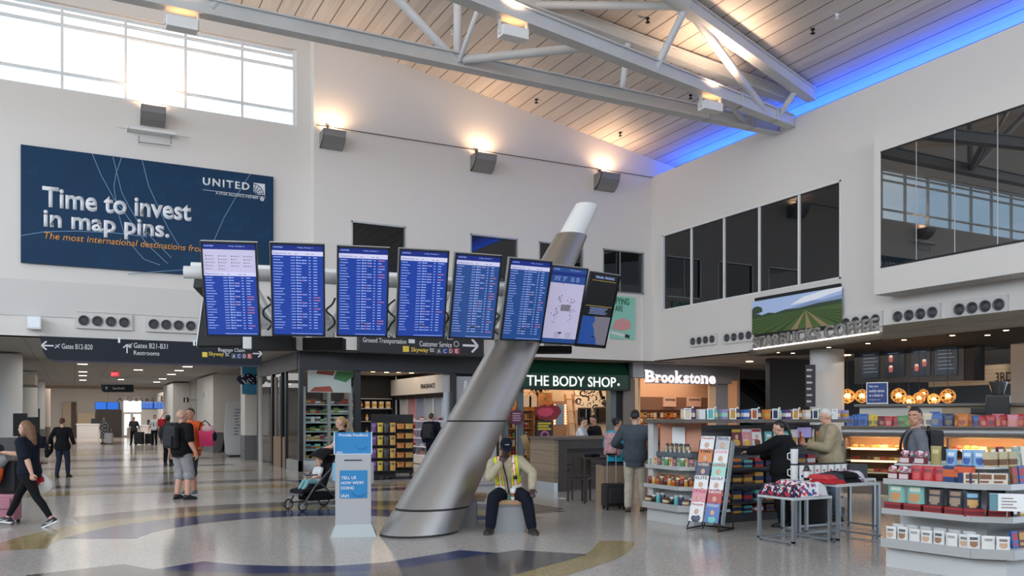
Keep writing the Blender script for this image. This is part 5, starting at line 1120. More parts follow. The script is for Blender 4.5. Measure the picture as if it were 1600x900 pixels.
# ---- dark escalator hall right of the gadget shop
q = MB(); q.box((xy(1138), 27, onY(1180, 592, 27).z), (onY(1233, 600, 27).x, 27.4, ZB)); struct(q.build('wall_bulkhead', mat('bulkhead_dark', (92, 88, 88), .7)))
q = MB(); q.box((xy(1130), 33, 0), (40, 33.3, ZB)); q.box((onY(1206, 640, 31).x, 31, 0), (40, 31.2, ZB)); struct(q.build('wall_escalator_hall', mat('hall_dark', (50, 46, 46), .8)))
t = thing('escalator', 'dark escalator rising behind the snack island', 'escalator', (24, 29, 0))
e0, e1 = onY(1222, 655, 29), onY(1130, 585, 29); dv = (e1 - e0)
q = MB(); q.extr([e0 + Vector((0, 0, -1.3)), e0, e1, e1 + Vector((0, 0, -1.3))], (0, .08, 0)); q.build('side_panel', mat('esc_panel', (56, 54, 56), .4), t, True)
for dz in (0, .32): MB().tube(e0 + Vector((.6 * (dz > 0), -.02, dz)), e1 + Vector((.6 * (dz > 0), -.02, dz)), .055).build('handrail', BLACK, t, True)
q = MB()
for k in range(18): p = e0 + dv * (k / 18.0); q.box((p.x - .2, 29.1, p.z - .9), (p.x + .2, 30.1, p.z - .6))
q.build('step', STEELD, t, True)

# ================================================================== RIGHT SIDE: COFFEE BAR UNDER THE PLANK CANOPY
XK = 17.2
k0, k1, kw = onX(1379, 531, XK), onX(1592, 511, XK), onX(1170, 551, XW - .02)
kt = onX(1379, 508.5, XK).z; kb = k0.z
t = thing('plank_canopy', 'weathered plank canopy fascia with downlights over the coffee bar', 'canopy', (XK, 13, kb))
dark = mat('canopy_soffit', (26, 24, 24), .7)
q = MB(); q.extr([(XK, k1.y, kb), (XK, k0.y, kb), (XK, k0.y, kt), (XK, k1.y, kt)], (.06, 0, 0)); q.box((XK, k1.y - .06, kb), (XW, k1.y, kt)); q.build('fascia', WOODD, t, True)
kl = onX(1172, 543.5, XW - .02).z; zl0, zl1 = kb + .02, kb + .19
q = MB(); q.add([(XK, k0.y, zl0), (XW - .02, kw.y, zl0), (XW - .02, kw.y, zl1), (XK, k0.y, zl1), (XK + .06, k0.y, zl0), (XW + .04, kw.y, zl0), (XW + .04, kw.y, zl1), (XK + .06, k0.y, zl1)], [(0, 1, 2, 3), (4, 7, 6, 5), (0, 4, 5, 1), (3, 2, 6, 7), (1, 5, 6, 2), (0, 3, 7, 4)]); q.build('tapered_fascia', WOODD, t, True)
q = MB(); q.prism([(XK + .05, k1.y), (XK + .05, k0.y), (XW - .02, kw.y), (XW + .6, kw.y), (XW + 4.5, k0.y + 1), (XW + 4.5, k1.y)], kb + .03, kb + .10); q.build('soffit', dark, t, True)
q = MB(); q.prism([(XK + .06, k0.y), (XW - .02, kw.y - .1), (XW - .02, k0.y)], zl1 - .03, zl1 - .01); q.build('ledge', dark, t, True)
q = MB()
lensm = mat('canopy_lens', (255, 208, 160), .4, emit=14)
for x, y in ((1215, 551), (1239, 552), (1295, 543), (1356, 537), (1412.5, 531.5), (1488, 524.5), (1543, 524), (1572, 516.5)):
    p = onZ(x, y, kb + .025); MB().lathe([(.055, 0), (.055, .012)], p, n=12).build('downlight', lensm, t, True); lamp('canopy_downlight', 'SPOT', p + Vector((0, 0, -.02)), 14, WARM, aim=p - UP, spot=1.7, radius=.05)
# raised shop letters standing on the ledge and their LED line
u = (Vector((XW - .02, kw.y, 0)) - Vector((XK, k0.y, 0))).normalized()
t = thing('coffee_sign', 'grey raised coffee shop letters standing on the canopy edge', 'sign', (XK + .3, 16, zl1))
pa, pb = (Vector((XW - .02, kw.y, zl1 + .02)) - u * .35 - Vector((.03, 0, 0))), Vector((XK, k0.y, zl1 + .02)) + u * .08 - Vector((.03, 0, 0))
me_l = letter('STARBUCKS COFFEE', pa, (pb - pa), UP, (pb - pa).length, .34, mat('letters_stone', (150, 146, 142), .55), t, bold=.03, depth_=.07, space=1.05)
MB().bar(pa - Vector((.02, 0, .015)), pb - Vector((.02, 0, .015)), .03, .035).build('led_line', mat('led_white', (255, 250, 245), .4, emit=3), t, True)
# plantation picture screen
A, B = onX(1180, 466, XW - .08), onX(1312, 512, XW - .08)
t = thing('picture_screen', 'wide screen showing green plantation rows under a blue sky', 'picture', (XW, (A.y + B.y) / 2, B.z)); zp1 = A.z; zp0 = onX(1180, 528, XW - .08).z
MB().box((XW - .1, B.y, zp0), (XW - .01, A.y, zp1)).build('casing', BLACK, t, True)
def pic(u_, v_): return Vector((XW - .106, A.y + .1 + (B.y - .1 - A.y - .1) * u_, zp0 + .1 + (zp1 - zp0 - .2) * v_))
PM = [mat('pic_sky', (150, 170, 205), .4, emit=.4), mat('pic_cloud', (205, 210, 220), .4, emit=.4), mat('pic_hill', (116, 134, 172), .4, emit=.45), mat('pic_trees', (48, 66, 46), .4, emit=.3), mat('pic_field', (70, 92, 46), .4, emit=.25), mat('pic_row', (44, 66, 34), .4, emit=.3), mat('pic_soil', (140, 122, 90), .4, emit=.25)]
q = MB(); lf = Vector((-.0015, 0, 0))
def pp(pts, mi, l): q.poly([pic(*p) + lf * l for p in pts], mi)
pp([(0, .5), (1, .5), (1, 1), (0, 1)], 0, 0); pp([(.45, .72), (.7, .75), (.9, .86), (1, .9), (1, 1), (.85, 1), (.6, .9)], 1, 1); pp([(.35, .58), (.55, .68), (.7, .76), (.8, .73), (1, .8), (1, .55), (.35, .5)], 2, 2)
pp([(0, .42), (0, .62), (.08, .6), (.12, .55), (.2, .6), (.28, .56), (.4, .62), (.55, .6), (.75, .66), (1, .68), (1, .52), (.5, .5)], 3, 3); pp([(0, .74), (.02, .82), (.07, .84), (.12, .78), (.13, .66), (.08, .62), (.02, .6), (0, .58)], 3, 4)
pp([(0, 0), (1, 0), (1, .56), (.6, .53), (.3, .5), (0, .47)], 4, 4)
vpu = (.62, .56)
for k in range(17):
    x = -.9 + k * .17; pp([(max(-.0, min(1, x)), 0 if 0 <= x <= 1 else min(.45, abs(x if x < 0 else x - 1) * .55)), (max(0, min(1, x + .07)), 0 if 0 <= x + .07 <= 1 else min(.45, abs((x + .07) if x + .07 < 0 else x - .93) * .55)), (vpu[0] + .012 * (x - .3), vpu[1] - .05), (vpu[0] + .012 * (x - .35), vpu[1] - .05)], 6 if k in (8, 9, 10) else 5, 5)
q.build('picture', PM, t, True)
# big round column
round_column(18.75, 17.0, .46, 'large round grey column under the plank canopy', ZB, 'round_column')
p = atd(1263, 600, 23.0); t = thing('column_banner', 'narrow dark notice strip on the round column', 'banner', p, -PSI); MB().box((-.1, -.1, -.62), (.16, -.06, .52)).build('panel', mat('notice_dark', (52, 54, 60), .5), t)
q = MB()
for k in range(6): q.box((-.08, -.105, -.5 + .17 * k), (.04 + .03 * (k % 2), -.1, -.45 + .17 * k))
q.build('printed_line', mat('notice_print', (200, 196, 196), .5), t)
# menu boards
m0, m1 = fl(1335, 25), fl(1506, 22.4); md_ = (m1 - m0); ml = md_.length; ang = math.atan2(md_.y, md_.x)
t = thing('menu_board', 'dark menu board housing with four screens over the coffee bar', 'menu board', (m0.x, m0.y, 2.62), ang)
zt_ = 1.06
MB().box((0, 0, 0), (ml, .35, zt_)).build('housing', mat('menu_housing', (48, 50, 54), .45), t); MB().box((ml, .02, -.0), (ml + .25, .6, zt_)).build('end_box', BLACKM, t)
for k, (a, b_) in enumerate(((.07, .25), (.31, .49), (.55, .72), (.76, .95))):
    MB().box((a * ml, -.03, .16), (b_ * ml, 0, .9)).build('screen', mat('menu_screen', (26, 36, 48), .25, emit=.5), t)
    q = MB()
    for r in range(6):
        if r < 1 or k in (0, 3): q.box((a * ml + .08, -.033, .82 - .1 * r), (a * ml + .08 + .35 + .05 * (r % 3), -.03, .84 - .1 * r))
    q.build('menu_text', mat('menu_print', (110, 124, 150), .4, emit=.4), t)
    if k in (1, 2):
        for j in range(2): q = MB(); xx = (a + (b_ - a) * (.3 + .4 * j * (k == 2))) * ml; zz = .3 + .12 * (j if k == 2 else 2.4 * j); q.add([(xx - .05, -.034, zz), (xx + .05, -.034, zz), (xx + .07, -.034, zz + .14), (xx - .07, -.034, zz + .14)], [(0, 1, 2, 3)]); q.build('drink_picture', mat('drink_pink', (170, 92, 92), .4, emit=.4), t); q = MB(); q.ball((xx, -.034, zz + .16), (.06, .004, .04), n=8); q.build('drink_cream', mat('drink_cream', (220, 200, 190), .4, emit=.4), t)
# back wall of the bar, dark with pendant lamps
q = MB(); q.box((21, 21.5, 0), (40, 21.7, ZB)); struct(q.build('wall_coffee_bar', mat('bar_dark', (44, 40, 38), .7)))
A = fl(1452, 25.5); B = fl(1583, 23); t = thing('fascia_panel', 'pale boarded fascia with dark letters behind the coffee bar', 'sign', (A.x, A.y, 2.5)); q = MB(); d_ = (B - A).normalized()
q.extr([A + UP * 2.55, B + UP * 2.55, B + UP * 3.1, A + UP * 3.1], Vector((d_.y, -d_.x, 0)) * -.06 if False else Vector((.05, .06, 0))); q.build('board', planks('fascia_boards', (186, 172, 156), (130, 118, 104), .11, .008, 'Z', .6, .05), t, True)
pl_ = (A + B) / 2; lamp('fascia_fill_spot', 'SPOT', pl_ + Vector((-.9, -1.2, 3.5)), 60, SOFT, aim=pl_ + UP * 2.8, spot=1.9, radius=.2)  # spot added to brighten the fascia boards, no fitting modelled
MB().box((A.x + .2, A.y + .1, 3.05), (A.x + .26, A.y + .16, ZB + .01)).build('hanger', BLACK, t, True)
pz = A + d_ * ((B - A).length * .80); letter('3RD', pz + UP * 2.62 - Vector((.02, .03, 0)), d_, UP, .5, .26, BLACK, t, bold=.01)
p = fl(1598, 21.5); q = MB(); q.box((p.x - .02, p.y - .3, 0), (p.x + 1.0, p.y + .3, ZB)); struct(q.build('wall_bar_pier', mat('bar_pier', (140, 132, 126), .7)))
wv = mat('woven_brass', (196, 140, 70), .4, emit=.5); gl_ = mat('pendant_glow', (255, 204, 130), .4, emit=7)
for i, (x, y, rp, d) in enumerate(((1324, 619, 11, 23.6), (1347, 619, 10.5, 23.4), (1404, 618, 11, 23), (1420, 627, 9, 22.5), (1436, 622, 9, 23.2), (1443, 615, 7, 24), (1459, 624, 9, 22.4), (1481, 619, 11, 22.6))):
    p = atd(x, y, d); r = rp / F_PX * d; t = thing('pendant_lamp', 'glowing woven brass globe pendant, %s along the bar from the round column' % ORD[i], 'pendant lamp', p, 0, 'woven globe pendants over the coffee bar')
    q = MB()
    for k in range(9):
        M = Matrix.Rotation(k * 1.13, 4, 'Z') @ Matrix.Rotation(.5 + .35 * (k % 4), 4, 'X'); q.path([M @ Vector((r * math.cos(a * PI / 10), r * math.sin(a * PI / 10), 0)) for a in range(20)], .010, n=5, closed=True)
    q.build('woven_shade', wv, t); MB().ball((0, 0, 0), r * .42, n=12).build('bulb', gl_, t); MB().tube((0, 0, r), (0, 0, ZB - p.z - .002), .008, n=5).build('cord', BLACK, t)
    if i % 3 == 0: lamp('pendant_light', 'POINT', p + Vector((0, 0, -.02)), 16, WARM, radius=.12)
# raised bar back with pale panels
A, B = fl(1343, 19.6), fl(1640, 17.6); d_ = (B - A).normalized(); ang = math.atan2(d_.y, d_.x); L_ = (B - A).length
t = thing('bar_partition', 'tall pale bar partition with a dark ledge behind the pastry case', 'counter', A, ang)
MB().box((0, 0, 0), (L_ * .46, .3, 1.86)).build('pale_panel', mat('bar_white', (190, 188, 180), .5), t); MB().box((L_ * .46, 0, 0), (L_, .3, 1.88)).build('wood_panel', mat('bar_oak', (168, 146, 118), .5, var=.06), t); MB().box((-.1, -.12, 1.88), (L_, .42, 1.94)).build('ledge', mat('bar_ledge', (104, 100, 96), .4), t)
# coffee machine and cups on the ledge
p = A + d_ * (L_ * .70) + UP * 1.60 + Vector((-.28, -.4, 0)); t = thing('coffee_grinder', 'black coffee machine head above the pastry case', 'coffee machine', p, ang); MB().box((-.22, -.15, 0), (.22, .2, .5), bev=.04).build('body', BLACK, t); MB().lathe([(.1, .5), (.17, .74), (.17, .78)], (0, 0, 0), n=14).build('hopper', mat('hopper', (60, 58, 60), .2), t); MB().box((-.5, -.1, .1), (-.2, .1, .24), bev=.02).build('drip_head', BLACK, t)
# blue notice on the ledge
p = A + d_ * (L_ * .045) + UP * 1.94; t = thing('notice_sign', 'small blue notice about using a mobile device at the bar', 'sign', p, ang); MB().box((-.02, 0, 0), (.44, .03, .5)).build('frame', ALU, t); MB().box((0, -.008, .03), (.42, 0, .48)).build('panel', mat('notice_blue', (28, 52, 116), .4, emit=.15), t)
for k, s_ in enumerate(('Use your', 'mobile device', 'or a kiosk to')):
    o = letter(s_, Vector((.04, -.009, .37 - .1 * k)), (1, 0, 0), (0, 0, 1), (.2, .33, .3)[k], .065, ARW, None, depth_=0, bold=.01); o.parent = t
o = letter('change your seat', Vector((.04, -.009, .08)), (1, 0, 0), (0, 0, 1), .24, .035, ARW, None, depth_=0); o.parent = t
# pastry case
A, B = fl(1316, 18.2), fl(1660, 16.2); d_ = (B - A).normalized(); ang = math.atan2(d_.y, d_.x); L_ = (B - A).length; PCT = 1.45
t = thing('pastry_case', 'long lit pastry case with steel top rail', 'display case', A, ang)
CASE = mat('case_steel', (120, 112, 104), .4, .8)
MB().box((0, .1, 0), (L_, .9, .28)).build('base', CASE, t); MB().box((0, .8, .28), (L_, .9, PCT - .12)).build('back_panel', mat('case_back', (150, 112, 78), .5), t); MB().box((-.02, .0, PCT - .14), (L_, .92, PCT)).build('top', CASE, t)
MB().tube((0, .06, PCT - .13), (L_, .06, PCT - .13), .12, n=18).build('top_rail', STEELD, t); MB().box((0, .1, .28), (.05, .9, PCT - .1)).build('end_panel', CASE, t); MB().box((L_ * .5, .1, .28), (L_ * .5 + .05, .9, PCT - .1)).build('divider', CASE, t)
tubem = mat('case_tube', (255, 206, 150), .4, emit=3.2)
CZs = (.46, .72, .98)
for z in CZs: MB().box((.05, .22, z - .03), (L_, .82, z)).build('shelf', mat('case_shelf', (214, 190, 160), .35), t); [MB().box((.15 + 1.05 * k, .19, z - .045), (.15 + 1.05 * k + .9, .22, z - .015)).build('light_tube', tubem, t) for k in range(int(L_ / 1.05)) if (k + int(z * 10)) % 4]
MB().box((.04, .095, .28), (L_, .1, PCT - .14)).build('front_glass', GLASS, t)
M = Matrix.Translation(A) @ Matrix.Rotation(ang, 4, 'Z')
for k in range(5): lamp('case_light', 'AREA', M @ Vector((L_ * (.1 + .2 * k), .25, PCT - .27)), 15, WARM, 1.0, .08, aim=M @ Vector((L_ * (.1 + .2 * k), .6, .3)))
def bun(rgb, kind):
    key = ('bun', rgb, kind)
    if key not in GC:
        q = MB()
        if kind == 0: q.lathe([(.05, 0), (.075, .02), (.07, .05), (.03, .07)], n=12)
        elif kind == 1: q.path([(.07 * math.cos(a), .07 * math.sin(a), .03) for a in [x * .45 - 1.4 for x in range(9)]], [.01, .02, .028, .032, .034, .032, .028, .02, .01], n=8)
        else: q.box((-.07, -.05, 0), (.07, .05, .05), bev=.012)
        GC[key] = q.mesh('pastry', [colr(rgb, .5)])
    return GC[key]
random.seed(14)
for zi, z in enumerate(CZs):
    for k in range(26):
        x = .2 + (L_ - .4) * k / 25; kind = random.randrange(3); cn = random.choice([(196, 140, 70), (150, 92, 44), (222, 190, 130), (170, 60, 50), (96, 58, 36)])
        put('pastry', bun(cn, kind), M @ Vector((x, .42 + .06 * (k % 2), z)), ang + random.random(), '%s, %s along the %s shelf of the pastry case' % (('round bun', 'crescent pastry', 'square cake slice')[kind], ORD[k], ('lowest', 'middle', 'top')[zi]), 'pastry', 'pastries in the lit case')
# crisp packets along the case top
seq = ['blue', 'blue', 'blue', 'yellow', 'yellow', 'maroon', 'red', 'red', 'green', 'green', 'green', 'white', 'cream', 'blue', 'blue', 'navy', 'orange', 'orange', 'orange', 'blue', 'red', 'red', 'pink', 'red', 'pink', 'red', 'red', 'yellow', 'yellow', 'gold']
for k, cn in enumerate(seq):
    x = .12 + (L_ - .3) * k / (len(seq) - 1); big = cn in ('blue', 'white', 'cream') and 10 < k < 16
    put('crisp_packet', pouch_item(.20, .09, .30 if big else .24, CN[cn], tuple(int(v * .8 + 34) for v in CN[cn]), tuple((v + u_) // 2 for v, u_ in zip(CN[cn], CN[random.choice(['gold', 'cream', 'maroon', 'navy'])]))), M @ Vector((x, .35 + random.uniform(-.06, .06), PCT)), ang + random.uniform(-.35, .35), '%s crisp packet, %s from the round column along the pastry case top' % (cn, ORD[k]), 'crisp packet', 'crisp packets on the pastry case', sc=random.uniform(.84, 1.08), tilt=random.uniform(-.2, .05))
# downlights in the soffit behind
for i, (x, y) in enumerate(((1531, 580), (1532, 570), (1573, 541), (1171, 565), (1244, 577), (1323, 555))):
    p = onZ(x, y, ZB - .002); o = MB().lathe([(.13, -.012), (.13, 0)], p, n=14).build('recessed_light', mat('soffit_lens', (255, 220, 180), .4, emit=5)); tag(o, ('round downlight over the bar fascia letters', 'round downlight just behind the bar fascia', 'round downlight nearest the end of the plank fascia', 'round downlight in front of the escalator bulkhead', 'round downlight beside the round column', 'pale square downlight between the column and menu boards')[i], 'ceiling light', 'soffit downlights')
lamp('bar_soffit_light', 'AREA', (21.5, 15, ZB - .1), 110, SOFT, 6, 6, aim=(22, 15, 0)); lamp('shops_soffit_light', 'AREA', (21, 22.8, ZB - .08), 90, (1, .9, .8), 4, 2, aim=(21, 22.8, 0))
# ================================================================== PEOPLE
SKL = mat('skin_light', (206, 160, 138), .5); SKM = mat('skin_tan', (186, 138, 110), .5); SKD = mat('skin_dark', (66, 44, 36), .45)
EYEW = mat('eye_white', (225, 222, 216), .3); EYED = mat('eye_dark', (28, 20, 18), .3); LIP = mat('lip', (150, 84, 78), .5); LIPD = mat('lip_dark', (70, 38, 36), .5)
def eloft(mb, pts, ab, xd):
    xd = Vector(xd).normalized(); n = 20; o = len(mb.v); pts = [Vector(p) for p in pts]; k = len(pts)
    for i, p in enumerate(pts):
        d = (pts[min(i + 1, k - 1)] - pts[max(i - 1, 0)]).normalized(); x = (xd - d * xd.dot(d)).normalized(); y = d.cross(x); a, b_ = ab[i]
        for j in range(n):
            t = 2 * PI * j / n; c_, s_ = math.cos(t), math.sin(t)
            mb.v.append(p + x * (a * math.copysign(abs(c_) ** .85, c_)) + y * (b_ * math.copysign(abs(s_) ** .85, s_)))
    for i in range(k - 1):
        for j in range(n): mb.f.append([o + i * n + j, o + i * n + (j + 1) % n, o + (i + 1) * n + (j + 1) % n, o + (i + 1) * n + j]); mb.m.append(0); mb.sm.append(True)
    mb.f.append([o + j for j in range(n)][::-1]); mb.m.append(0); mb.sm.append(True); mb.f.append([o + (k - 1) * n + j for j in range(n)]); mb.m.append(0); mb.sm.append(True)
def limb(mb, pts, rs):
    for i in range(len(pts) - 1): mb.path([pts[i], pts[i + 1]], [rs[i], rs[i + 1]], n=14)
    for p, r in zip(pts, rs): mb.ball(p, r, n=14)
def ik(a, b_, l1, l2, pole):
    a, b_ = Vector(a), Vector(b_); d = b_ - a; L = min(d.length, (l1 + l2) * .999); d.normalize(); b2 = a + d * L
    x = (l1 * l1 - l2 * l2 + L * L) / (2 * L); h = math.sqrt(max(0, l1 * l1 - x * x)); pole = Vector(pole); pv = pole - d * pole.dot(d)
    pv = pv.normalized() if pv.length > 1e-4 else d.orthogonal().normalized()
    return a + d * x + pv * h, b2
def remesh(mb, name, voxel, m, smooth_=2):
    me = mb.mesh(name + '_raw', m if isinstance(m, (list, tuple)) else [m]); o = bpy.data.objects.new('tmp', me); COL.objects.link(o)
    r = o.modifiers.new('r', 'REMESH'); r.mode = 'VOXEL'; r.voxel_size = voxel; r.use_smooth_shade = True
    s = o.modifiers.new('s', 'SMOOTH'); s.factor = .5; s.iterations = smooth_
    dg = bpy.context.evaluated_depsgraph_get(); out = bpy.data.meshes.new_from_object(o.evaluated_get(dg)); bpy.data.objects.remove(o); bpy.data.meshes.remove(me)
    out.name = name; out.materials.clear()
    for q in (m if isinstance(m, (list, tuple)) else [m]): out.materials.append(q)
    for p in out.polygons: p.use_smooth = True; p.material_index = 0
    return out
def hand(mb, w_, hd, pn, curl, side, sc=1.0):
    # wrist, hand direction, palm normal (towards the palm), curl in radians per joint
    hd = Vector(hd).normalized(); pn = Vector(pn); pn = (pn - hd * pn.dot(hd)).normalized(); ac = hd.cross(pn) * side
    R = Matrix((ac, hd, pn)).transposed(); w_ = Vector(w_)
    mb.ball(w_ + hd * .045 * sc, (.042 * sc, .052 * sc, .016 * sc), n=12, M=R); mb.path([w_ - hd * .01, w_ + hd * .02 * sc], [.027 * sc, .026 * sc], n=12)
    for off, ln in ((-.03, .066), (-.0105, .078), (.0105, .074), (.029, .058)):
        p = w_ + ac * off * sc + hd * .082 * sc; d = hd.copy(); pts = [p - hd * .02 * sc, p]; a = 0
        for seg in (.46, .32, .22):
            a += curl; d = hd * math.cos(a) + pn * math.sin(a); p = p + d * ln * seg * sc; pts.append(p)
        mb.path(pts, [.0095 * sc, .0098 * sc, .009 * sc, .0085 * sc, .0072 * sc], n=8)
    p = w_ - ac * .034 * sc + hd * .022 * sc; d = (-ac * .75 + hd * .65 + pn * .25).normalized(); q = p + d * .036 * sc; q2 = q + (hd * .9 - ac * .15 + pn * (.2 + curl * .5)).normalized() * .032 * sc
    mb.path([p - d * .01, q, q2], [.013 * sc, .011 * sc, .009 * sc], n=8)
def person(label, pos, face, H=1.72, girth=1.0, skin=SKL, pelvis=(0, 0, .94), lean=(0, 0), neck=None, head=(0, 0), hands=None, feet=None, top=None, bottom=None, shoes=None, hair=None, vox=.012, group=None, hs=1.0, name='person', eyes=True, elbow=None, spread=1.0):
    face = Vector(face); rz = math.atan2(face.y, face.x) - PI / 2; s = H / 1.75
    pos = Vector((pos[0], pos[1], 0))
    pel = Vector(pelvis); nk = Vector(neck) if neck else pel + Vector((math.sin(lean[1]) * .5, math.sin(lean[0]) * .5, math.cos(lean[0]) * math.cos(lean[1]) * .5)); ax = (nk - pel).normalized()
    xl = Vector((1, 0, 0)); xl = (xl - ax * xl.dot(ax)).normalized(); fr = ax.cross(xl); fr = fr if fr.y > 0 else -fr
    P = lambda t, f=0: pel + ax * t + fr * f
    sh = {k: P(.455) + xl * (.178 * k * (1 + (girth - 1) * .6)) for k in (1, -1)}; hip = {k: pel + Vector((.09 * k, 0, -.02)) for k in (1, -1)}
    hands = hands or {}; feet = feet or {}; elbow = elbow or {}
    A = {}
    for k in (1, -1):
        h_ = hands.get(k) or dict(p=sh[k] + Vector((.07 * k, .05, -.52)), d=(0, .12, -1), n=(-k, 0, 0), c=.3)
        e_, w_ = ik(sh[k], h_['p'], .29, .262, elbow.get(k, (.35 * k, -.8, -.3))); A[k] = (sh[k], e_, w_, h_)
    Lg = {}
    for k in (1, -1):
        f_ = feet.get(k) or dict(p=(.1 * k, 0, .085), yaw=-.12 * k, pitch=0)
        kn, an = ik(hip[k], f_['p'], .43, .42, f_.get('pole', (.05 * k, 1, 0))); Lg[k] = (hip[k], kn, an, f_)
    g = girth
    tors = [(-.11, .12, .09), (-.04, .155, .118), (.04, .160, .120), (.14, .142, .106), (.22, .138, .102), (.32, .160, .114), (.40, .170, .108), (.46, .150, .088), (.50, .085, .064), (.53, .056, .056)]
    def add_torso(mb, inf=0, t0=-9, t1=9, gg=1.0, flare=0):
        T = [(t, a, b_) for t, a, b_ in tors if t0 <= t <= t1]
        if t0 > -9 and T[0][0] > t0 + .01: T.insert(0, (t0, T[0][1], T[0][2]))
        if T[0][0] >= t0 and t0 < -.11 and t0 > -9: T.insert(0, (t0, .15, .115))
        eloft(mb, [P(t) for t, a, b_ in T], [((a * (1 + (g - 1) * gg) + inf) * spread + flare * max(0, .1 - t), b_ * (1 + (g - 1) * gg * 1.3) + inf + flare * max(0, .1 - t)) for t, a, b_ in T], xl)
        if t1 > .45:
            for k in (1, -1): mb.ball(sh[k] - xl * .012 * k, .062 + inf, n=14); mb.path([P(.45), sh[k]], [.08 + inf, .06 + inf], n=14)
    def add_arm(mb, k, inf=0, upto=2.0, flare=0):
        a, e_, w_, h_ = A[k]; ga = 1 + (g - 1) * .6
        pts, rs = [a, a.lerp(e_, .5)], [.058 * ga + inf, .050 * ga + inf]
        if upto >= 1: pts.append(e_); rs.append(.041 * ga + inf); 
        else: pts[-1] = a.lerp(e_, upto); rs[-1] += flare
        if upto > 1: f = min(1, upto - 1); pts += [e_.lerp(w_, .35 * f), e_.lerp(w_, f)]; rs += [.043 * ga + inf, (.027 + .012 * (1 - f)) * ga + inf]
        limb(mb, pts, rs)
    def add_leg(mb, k, inf=0, upto=2.0, loose=0):
        a, kn, an, f_ = Lg[k]; gl = 1 + (g - 1) * .7; bk = (kn - an).normalized().cross(Vector((1, 0, 0))); bk = bk if bk.y < 0 else -bk
        if upto <= 1: limb(mb, [a, a.lerp(kn, .5 * upto), a.lerp(kn, upto)], [.088 * gl + inf, .080 * gl + inf + loose * .5, .068 * gl + inf + loose])
        else:
            f = upto - 1; pts = [a, a.lerp(kn, .5), kn, kn.lerp(an, .35 * min(1, f / .5)) + bk * .012, kn.lerp(an, f)]; limb(mb, pts, [.088 * gl + inf, .078 * gl + inf, .056 * gl + inf + loose * .5, .054 * gl + inf + loose * .7, (.038 + .010 * (1 - f)) * gl + inf + loose])
    hc0 = nk + ax * .035 + fr * .012
    HR = Matrix.Rotation(head[0], 3, 'Z') @ Matrix.Rotation(head[1], 3, 'X'); hb = nk + ax * .06 + fr * .01
    def Hp(x, y, z): return hb + HR @ (Vector((x, y, z + .112)) * hs)
    b = MB(); add_torso(b)
    for k in (1, -1):
        add_arm(b, k); hand(b, A[k][2], A[k][3]['d'], A[k][3]['n'], A[k][3].get('c', .3), k); add_leg(b, k)
        an, f_ = Lg[k][2], Lg[k][3]; fd = Vector((math.sin(-f_.get('yaw', 0)), math.cos(f_.get('yaw', 0)), 0)); pt = f_.get('pitch', 0); fd = (fd * math.cos(pt) - UP * math.sin(pt)); fu = (UP * math.cos(pt) + Vector((fd.x, fd.y, 0)) * math.sin(pt)); f_['fd'], f_['fu'] = fd, fu
        limb(b, [an - fd * .035 - fu * .04, an + fd * .06 - fu * .045, an + fd * .13 - fu * .055], [.03, .032, .024])
    b.path([P(.47), hb + HR @ Vector((0, -.008, .06))], [.058, .052], n=14)
    b.ball(Hp(0, -.008, .022), (.076 * hs, .096 * hs, .104 * hs), n=20, M=HR); b.ball(Hp(0, .022, -.052), (.057 * hs, .068 * hs, .066 * hs), n=16, M=HR); b.ball(Hp(0, .05, -.078), (.032 * hs, .034 * hs, .03 * hs), n=12, M=HR)
    b.ball(Hp(0, .092, -.022), (.014 * hs, .020 * hs, .017 * hs), n=10, M=HR); b.path([Hp(0, .084, .012), Hp(0, .100, -.018)], [.009 * hs, .012 * hs], n=8); b.ball(Hp(0, .066, .036), (.058 * hs, .026 * hs, .014 * hs), n=12, M=HR); b.ball(Hp(0, .08, -.056), (.022 * hs, .012 * hs, .011 * hs), n=10, M=HR)
    for k in (1, -1): b.ball(Hp(.077 * k, -.004, -.008), (.010 * hs, .022 * hs, .032 * hs), n=10, M=HR)
    root = link(name, remesh(b, 'body', vox, skin), None, loc=pos, rot=(0, 0, rz)); root.scale = (s, s, s); tag(root, label, 'person', group)
    def child(nm, me): o = bpy.data.objects.new(nm, me); COL.objects.link(o); o.parent = root; return o
    vx = max(vox, .011)
    if bottom:
        q = MB(); inf = bottom.get('inf', .012); add_torso(q, inf, -.11, .06)
        for k in (1, -1): add_leg(q, k, inf, bottom.get('upto', 1.94), bottom.get('loose', .006))
        child(bottom.get('name', 'trousers'), remesh(q, 'trousers', vx, bottom['m']))
    if top:
        q = MB(); inf = top.get('inf', .014); add_torso(q, inf + .004, top.get('hem', -.10), .51, 1.0, top.get('flare', 0))
        for k in (1, -1): add_arm(q, k, inf, top.get('sleeve', .7), .008)
        if top.get('skirt'): eloft(q, [P(.0), P(-.2), P(-.2) + Vector((0, .0, -top['skirt'] + .1))], [(.18 * g, .14 * g), (.2 * g, .17 * g), (.22 * g, .19 * g)], xl)
        if top.get('collar'): q.path([P(.45), P(.52)], [.085, .068], n=14)
        sh_me = remesh(q, 'shirt', vx, top['m']); child(top.get('name', 'shirt'), sh_me)
        if top.get('tie'): q = MB(); eloft(q, [P(.14, .128 * g), P(.3, .132 * g), P(.45, .116)], [(.032, .008), (.024, .008), (.014, .008)], xl); child('tie', q.mesh('tie', BLACK))
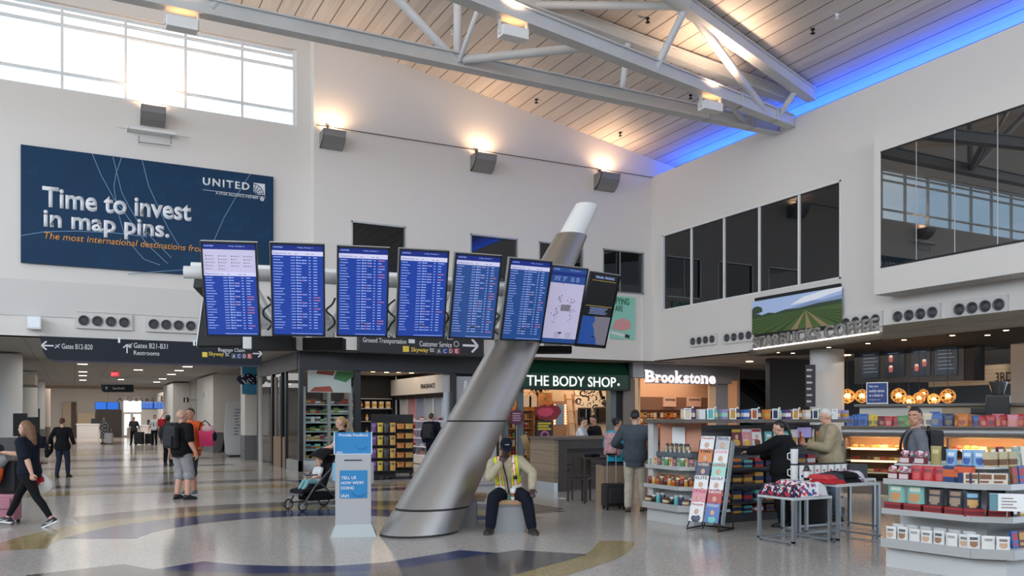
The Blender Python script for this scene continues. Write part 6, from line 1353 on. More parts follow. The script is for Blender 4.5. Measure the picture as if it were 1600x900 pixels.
    if top and top.get('vest'):
        q = MB(); add_torso(q, .03, -.02, .47); me = remesh(q, 'vest', .009, top['vest']); bm = bmesh.new(); bm.from_mesh(me); kill = []
        for f in bm.faces:
            c_ = f.calc_center_median(); v = c_ - pel; xx, tt, ff = v.dot(xl), v.dot(ax), v.dot(fr)
            if (ff > 0 and abs(xx) < .055 + .08 * max(0, tt - .2)) or tt < .0 or abs(xx) > .19 or (tt > .40 and abs(xx) > .165) or (.27 < tt < .44 and abs(xx) > .168): kill.append(f)
            else:
                u_ = abs(xx); f.material_index = 1 if (.092 < u_ < .118) or .10 < tt < .15 else (2 if .08 < u_ < .13 or .085 < tt < .165 else 0)
        bmesh.ops.delete(bm, geom=kill, context='FACES'); bm.to_mesh(me); bm.free(); child('safety_vest', me)
    if shoes:
        for k in (1, -1):
            an, f_ = Lg[k][2], Lg[k][3]; fd, fu = f_['fd'], f_['fu']; q = MB(); sc = shoes.get('sc', 1.0); lt = fd.cross(fu)
            pts = [an - fd * .065 - fu * .05, an - fd * .03 - fu * .03, an + fd * .03 - fu * .032, an + fd * .09 - fu * .048, an + fd * .15 - fu * .056, an + fd * .185 - fu * .06]
            eloft(q, pts, [(.028, .026), (.042 * sc, .05 * sc), (.045 * sc, .05 * sc), (.048 * sc, .036 * sc), (.044 * sc, .026 * sc), (.024, .014)], lt)
            if shoes.get('boot'): limb(q, [an, an + (Lg[k][1] - an).normalized() * .10], [.056, .058])
            else: q.ball(an - fu * .01, .044, n=12)
            me = remesh(q, 'shoe', .009, shoes['m']); o = child('shoe', me)
            q = MB(); base = an - fu * .085; out = [(-.078, .03), (-.03, .042), (.05, .046), (.12, .05), (.17, .042), (.198, .018)]
            ring = [base + fd * y + lt * x for y, x in out] + [base + fd * y - lt * x for y, x in out[::-1]]
            q.extr(ring, fu * .024); so = bpy.data.objects.new('sole', q.mesh('sole', shoes.get('sole', BLACK))); COL.objects.link(so); so.parent = o
            if shoes.get('swoosh'):
                q = MB(); q.path([an - fd * .03 + lt * .048 * sg - fu * .03 for sg in (-1,)] + [an + fd * .02 - lt * .049 - fu * .048, an + fd * .1 - lt * .047 - fu * .035], [.004, .008, .003], n=6); q.path([an - fd * .03 + lt * .048 - fu * .03, an + fd * .02 + lt * .049 - fu * .048, an + fd * .1 + lt * .047 - fu * .035], [.004, .008, .003], n=6); so = bpy.data.objects.new('side_stripe', q.mesh('side_stripe', WHITE)); COL.objects.link(so); so.parent = o
    if hair:
        st, hm = hair; q = MB()
        if st != 'cap':
            tmp = MB().ball((0, 0, 0), (.083 * hs, .101 * hs, .108 * hs), n=28); vs = []
            for v in tmp.v:
                y, z = v.y / hs, v.z / hs; k = 1.0
                if y > -.02 and z < .052 - .35 * max(0, .06 - y) : k = .86
                if z < -.035 and y > -.06: k = .84
                if st == 'fringe' and z > .045 and y > -.07: k = .86
                if z < -.075: k = .8
                vs.append(Hp(0, -.010, .026) + HR @ (v * k))
            q.add(vs, tmp.f, 0, True)
        if st == 'long':
            q2 = MB(); q2.ball(Hp(0, -.03, .02), (.092, .088, .1), n=16, M=HR); q2.path([Hp(0, -.05, .04), Hp(0, -.065, -.06), Hp(0, -.085, -.16), Hp(0, -.105, -.26), Hp(0, -.11, -.31)], [.088, .094, .092, .074, .03], n=16)
            for k in (1, -1): q2.path([Hp(.06 * k, -.02, .0), Hp(.082 * k, -.01, -.10), Hp(.075 * k, .0, -.19)], [.035, .04, .022], n=12)
            for j in range(9): a = j * .7; q2.path([Hp(.07 * math.cos(a), -.09 + .02 * math.sin(a), -.12), Hp(.085 * math.cos(a * 1.3), -.10 + .03 * math.sin(a), -.2), Hp(.07 * math.cos(a), -.09, -.29 - .02 * (j % 3))], [.022, .02, .008], n=7)
            me2 = remesh(q2, 'hair_length', .009, hm, 1); child('hair_length', me2)
        if st == 'bun': q.ball(Hp(0, -.10, .06), .05, n=14)
        if st == 'tail': q.path([Hp(0, -.10, .05), Hp(0, -.145, .02), Hp(0, -.14, -.08), Hp(0, -.12, -.16)], [.028, .034, .03, .01], n=10)
        if st == 'braid': q.path([Hp(0, -.09, .07), Hp(0, -.12, .05), Hp(0, -.14, -.06), Hp(0, -.16, -.2), Hp(0, -.17, -.32)], [.03, .03, .024, .02, .008], n=10)
        if st == 'cap':
            tmp = MB().ball((0, 0, 0), (.086, .106, .10), n=28); q.add([Hp(0, -.006, .045) + HR @ Vector((v.x, v.y, max(v.z, -.015))) for v in tmp.v], tmp.f, 0, True)
            br = [(-.072, .07), (-.06, .13), (-.03, .165), (.03, .165), (.06, .13), (.072, .07)]; q2 = MB(); q2.add([Hp(x, y, .045 - (y - .07) * .25) for x, y in br] + [Hp(x, y, .037 - (y - .07) * .25) for x, y in br], [(0, 1, 2, 3, 4, 5), (11, 10, 9, 8, 7, 6)] + [(i, (i + 1) % 6, 6 + (i + 1) % 6, 6 + i) for i in range(6)]); q2.add([Hp(-.03, .1, .085), Hp(.03, .1, .085), Hp(.03, .098, .1), Hp(-.03, .098, .1)], [(0, 1, 2, 3)], 1)
            cp = child('cap', q.mesh('cap', hm)); bo = bpy.data.objects.new('brim', q2.mesh('brim', [hm, ALU])); COL.objects.link(bo); bo.parent = cp
        else: child('hair', q.mesh('hair', hm))
    if eyes:
        for k in (1, -1):
            q = MB(); q.ball(Hp(.030 * k, .0785, .006), (.0125 * hs, .011 * hs, .0075 * hs), 0, 10, HR); q.ball(Hp(.030 * k, .0855, .006), .0058 * hs, 1, 8, HR); child('eye', q.mesh('eye', [EYEW, EYED]))
            q = MB(); q.path([Hp(.014 * k, .094, .034), Hp(.032 * k, .093, .039), Hp(.05 * k, .082, .034)], [.004, .0045, .003], n=6); child('eyebrow', q.mesh('eyebrow', hair[1] if hair else EYED))
        q = MB(); q.ball(Hp(0, .089, -.056), (.022 * hs, .006 * hs, .006 * hs), n=10, M=HR); child('mouth', q.mesh('mouth', LIPD if skin is SKD else LIP))
    root['_s'] = s
    def W(p): return pos + Matrix.Rotation(rz, 3, 'Z') @ (Vector(p) * s)
    return root, W, A, P
cl_ = lambda n, rgb, **k: mat('cloth_' + n, rgb, .85, var=k.pop('var', .12), vscale=14, bump=.25, spec=.2, **k)
C_BLK = cl_('black', (22, 22, 26)); C_NAVY = cl_('navy', (20, 25, 38)); C_JEAN = cl_('denim', (38, 46, 62)); C_JEANL = cl_('light_denim', (96, 112, 132)); C_GREY = cl_('grey', (150, 150, 152)); C_BEIGE = cl_('beige', (160, 148, 124)); C_KHAKI = cl_('khaki', (186, 178, 162)); C_ORG = cl_('orange', (196, 84, 40)); C_WHT = cl_('white', (206, 208, 212)); C_CYAN = cl_('cyan', (40, 168, 196)); C_JKT = cl_('slate_jacket', (74, 82, 92)); C_SWT = cl_('grey_sweater', (104, 108, 116)); C_SAND = cl_('sand_sweater', (170, 160, 136)); C_DKG = cl_('dark_grey', (58, 60, 66)); C_RED = cl_('red', (172, 40, 50)); C_PINKG = cl_('pale_pink', (206, 170, 172))
HB = mat('hair_brown', (74, 50, 36), .55, var=.3, vscale=40); HBL = mat('hair_blonde', (178, 146, 98), .55, var=.2, vscale=40); HAU = mat('hair_auburn', (92, 46, 32), .55, var=.2, vscale=40); HBK = mat('hair_black', (26, 22, 22), .5); HW = mat('hair_white', (206, 204, 200), .6); HGR = mat('hair_grey', (120, 114, 108), .6); HDB = mat('hair_dark_blonde', (118, 84, 56), .55, var=.3, vscale=40)
def plaid():
    m = mat('plaid_cloth', (34, 36, 44), .85); t = m.node_tree; b = t.nodes['Principled BSDF']; tcn = N(t, 'ShaderNodeTexCoord'); ck = N(t, 'ShaderNodeTexChecker'); ck.inputs['Scale'].default_value = 9; ck.inputs[1].default_value = (.02, .022, .03, 1); ck.inputs[2].default_value = (.42, .44, .46, 1); t.links.new(tcn.outputs['Object'], ck.inputs['Vector']); t.links.new(ck.outputs[0], b.inputs['Base Color']); return m
SH_B = dict(m=mat('shoe_black', (24, 24, 26), .5)); SH_W = dict(m=mat('shoe_grey', (110, 112, 116), .5), sole=WHITE)
hang = lambda k, x=.26, y=.05, z=.86: dict(p=(x * k, y, z), d=(0, .15, -1), n=(-k, 0, 0), c=.35)

# 1 woman striding to the left edge
wp = fl(46, 12.6)
person('woman in dark tee and black leggings striding past with a luggage trolley', wp, -RT, 1.63, 1.02, SKL, (0, 0, .90), (.10, 0), head=(.1, 0), vox=.009,
       hands={1: dict(p=(.14, .50, 1.18), d=(0, 1, 0), n=(0, 0, -1), c=.5), -1: dict(p=(-.27, -.20, .84), d=(0, -.1, -1), n=(1, 0, 0), c=.9)},
       elbow={1: (.2, -.3, -1)}, feet={1: dict(p=(.10, .43, .088), yaw=-.05, pitch=-.12), -1: dict(p=(-.09, -.40, .135), yaw=.05, pitch=.42)},
       top=dict(m=C_NAVY, sleeve=.85, hem=-.12, flare=.12, inf=.022), bottom=dict(m=C_BLK, inf=.006, loose=0, upto=1.88, name='leggings'), shoes=dict(m=SH_B['m'], sole=WHITE, swoosh=True), hair=('long', HDB))
# 2 woman walking away
person('woman in black top and dark jeans walking away down the corridor', fl(97.5, 23), FW - RT * .1, 1.63, 1.08, SKL, feet={1: dict(p=(.11, .12, .085), yaw=-.1), -1: dict(p=(-.10, -.14, .10), yaw=.1, pitch=.25)}, hands={1: hang(1, .34, .05, .88), -1: hang(-1, .34, -.02, .9)}, vox=.011,
       top=dict(m=C_BLK, sleeve=1.55, hem=-.12, flare=.3), bottom=dict(m=C_JEAN, loose=.004), shoes=SH_B, hair=('short', HAU))
# 3-5 far walkers
person('far person in a black and white plaid coat beside the gate desk', fl(162.5, 53), -FW, 1.66, 1.1, SKL, top=dict(m=plaid(), sleeve=1.7, hem=-.1, skirt=.5, name='coat'), bottom=dict(m=SKL, upto=1.9, inf=.002, name='stockings', loose=0), shoes=SH_B, hair=('short', HBL), vox=.016)
person('far man in a dark grey shirt pulling a black suitcase', fl(209, 51), -FW + RT * .2, 1.70, 1.1, SKM, feet={1: dict(p=(.12, .16, .085), yaw=-.1), -1: dict(p=(-.12, -.12, .1), yaw=.1, pitch=.2)}, hands={-1: dict(p=(-.34, -.16, .86), d=(0, -.3, -1), n=(1, 0, 0), c=.8)}, top=dict(m=C_DKG, sleeve=.7), bottom=dict(m=C_BLK), shoes=SH_B, hair=('short', HGR), vox=.016)
person('far pilot in white uniform shirt with black tie', fl(241.5, 51), -FW, 1.82, 1.05, SKM, hands={1: dict(p=(.32, .05, .9), d=(0, 0, -1), n=(-1, 0, 0), c=.8)}, top=dict(m=C_WHT, sleeve=.75, tie=True), bottom=dict(m=C_BLK), shoes=SH_B, hair=('short', HBK), vox=.016)
# 6-7 the two men talking
r6, W6, A6, P6 = person('bald man in black tee and grey shorts seen from behind', fl(284, 16.8), FW * .85 + RT * .5, 1.80, 1.22, SKL, head=(-.55, .02), vox=.010, feet={1: dict(p=(.13, .02, .085), yaw=-.3), -1: dict(p=(-.14, .0, .085), yaw=.15)}, hands={1: dict(p=(.36, .04, .90), d=(-.1, .3, -1), n=(-1, 0, 0), c=.4), -1: hang(-1, .38, .04, .90)},
       top=dict(m=C_BLK, sleeve=.85, hem=-.12, inf=.024), bottom=dict(m=C_GREY, upto=1.12, loose=.03, inf=.022, name='shorts'), shoes=dict(m=SH_B['m'], sole=BLACK, sc=1.1))
r7, W7, A7, P7 = person('man in an orange shirt facing the bald man', fl(297.5, 17.8), -FW * .9 - RT * .25, 1.84, 1.2, SKM, head=(.1, 0), vox=.011, hands={-1: dict(p=(-.36, .12, 1.02), d=(0, .5, -1), n=(1, 0, 0), c=.9)}, top=dict(m=C_ORG, sleeve=.85, hem=-.16, flare=.15, inf=.02), bottom=dict(m=C_DKG, upto=1.15, loose=.025, name='shorts'), shoes=SH_W, hair=('short', HB))
g_ = MB(); 
# 8 dark person behind them, 9 guard
person('person in dark clothes with a red bag beyond the two men', fl(262.5, 29), FW, 1.74, 1.12, SKD, top=dict(m=C_DKG, sleeve=1.6), bottom=dict(m=C_BLK), shoes=SH_B, hair=('short', HBK), vox=.014)
person('worker in an orange vest half hidden by the board stand', fl(356, 38.6), -RT, 1.76, 1.05, SKD, feet={1: dict(p=(.1, .3, .085)), -1: dict(p=(-.1, -.34, .14), pitch=.4)}, top=dict(m=mat('vest_orange', (232, 120, 30), .7), sleeve=.5), bottom=dict(m=C_NAVY), shoes=SH_B, hair=('short', HBK), vox=.014)
# 10 mother, 11 shopper
person('blonde mother in a black top pushing the stroller', fl(538, 15.5), -RT - FW * .12, 1.66, 1.0, SKL, lean=(.1, 0), vox=.010, hands={1: dict(p=(.2, .46, 1.08), d=(0, 1, -.1), n=(0, 0, -1), c=.9), -1: dict(p=(-.2, .46, 1.08), d=(0, 1, -.1), n=(0, 0, -1), c=.9)}, elbow={1: (.4, -.3, -1), -1: (-.4, -.3, -1)}, feet={1: dict(p=(.1, .1, .085)), -1: dict(p=(-.1, -.16, .1), pitch=.2)},
       top=dict(m=C_BLK, sleeve=.35, hem=-.05), bottom=dict(m=C_DKG, upto=.7, loose=.02, name='shorts'), shoes=SH_W, hair=('tail', HBL))
r11, W11, A11, P11 = person('man in a dark navy coat browsing the perfume wall', fl(674, 26.4), FW + RT * .35, 1.78, 1.2, SKL, vox=.013, top=dict(m=C_NAVY, sleeve=2.0, hem=-.22, inf=.026, name='coat'), bottom=dict(m=C_BLK), shoes=SH_B, hair=('short', HB))
# 12-13 counter staff
person('shop assistant in a white top behind the oak counter', fl(905, 20.6), RT * .9 - FW * .3, 1.66, 1.0, SKL, lean=(.15, 0), head=(0, -.25), vox=.012, hands={1: dict(p=(.15, .4, 1.22), d=(0, 1, -.2), n=(0, 0, -1), c=.4), -1: dict(p=(-.15, .38, 1.22), d=(0, 1, -.2), n=(0, 0, -1), c=.4)}, top=dict(m=C_WHT, sleeve=.6), bottom=dict(m=C_BLK), shoes=SH_B, hair=('bun', HBK))
person('shop assistant in black standing behind the oak counter', fl(929, 20.8), -FW * .4 - RT, 1.70, 1.15, SKM, head=(0, -.2), vox=.012, hands={1: dict(p=(.2, .36, 1.2), d=(0, 1, -.3), n=(0, 0, -1), c=.4)}, top=dict(m=C_BLK, sleeve=1.6), bottom=dict(m=C_BLK), shoes=SH_B, hair=('short', HBK))
# 14 girl sitting on the plywood block, 15 man in slate jacket
gp_ = fl(962, 15.6)
r14, W14, A14, P14 = person('girl in a cyan top sitting with a pink backpack', gp_, FW + RT * .5, 1.62, 1.0, SKM, (0, 0, .965), (.12, 0), head=(-.5, -.1), vox=.011, feet={1: dict(p=(.12, .42, .50), pole=(0, 1, .6)), -1: dict(p=(-.12, .42, .50), pole=(0, 1, .6))}, hands={1: dict(p=(.2, .38, 1.1), d=(0, 1, -.2), n=(0, 0, -1), c=.4), -1: dict(p=(-.2, .38, 1.1), d=(0, 1, -.2), n=(0, 0, -1), c=.4)}, top=dict(m=C_CYAN, sleeve=.8), bottom=dict(m=C_BLK), shoes=SH_B, hair=('bun', HBK))
person('man in a slate blazer and khaki trousers seen from behind', fl(992, 14.6), FW + RT * .25, 1.77, 1.14, SKL, head=(-.05, -.2), vox=.010, feet={1: dict(p=(.12, .12, .085), yaw=-.2), -1: dict(p=(-.11, -.04, .085), yaw=.12)}, hands={1: dict(p=(.26, .30, 1.12), d=(-.3, .9, .1), n=(0, 0, -1), c=.5), -1: dict(p=(-.26, .28, 1.10), d=(.3, .9, .1), n=(0, 0, -1), c=.5)}, elbow={1: (.8, -.5, -.6), -1: (-.8, -.5, -.6)},
       top=dict(m=C_JKT, sleeve=1.95, hem=-.17, inf=.026, collar=True, name='blazer'), bottom=dict(m=C_KHAKI, loose=.014), shoes=dict(m=mat('shoe_brown', (110, 84, 62), .5)), hair=('short', HBK))
# 16 woman stocking the shelf, 17 old man
person('woman in a loose black coat reaching to the magazine shelf', fl(1227, 12.55), -RT * .8 + FW * .55, 1.60, 1.40, SKL, lean=(.12, 0), head=(.25, -.2), vox=.011, hands={1: dict(p=(.28, .46, 1.12), d=(0, 1, -.1), n=(0, 0, -1), c=.5), -1: dict(p=(-.1, .56, 1.22), d=(0, 1, -.1), n=(0, 0, -1), c=.4)}, top=dict(m=C_BLK, sleeve=1.95, hem=-.2, inf=.034, flare=.2, collar=True, name='coat'), bottom=dict(m=C_BLK, loose=.014), shoes=SH_B, hair=('braid', HBK))
person('old man with white hair in a beige jacket and jeans', fl(1298, 13.4), -RT * .9 + FW * .1, 1.79, 1.16, SKL, lean=(.06, 0), head=(.05, -.30), vox=.010, hands={1: dict(p=(.10, .33, 1.14), d=(-.3, .8, .2), n=(0, 0, 1), c=.6), -1: dict(p=(-.10, .34, 1.16), d=(.3, .8, .2), n=(0, 0, 1), c=.6)}, elbow={1: (.6, -.5, -.7), -1: (-.6, -.5, -.7)}, feet={1: dict(p=(.12, .04, .085)), -1: dict(p=(-.12, -.08, .085))},
       top=dict(m=C_BEIGE, sleeve=1.95, hem=-.12, inf=.032, collar=True, name='jacket'), bottom=dict(m=C_JEANL, loose=.016), shoes=dict(m=SH_B['m'], sc=1.05), hair=('short', HW))
# 18 man with black backpack
r18, W18, A18, P18 = person('dark haired man in a grey sweater looking over the snack stand', fl(1431, 10.9), -RT * .95 + FW * .2, 1.77, 1.08, SKM, head=(.95, -.05), vox=.009, top=dict(m=C_SWT, sleeve=1.95, collar=True, name='sweater'), bottom=dict(m=C_JEAN), shoes=SH_B, hair=('short', HBK))
# 19 seated worker
sp = fl(796, 12.22); VY = [mat('vest_yellow', (206, 220, 40), .6), mat('vest_silver', (224, 224, 220), .4), mat('vest_orange_band', (226, 110, 50), .6)]
r19, W19, A19, P19 = person('worker in cap and yellow safety vest resting his face on his hand', sp, -FW, 1.76, 1.16, SKD, (0, 0, .555), neck=(.05, .17, 1.035), head=(.15, -.40), vox=.008,
       hands={1: dict(p=(.125, .36, .985), d=(-.32, -.25, 1), n=(-.3, -1, -.1), c=.75), -1: dict(p=(-.31, .47, .625), d=(-.1, .75, -.5), n=(0, -.5, -.85), c=.35)}, elbow={1: (.35, .9, -1), -1: (-.9, .2, .1)},
       feet={1: dict(p=(.265, .40, .09), yaw=-.30, pole=(.25, 1, .6)), -1: dict(p=(-.31, .42, .09), yaw=.38, pole=(-.25, 1, .6))},
       top=dict(m=C_SAND, sleeve=1.92, hem=-.06, inf=.018, vest=VY, name='sweater'), bottom=dict(m=C_NAVY, loose=.016, inf=.016), shoes=dict(m=mat('boot_dark', (40, 34, 30), .55), sole=mat('boot_sole', (60, 58, 56), .6), boot=True, sc=1.12), hair=('cap', C_NAVY))
# ================================================================== THINGS ON THE FLOOR
# feedback kiosk
p = fl(552.5, 11.55); t = thing('feedback_kiosk', 'light grey feedback kiosk with blue posters on the terrazzo', 'kiosk', p, -PSI + .16)
KG = mat('kiosk_grey', (176, 176, 178), .45); KS = mat('kiosk_side', (176, 184, 184), .5); PB = mat('poster_blue', (44, 132, 190), .4); PBD = mat('poster_blue_dark', (34, 108, 166), .4)
q = MB(); q.box((-.235, -.02, .17), (.235, .26, 1.12), bev=.006); q.build('cabinet', KG, t)
q = MB(); q.add([(-.31, -.09, 0), (.31, -.09, 0), (.31, .33, 0), (-.31, .33, 0), (-.24, -.025, .17), (.24, -.025, .17), (.24, .265, .17), (-.24, .265, .17)], [(3, 2, 1, 0), (4, 5, 6, 7), (0, 1, 5, 4), (1, 2, 6, 5), (2, 3, 7, 6), (3, 0, 4, 7)]); q.build('plinth', KS, t)
MB().box((-.245, -.015, .17), (-.236, .255, 1.12)).build('side_panel', KS, t); MB().box((-.125, -.024, 1.035), (.115, -.019, 1.05)).build('slot', BLACK, t)
MB().box((-.185, -.028, .525), (.185, -.021, .905)).build('poster', PB, t)
def klet(s_, x, z, w_, h, m=ARW, y=-.03, b_=.015): o = letter(s_, (x, y, z), (1, 0, 0), (0, 0, 1), w_, h, m, None, depth_=.0, bold=b_); o.parent = t
klet('TELL US', -.165, .785, .20, .042); klet("HOW WE'RE", -.165, .715, .30, .042); klet('DOING', -.165, .645, .17, .042); klet('IAH', -.165, .535, .10, .05, b_=.01)
q = MB(); q.path([(.075 + .11 * math.cos(a), -.0295, .66 + .11 * math.sin(a)) for a in [PI + .5 + (PI - 1.0) * k / 12 for k in range(13)]], .007, n=5)
for k in (-1, 1): q.ball((.075 + .04 * k, -.0295, .72), (.012, .002, .018), n=8)
q.build('smile_print', PBD, t)
MB().box((-.26, .1, 1.12), (.24, .13, 1.42)).build('header_panel', PB, t); q = MB(); q.box((-.27, .08, 1.12), (-.255, .15, 1.43)); q.box((.235, .08, 1.12), (.25, .15, 1.43)); q.box((-.27, .08, 1.118), (.25, .15, 1.128)); q.build('clear_holder', mat('holder_edge', (206, 220, 228), .2), t)
klet('Provide Feedback', -.2, 1.365, .40, .038, y=.096); klet('IAH', -.235, 1.13, .08, .032, y=.096); q = MB(); q.path([(.1 + .08 * math.cos(a), .0985, 1.27 + .08 * math.sin(a)) for a in [PI + .5 + (PI - 1.0) * k / 10 for k in range(11)]], .006, n=5); q.build('smile_print', PBD, t)
MB().box((-.285, .04, .76), (-.246, .2, 1.0)).build('leaflet_holder', mat('leaflet', (126, 180, 214), .4), t); MB().box((.236, .08, .72), (.27, .22, 1.0)).build('leaflet_holder', KG, t)
# benches
def bench(lbl, P0, rz, L, end):
    t = thing('bench', lbl, 'bench', P0, rz, 'wood topped benches by the mast'); MB().box((-.235, 0, .395), (.235, L, .455), bev=.004).build('seat', WOODB, t); MB().box((-.22, .02, .355), (.22, L - .02, .395)).build('edge_band', STEELD, t)
    for y in ((.02, L - .2) if end else (.15, L - .45)): MB().box((-.215, y, 0), (.215, y + (.18 if end else .3), .36)).build('leg_block', mat('bench_grey', (150, 152, 154), .45), t)
bench('wood topped bench with a grey end block under the seated worker', fl(796, 11.92), -PSI, 1.5, True)
bench('wood topped bench half hidden behind the steel mast', fl(760, 12.95), -PSI + PI / 2, 1.12, False)
p = atd(801.5, 781, 12.0); p.z = .456; t = thing('coffee_cup', 'white paper coffee cup with a brown sleeve on the bench end', 'cup', p); MB().lathe([(.028, 0), (.041, .135)], n=18).build('cup_body', WHITE, t); MB().lathe([(.0335, .045), (.0395, .1)], n=18).build('sleeve', colr((150, 100, 70)), t); MB().lathe([(.044, .135), (.044, .147), (.038, .162)], n=18).build('lid', WHITE, t)
# worker's badge, lanyard and radio
def on_person(Pf, W): return lambda tt, ff, xx=0: W(Pf(tt, ff) + Vector((xx, 0, 0)))
q19 = on_person(P19, W19)
t = thing('lanyard', 'dark lanyard with a green badge hanging on the seated worker', 'badge', q19(.1, .2)); MB().path([q19(.50, .10, .05), q19(.42, .16, .03), q19(.28, .185, .01), q19(.06, .205, .0)], .008, n=6).build('strap', C_BLK, t, True)
p = q19(.0, .235, 0); MB().box((-.03, -.006, -.05), (.03, .006, .05)).build('badge_card', colr((70, 130, 112)), t, True, loc=p - t.location)
p = q19(.30, .185, -.115); o = MB().ball((0, 0, 0), (.035, .022, .03), n=10).build('radio_mic', BLACK, loc=p); tag(o, 'black radio microphone clipped to the yellow vest', 'radio')

# stroller with a child
sp_ = fl(490, 15.05); sd = (-RT * .72 - FW * .7).normalized(); srz = math.atan2(sd.y, sd.x) - PI / 2
t = thing('stroller', 'black and grey stroller with its hood up beside the feedback kiosk', 'stroller', sp_, srz); FR = mat('stroller_frame', (92, 94, 98), .35, .6)
for k in (1, -1):
    q = MB(); q.path([(.24 * k, .34, .12), (.25 * k, .12, .42), (.26 * k, -.2, .72), (.25 * k, -.46, 1.02)], .016, n=8); q.path([(.25 * k, .05, .5), (.27 * k, -.36, .14)], .016, n=8); q.path([(.24 * k, .34, .12), (.27 * k, -.36, .14)], .012, n=8); q.build('side_frame', FR, t)
    for y, r in ((.36, .095), (-.38, .125)):
        x = .24 * k if y > 0 else .28 * k; wv_ = thing if False else None
        q = MB(); q.path([(x, y + r * .86 * math.cos(a * PI / 10), r + r * .86 * math.sin(a * PI / 10)) for a in range(20)], r * .14, n=8, closed=True); wo = q.build('wheel', BLACK, t); q = MB()
        for a in range(6): q.tube((x, y, r), (x, y + r * .8 * math.cos(a * PI / 3), r + r * .8 * math.sin(a * PI / 3)), .006, n=5)
        q.tube((x - .02, y, r), (x + .02, y, r), .022, n=10); q.build('spokes', ALU, wo)
MB().path([(.25, -.46, 1.02), (.24, -.5, 1.06), (0, -.52, 1.08), (-.24, -.5, 1.06), (-.25, -.46, 1.02)], .018, n=8).build('handle', BLACK, t)
q = MB(); q.path([(0, .32, .42), (0, .18, .40), (0, -.08, .46), (0, -.2, .7), (0, -.3, .92)], .02, n=6)
q = MB(); pr = [(.36, .30), (.34, .36), (.1, .40), (-.06, .44), (-.2, .7), (-.3, .95), (-.33, .94), (-.24, .68), (-.12, .38), (.1, .34)]; q.extr([(-.21, y, z) for y, z in pr], (.42, 0, 0)); q.build('seat', C_BLK, t)
MB().box((-.2, .33, .26), (.2, .42, .30), bev=.01).build('footrest', FR, t); MB().box((-.2, -.32, .16), (.2, .2, .30), bev=.04).build('basket', C_BLK, t)
q = MB(); n = 8; rows = []
for i in range(n + 1):
    a = math.radians(38 + 92 * i / n); rows.append([Vector((.24 * math.sin(b_), -.14 + .34 * math.cos(a) * (.55 + .45 * abs(math.cos(b_ * .9))) - .1, .72 + .36 * math.sin(a) * (.6 + .4 * math.cos(b_ * .8)))) for b_ in [(-1 + 2 * j / 8) * PI / 2 for j in range(9)]])
vs = [v for r in rows for v in r]; fs = [(i * 9 + j, i * 9 + j + 1, (i + 1) * 9 + j + 1, (i + 1) * 9 + j) for i in range(n) for j in range(8)]
q.add(vs, fs, 0, True); o = q.build('hood', C_BLK, t); o.modifiers.new('thick', 'SOLIDIFY').thickness = .012
MB().path([(-.22, .06, .62), (0, .14, .6), (.22, .06, .62)], .014, n=8).build('bumper_bar', BLACK, t)
cpos = sp_ + Matrix.Rotation(srz, 3, 'Z') @ Vector((0, -.05, 0))
rb, Wb, Ab, Pb_ = person('toddler in a white top sitting in the stroller', cpos, sd, .86, 1.1, SKL, (0, .0, 1.0), (-.25, 0), head=(.3, .1), hs=1.55, vox=.016, hands={1: dict(p=(.2, .26, 1.12), d=(-.4, 1, -.2), n=(0, 0, -1), c=.5), -1: dict(p=(-.2, .26, 1.12), d=(.4, 1, -.2), n=(0, 0, -1), c=.5)},
    feet={1: dict(p=(.13, .66, .66), pole=(.1, .3, 1)), -1: dict(p=(-.13, .66, .66), pole=(-.1, .3, 1))}, top=dict(m=C_WHT, sleeve=.5), bottom=dict(m=cl_('teal', (120, 168, 172))), shoes=dict(m=cl_('plum', (120, 74, 96)), sc=1.1), hair=('short', HB), spread=1.05)

# bags, cases and backpacks
def suitcase(p, rz, w_, h, d, m, lbl, handle=.42, grp=None, wheels=True):
    t = thing('suitcase', lbl, 'suitcase', p, rz, grp); MB().box((-w_ / 2, -d / 2, .06), (w_ / 2, d / 2, .06 + h), bev=.03).build('shell', m, t); q = MB()
    for k in (-1, 1): q.tube((w_ * .22 * k, d * .35, .06 + h), (w_ * .22 * k, d * .35, .06 + h + handle), .009, n=6)
    q.build('telescopic_rod', ALU, t); MB().box((-w_ * .26, d * .35 - .02, .06 + h + handle), (w_ * .26, d * .35 + .02, .085 + h + handle), bev=.008).build('grip', BLACK, t); MB().box((-w_ * .38, -d / 2 - .025, .06 + h * .45), (w_ * .38, -d / 2 + .01, .06 + h * .85), bev=.01).build('front_pocket', m, t)
    for k in (-1, 1):
        for e in (-1, 1): MB().tube((w_ * .4 * k - .015, d * .36 * e, .031), (w_ * .4 * k + .015, d * .36 * e, .031), .03, n=10).build('wheel', BLACK, t)
    return t
LB = mat('luggage_black', (24, 24, 28), .6)
suitcase(fl(170, 52.5), -PSI, .45, .62, .25, mat('luggage_white', (214, 206, 208), .4), 'far white suitcase beside the plaid coated person', .3)
suitcase(fl(217.5, 50.6), -PSI, .5, .72, .3, LB, 'far black suitcase pulled by the man in the grey shirt', .3); suitcase(fl(233.5, 51), -PSI, .45, .62, .28, LB, 'far black suitcase beside the pilot', .35)
t = suitcase(fl(958.5, 14.95), -PSI + .25, .38, .40, .26, LB, 'black rolling bag with raised handle behind the man in the blazer', .5); MB().box((-.15, -.2, .12), (.15, -.12, .4), bev=.03).build('front_bag', LB, t)
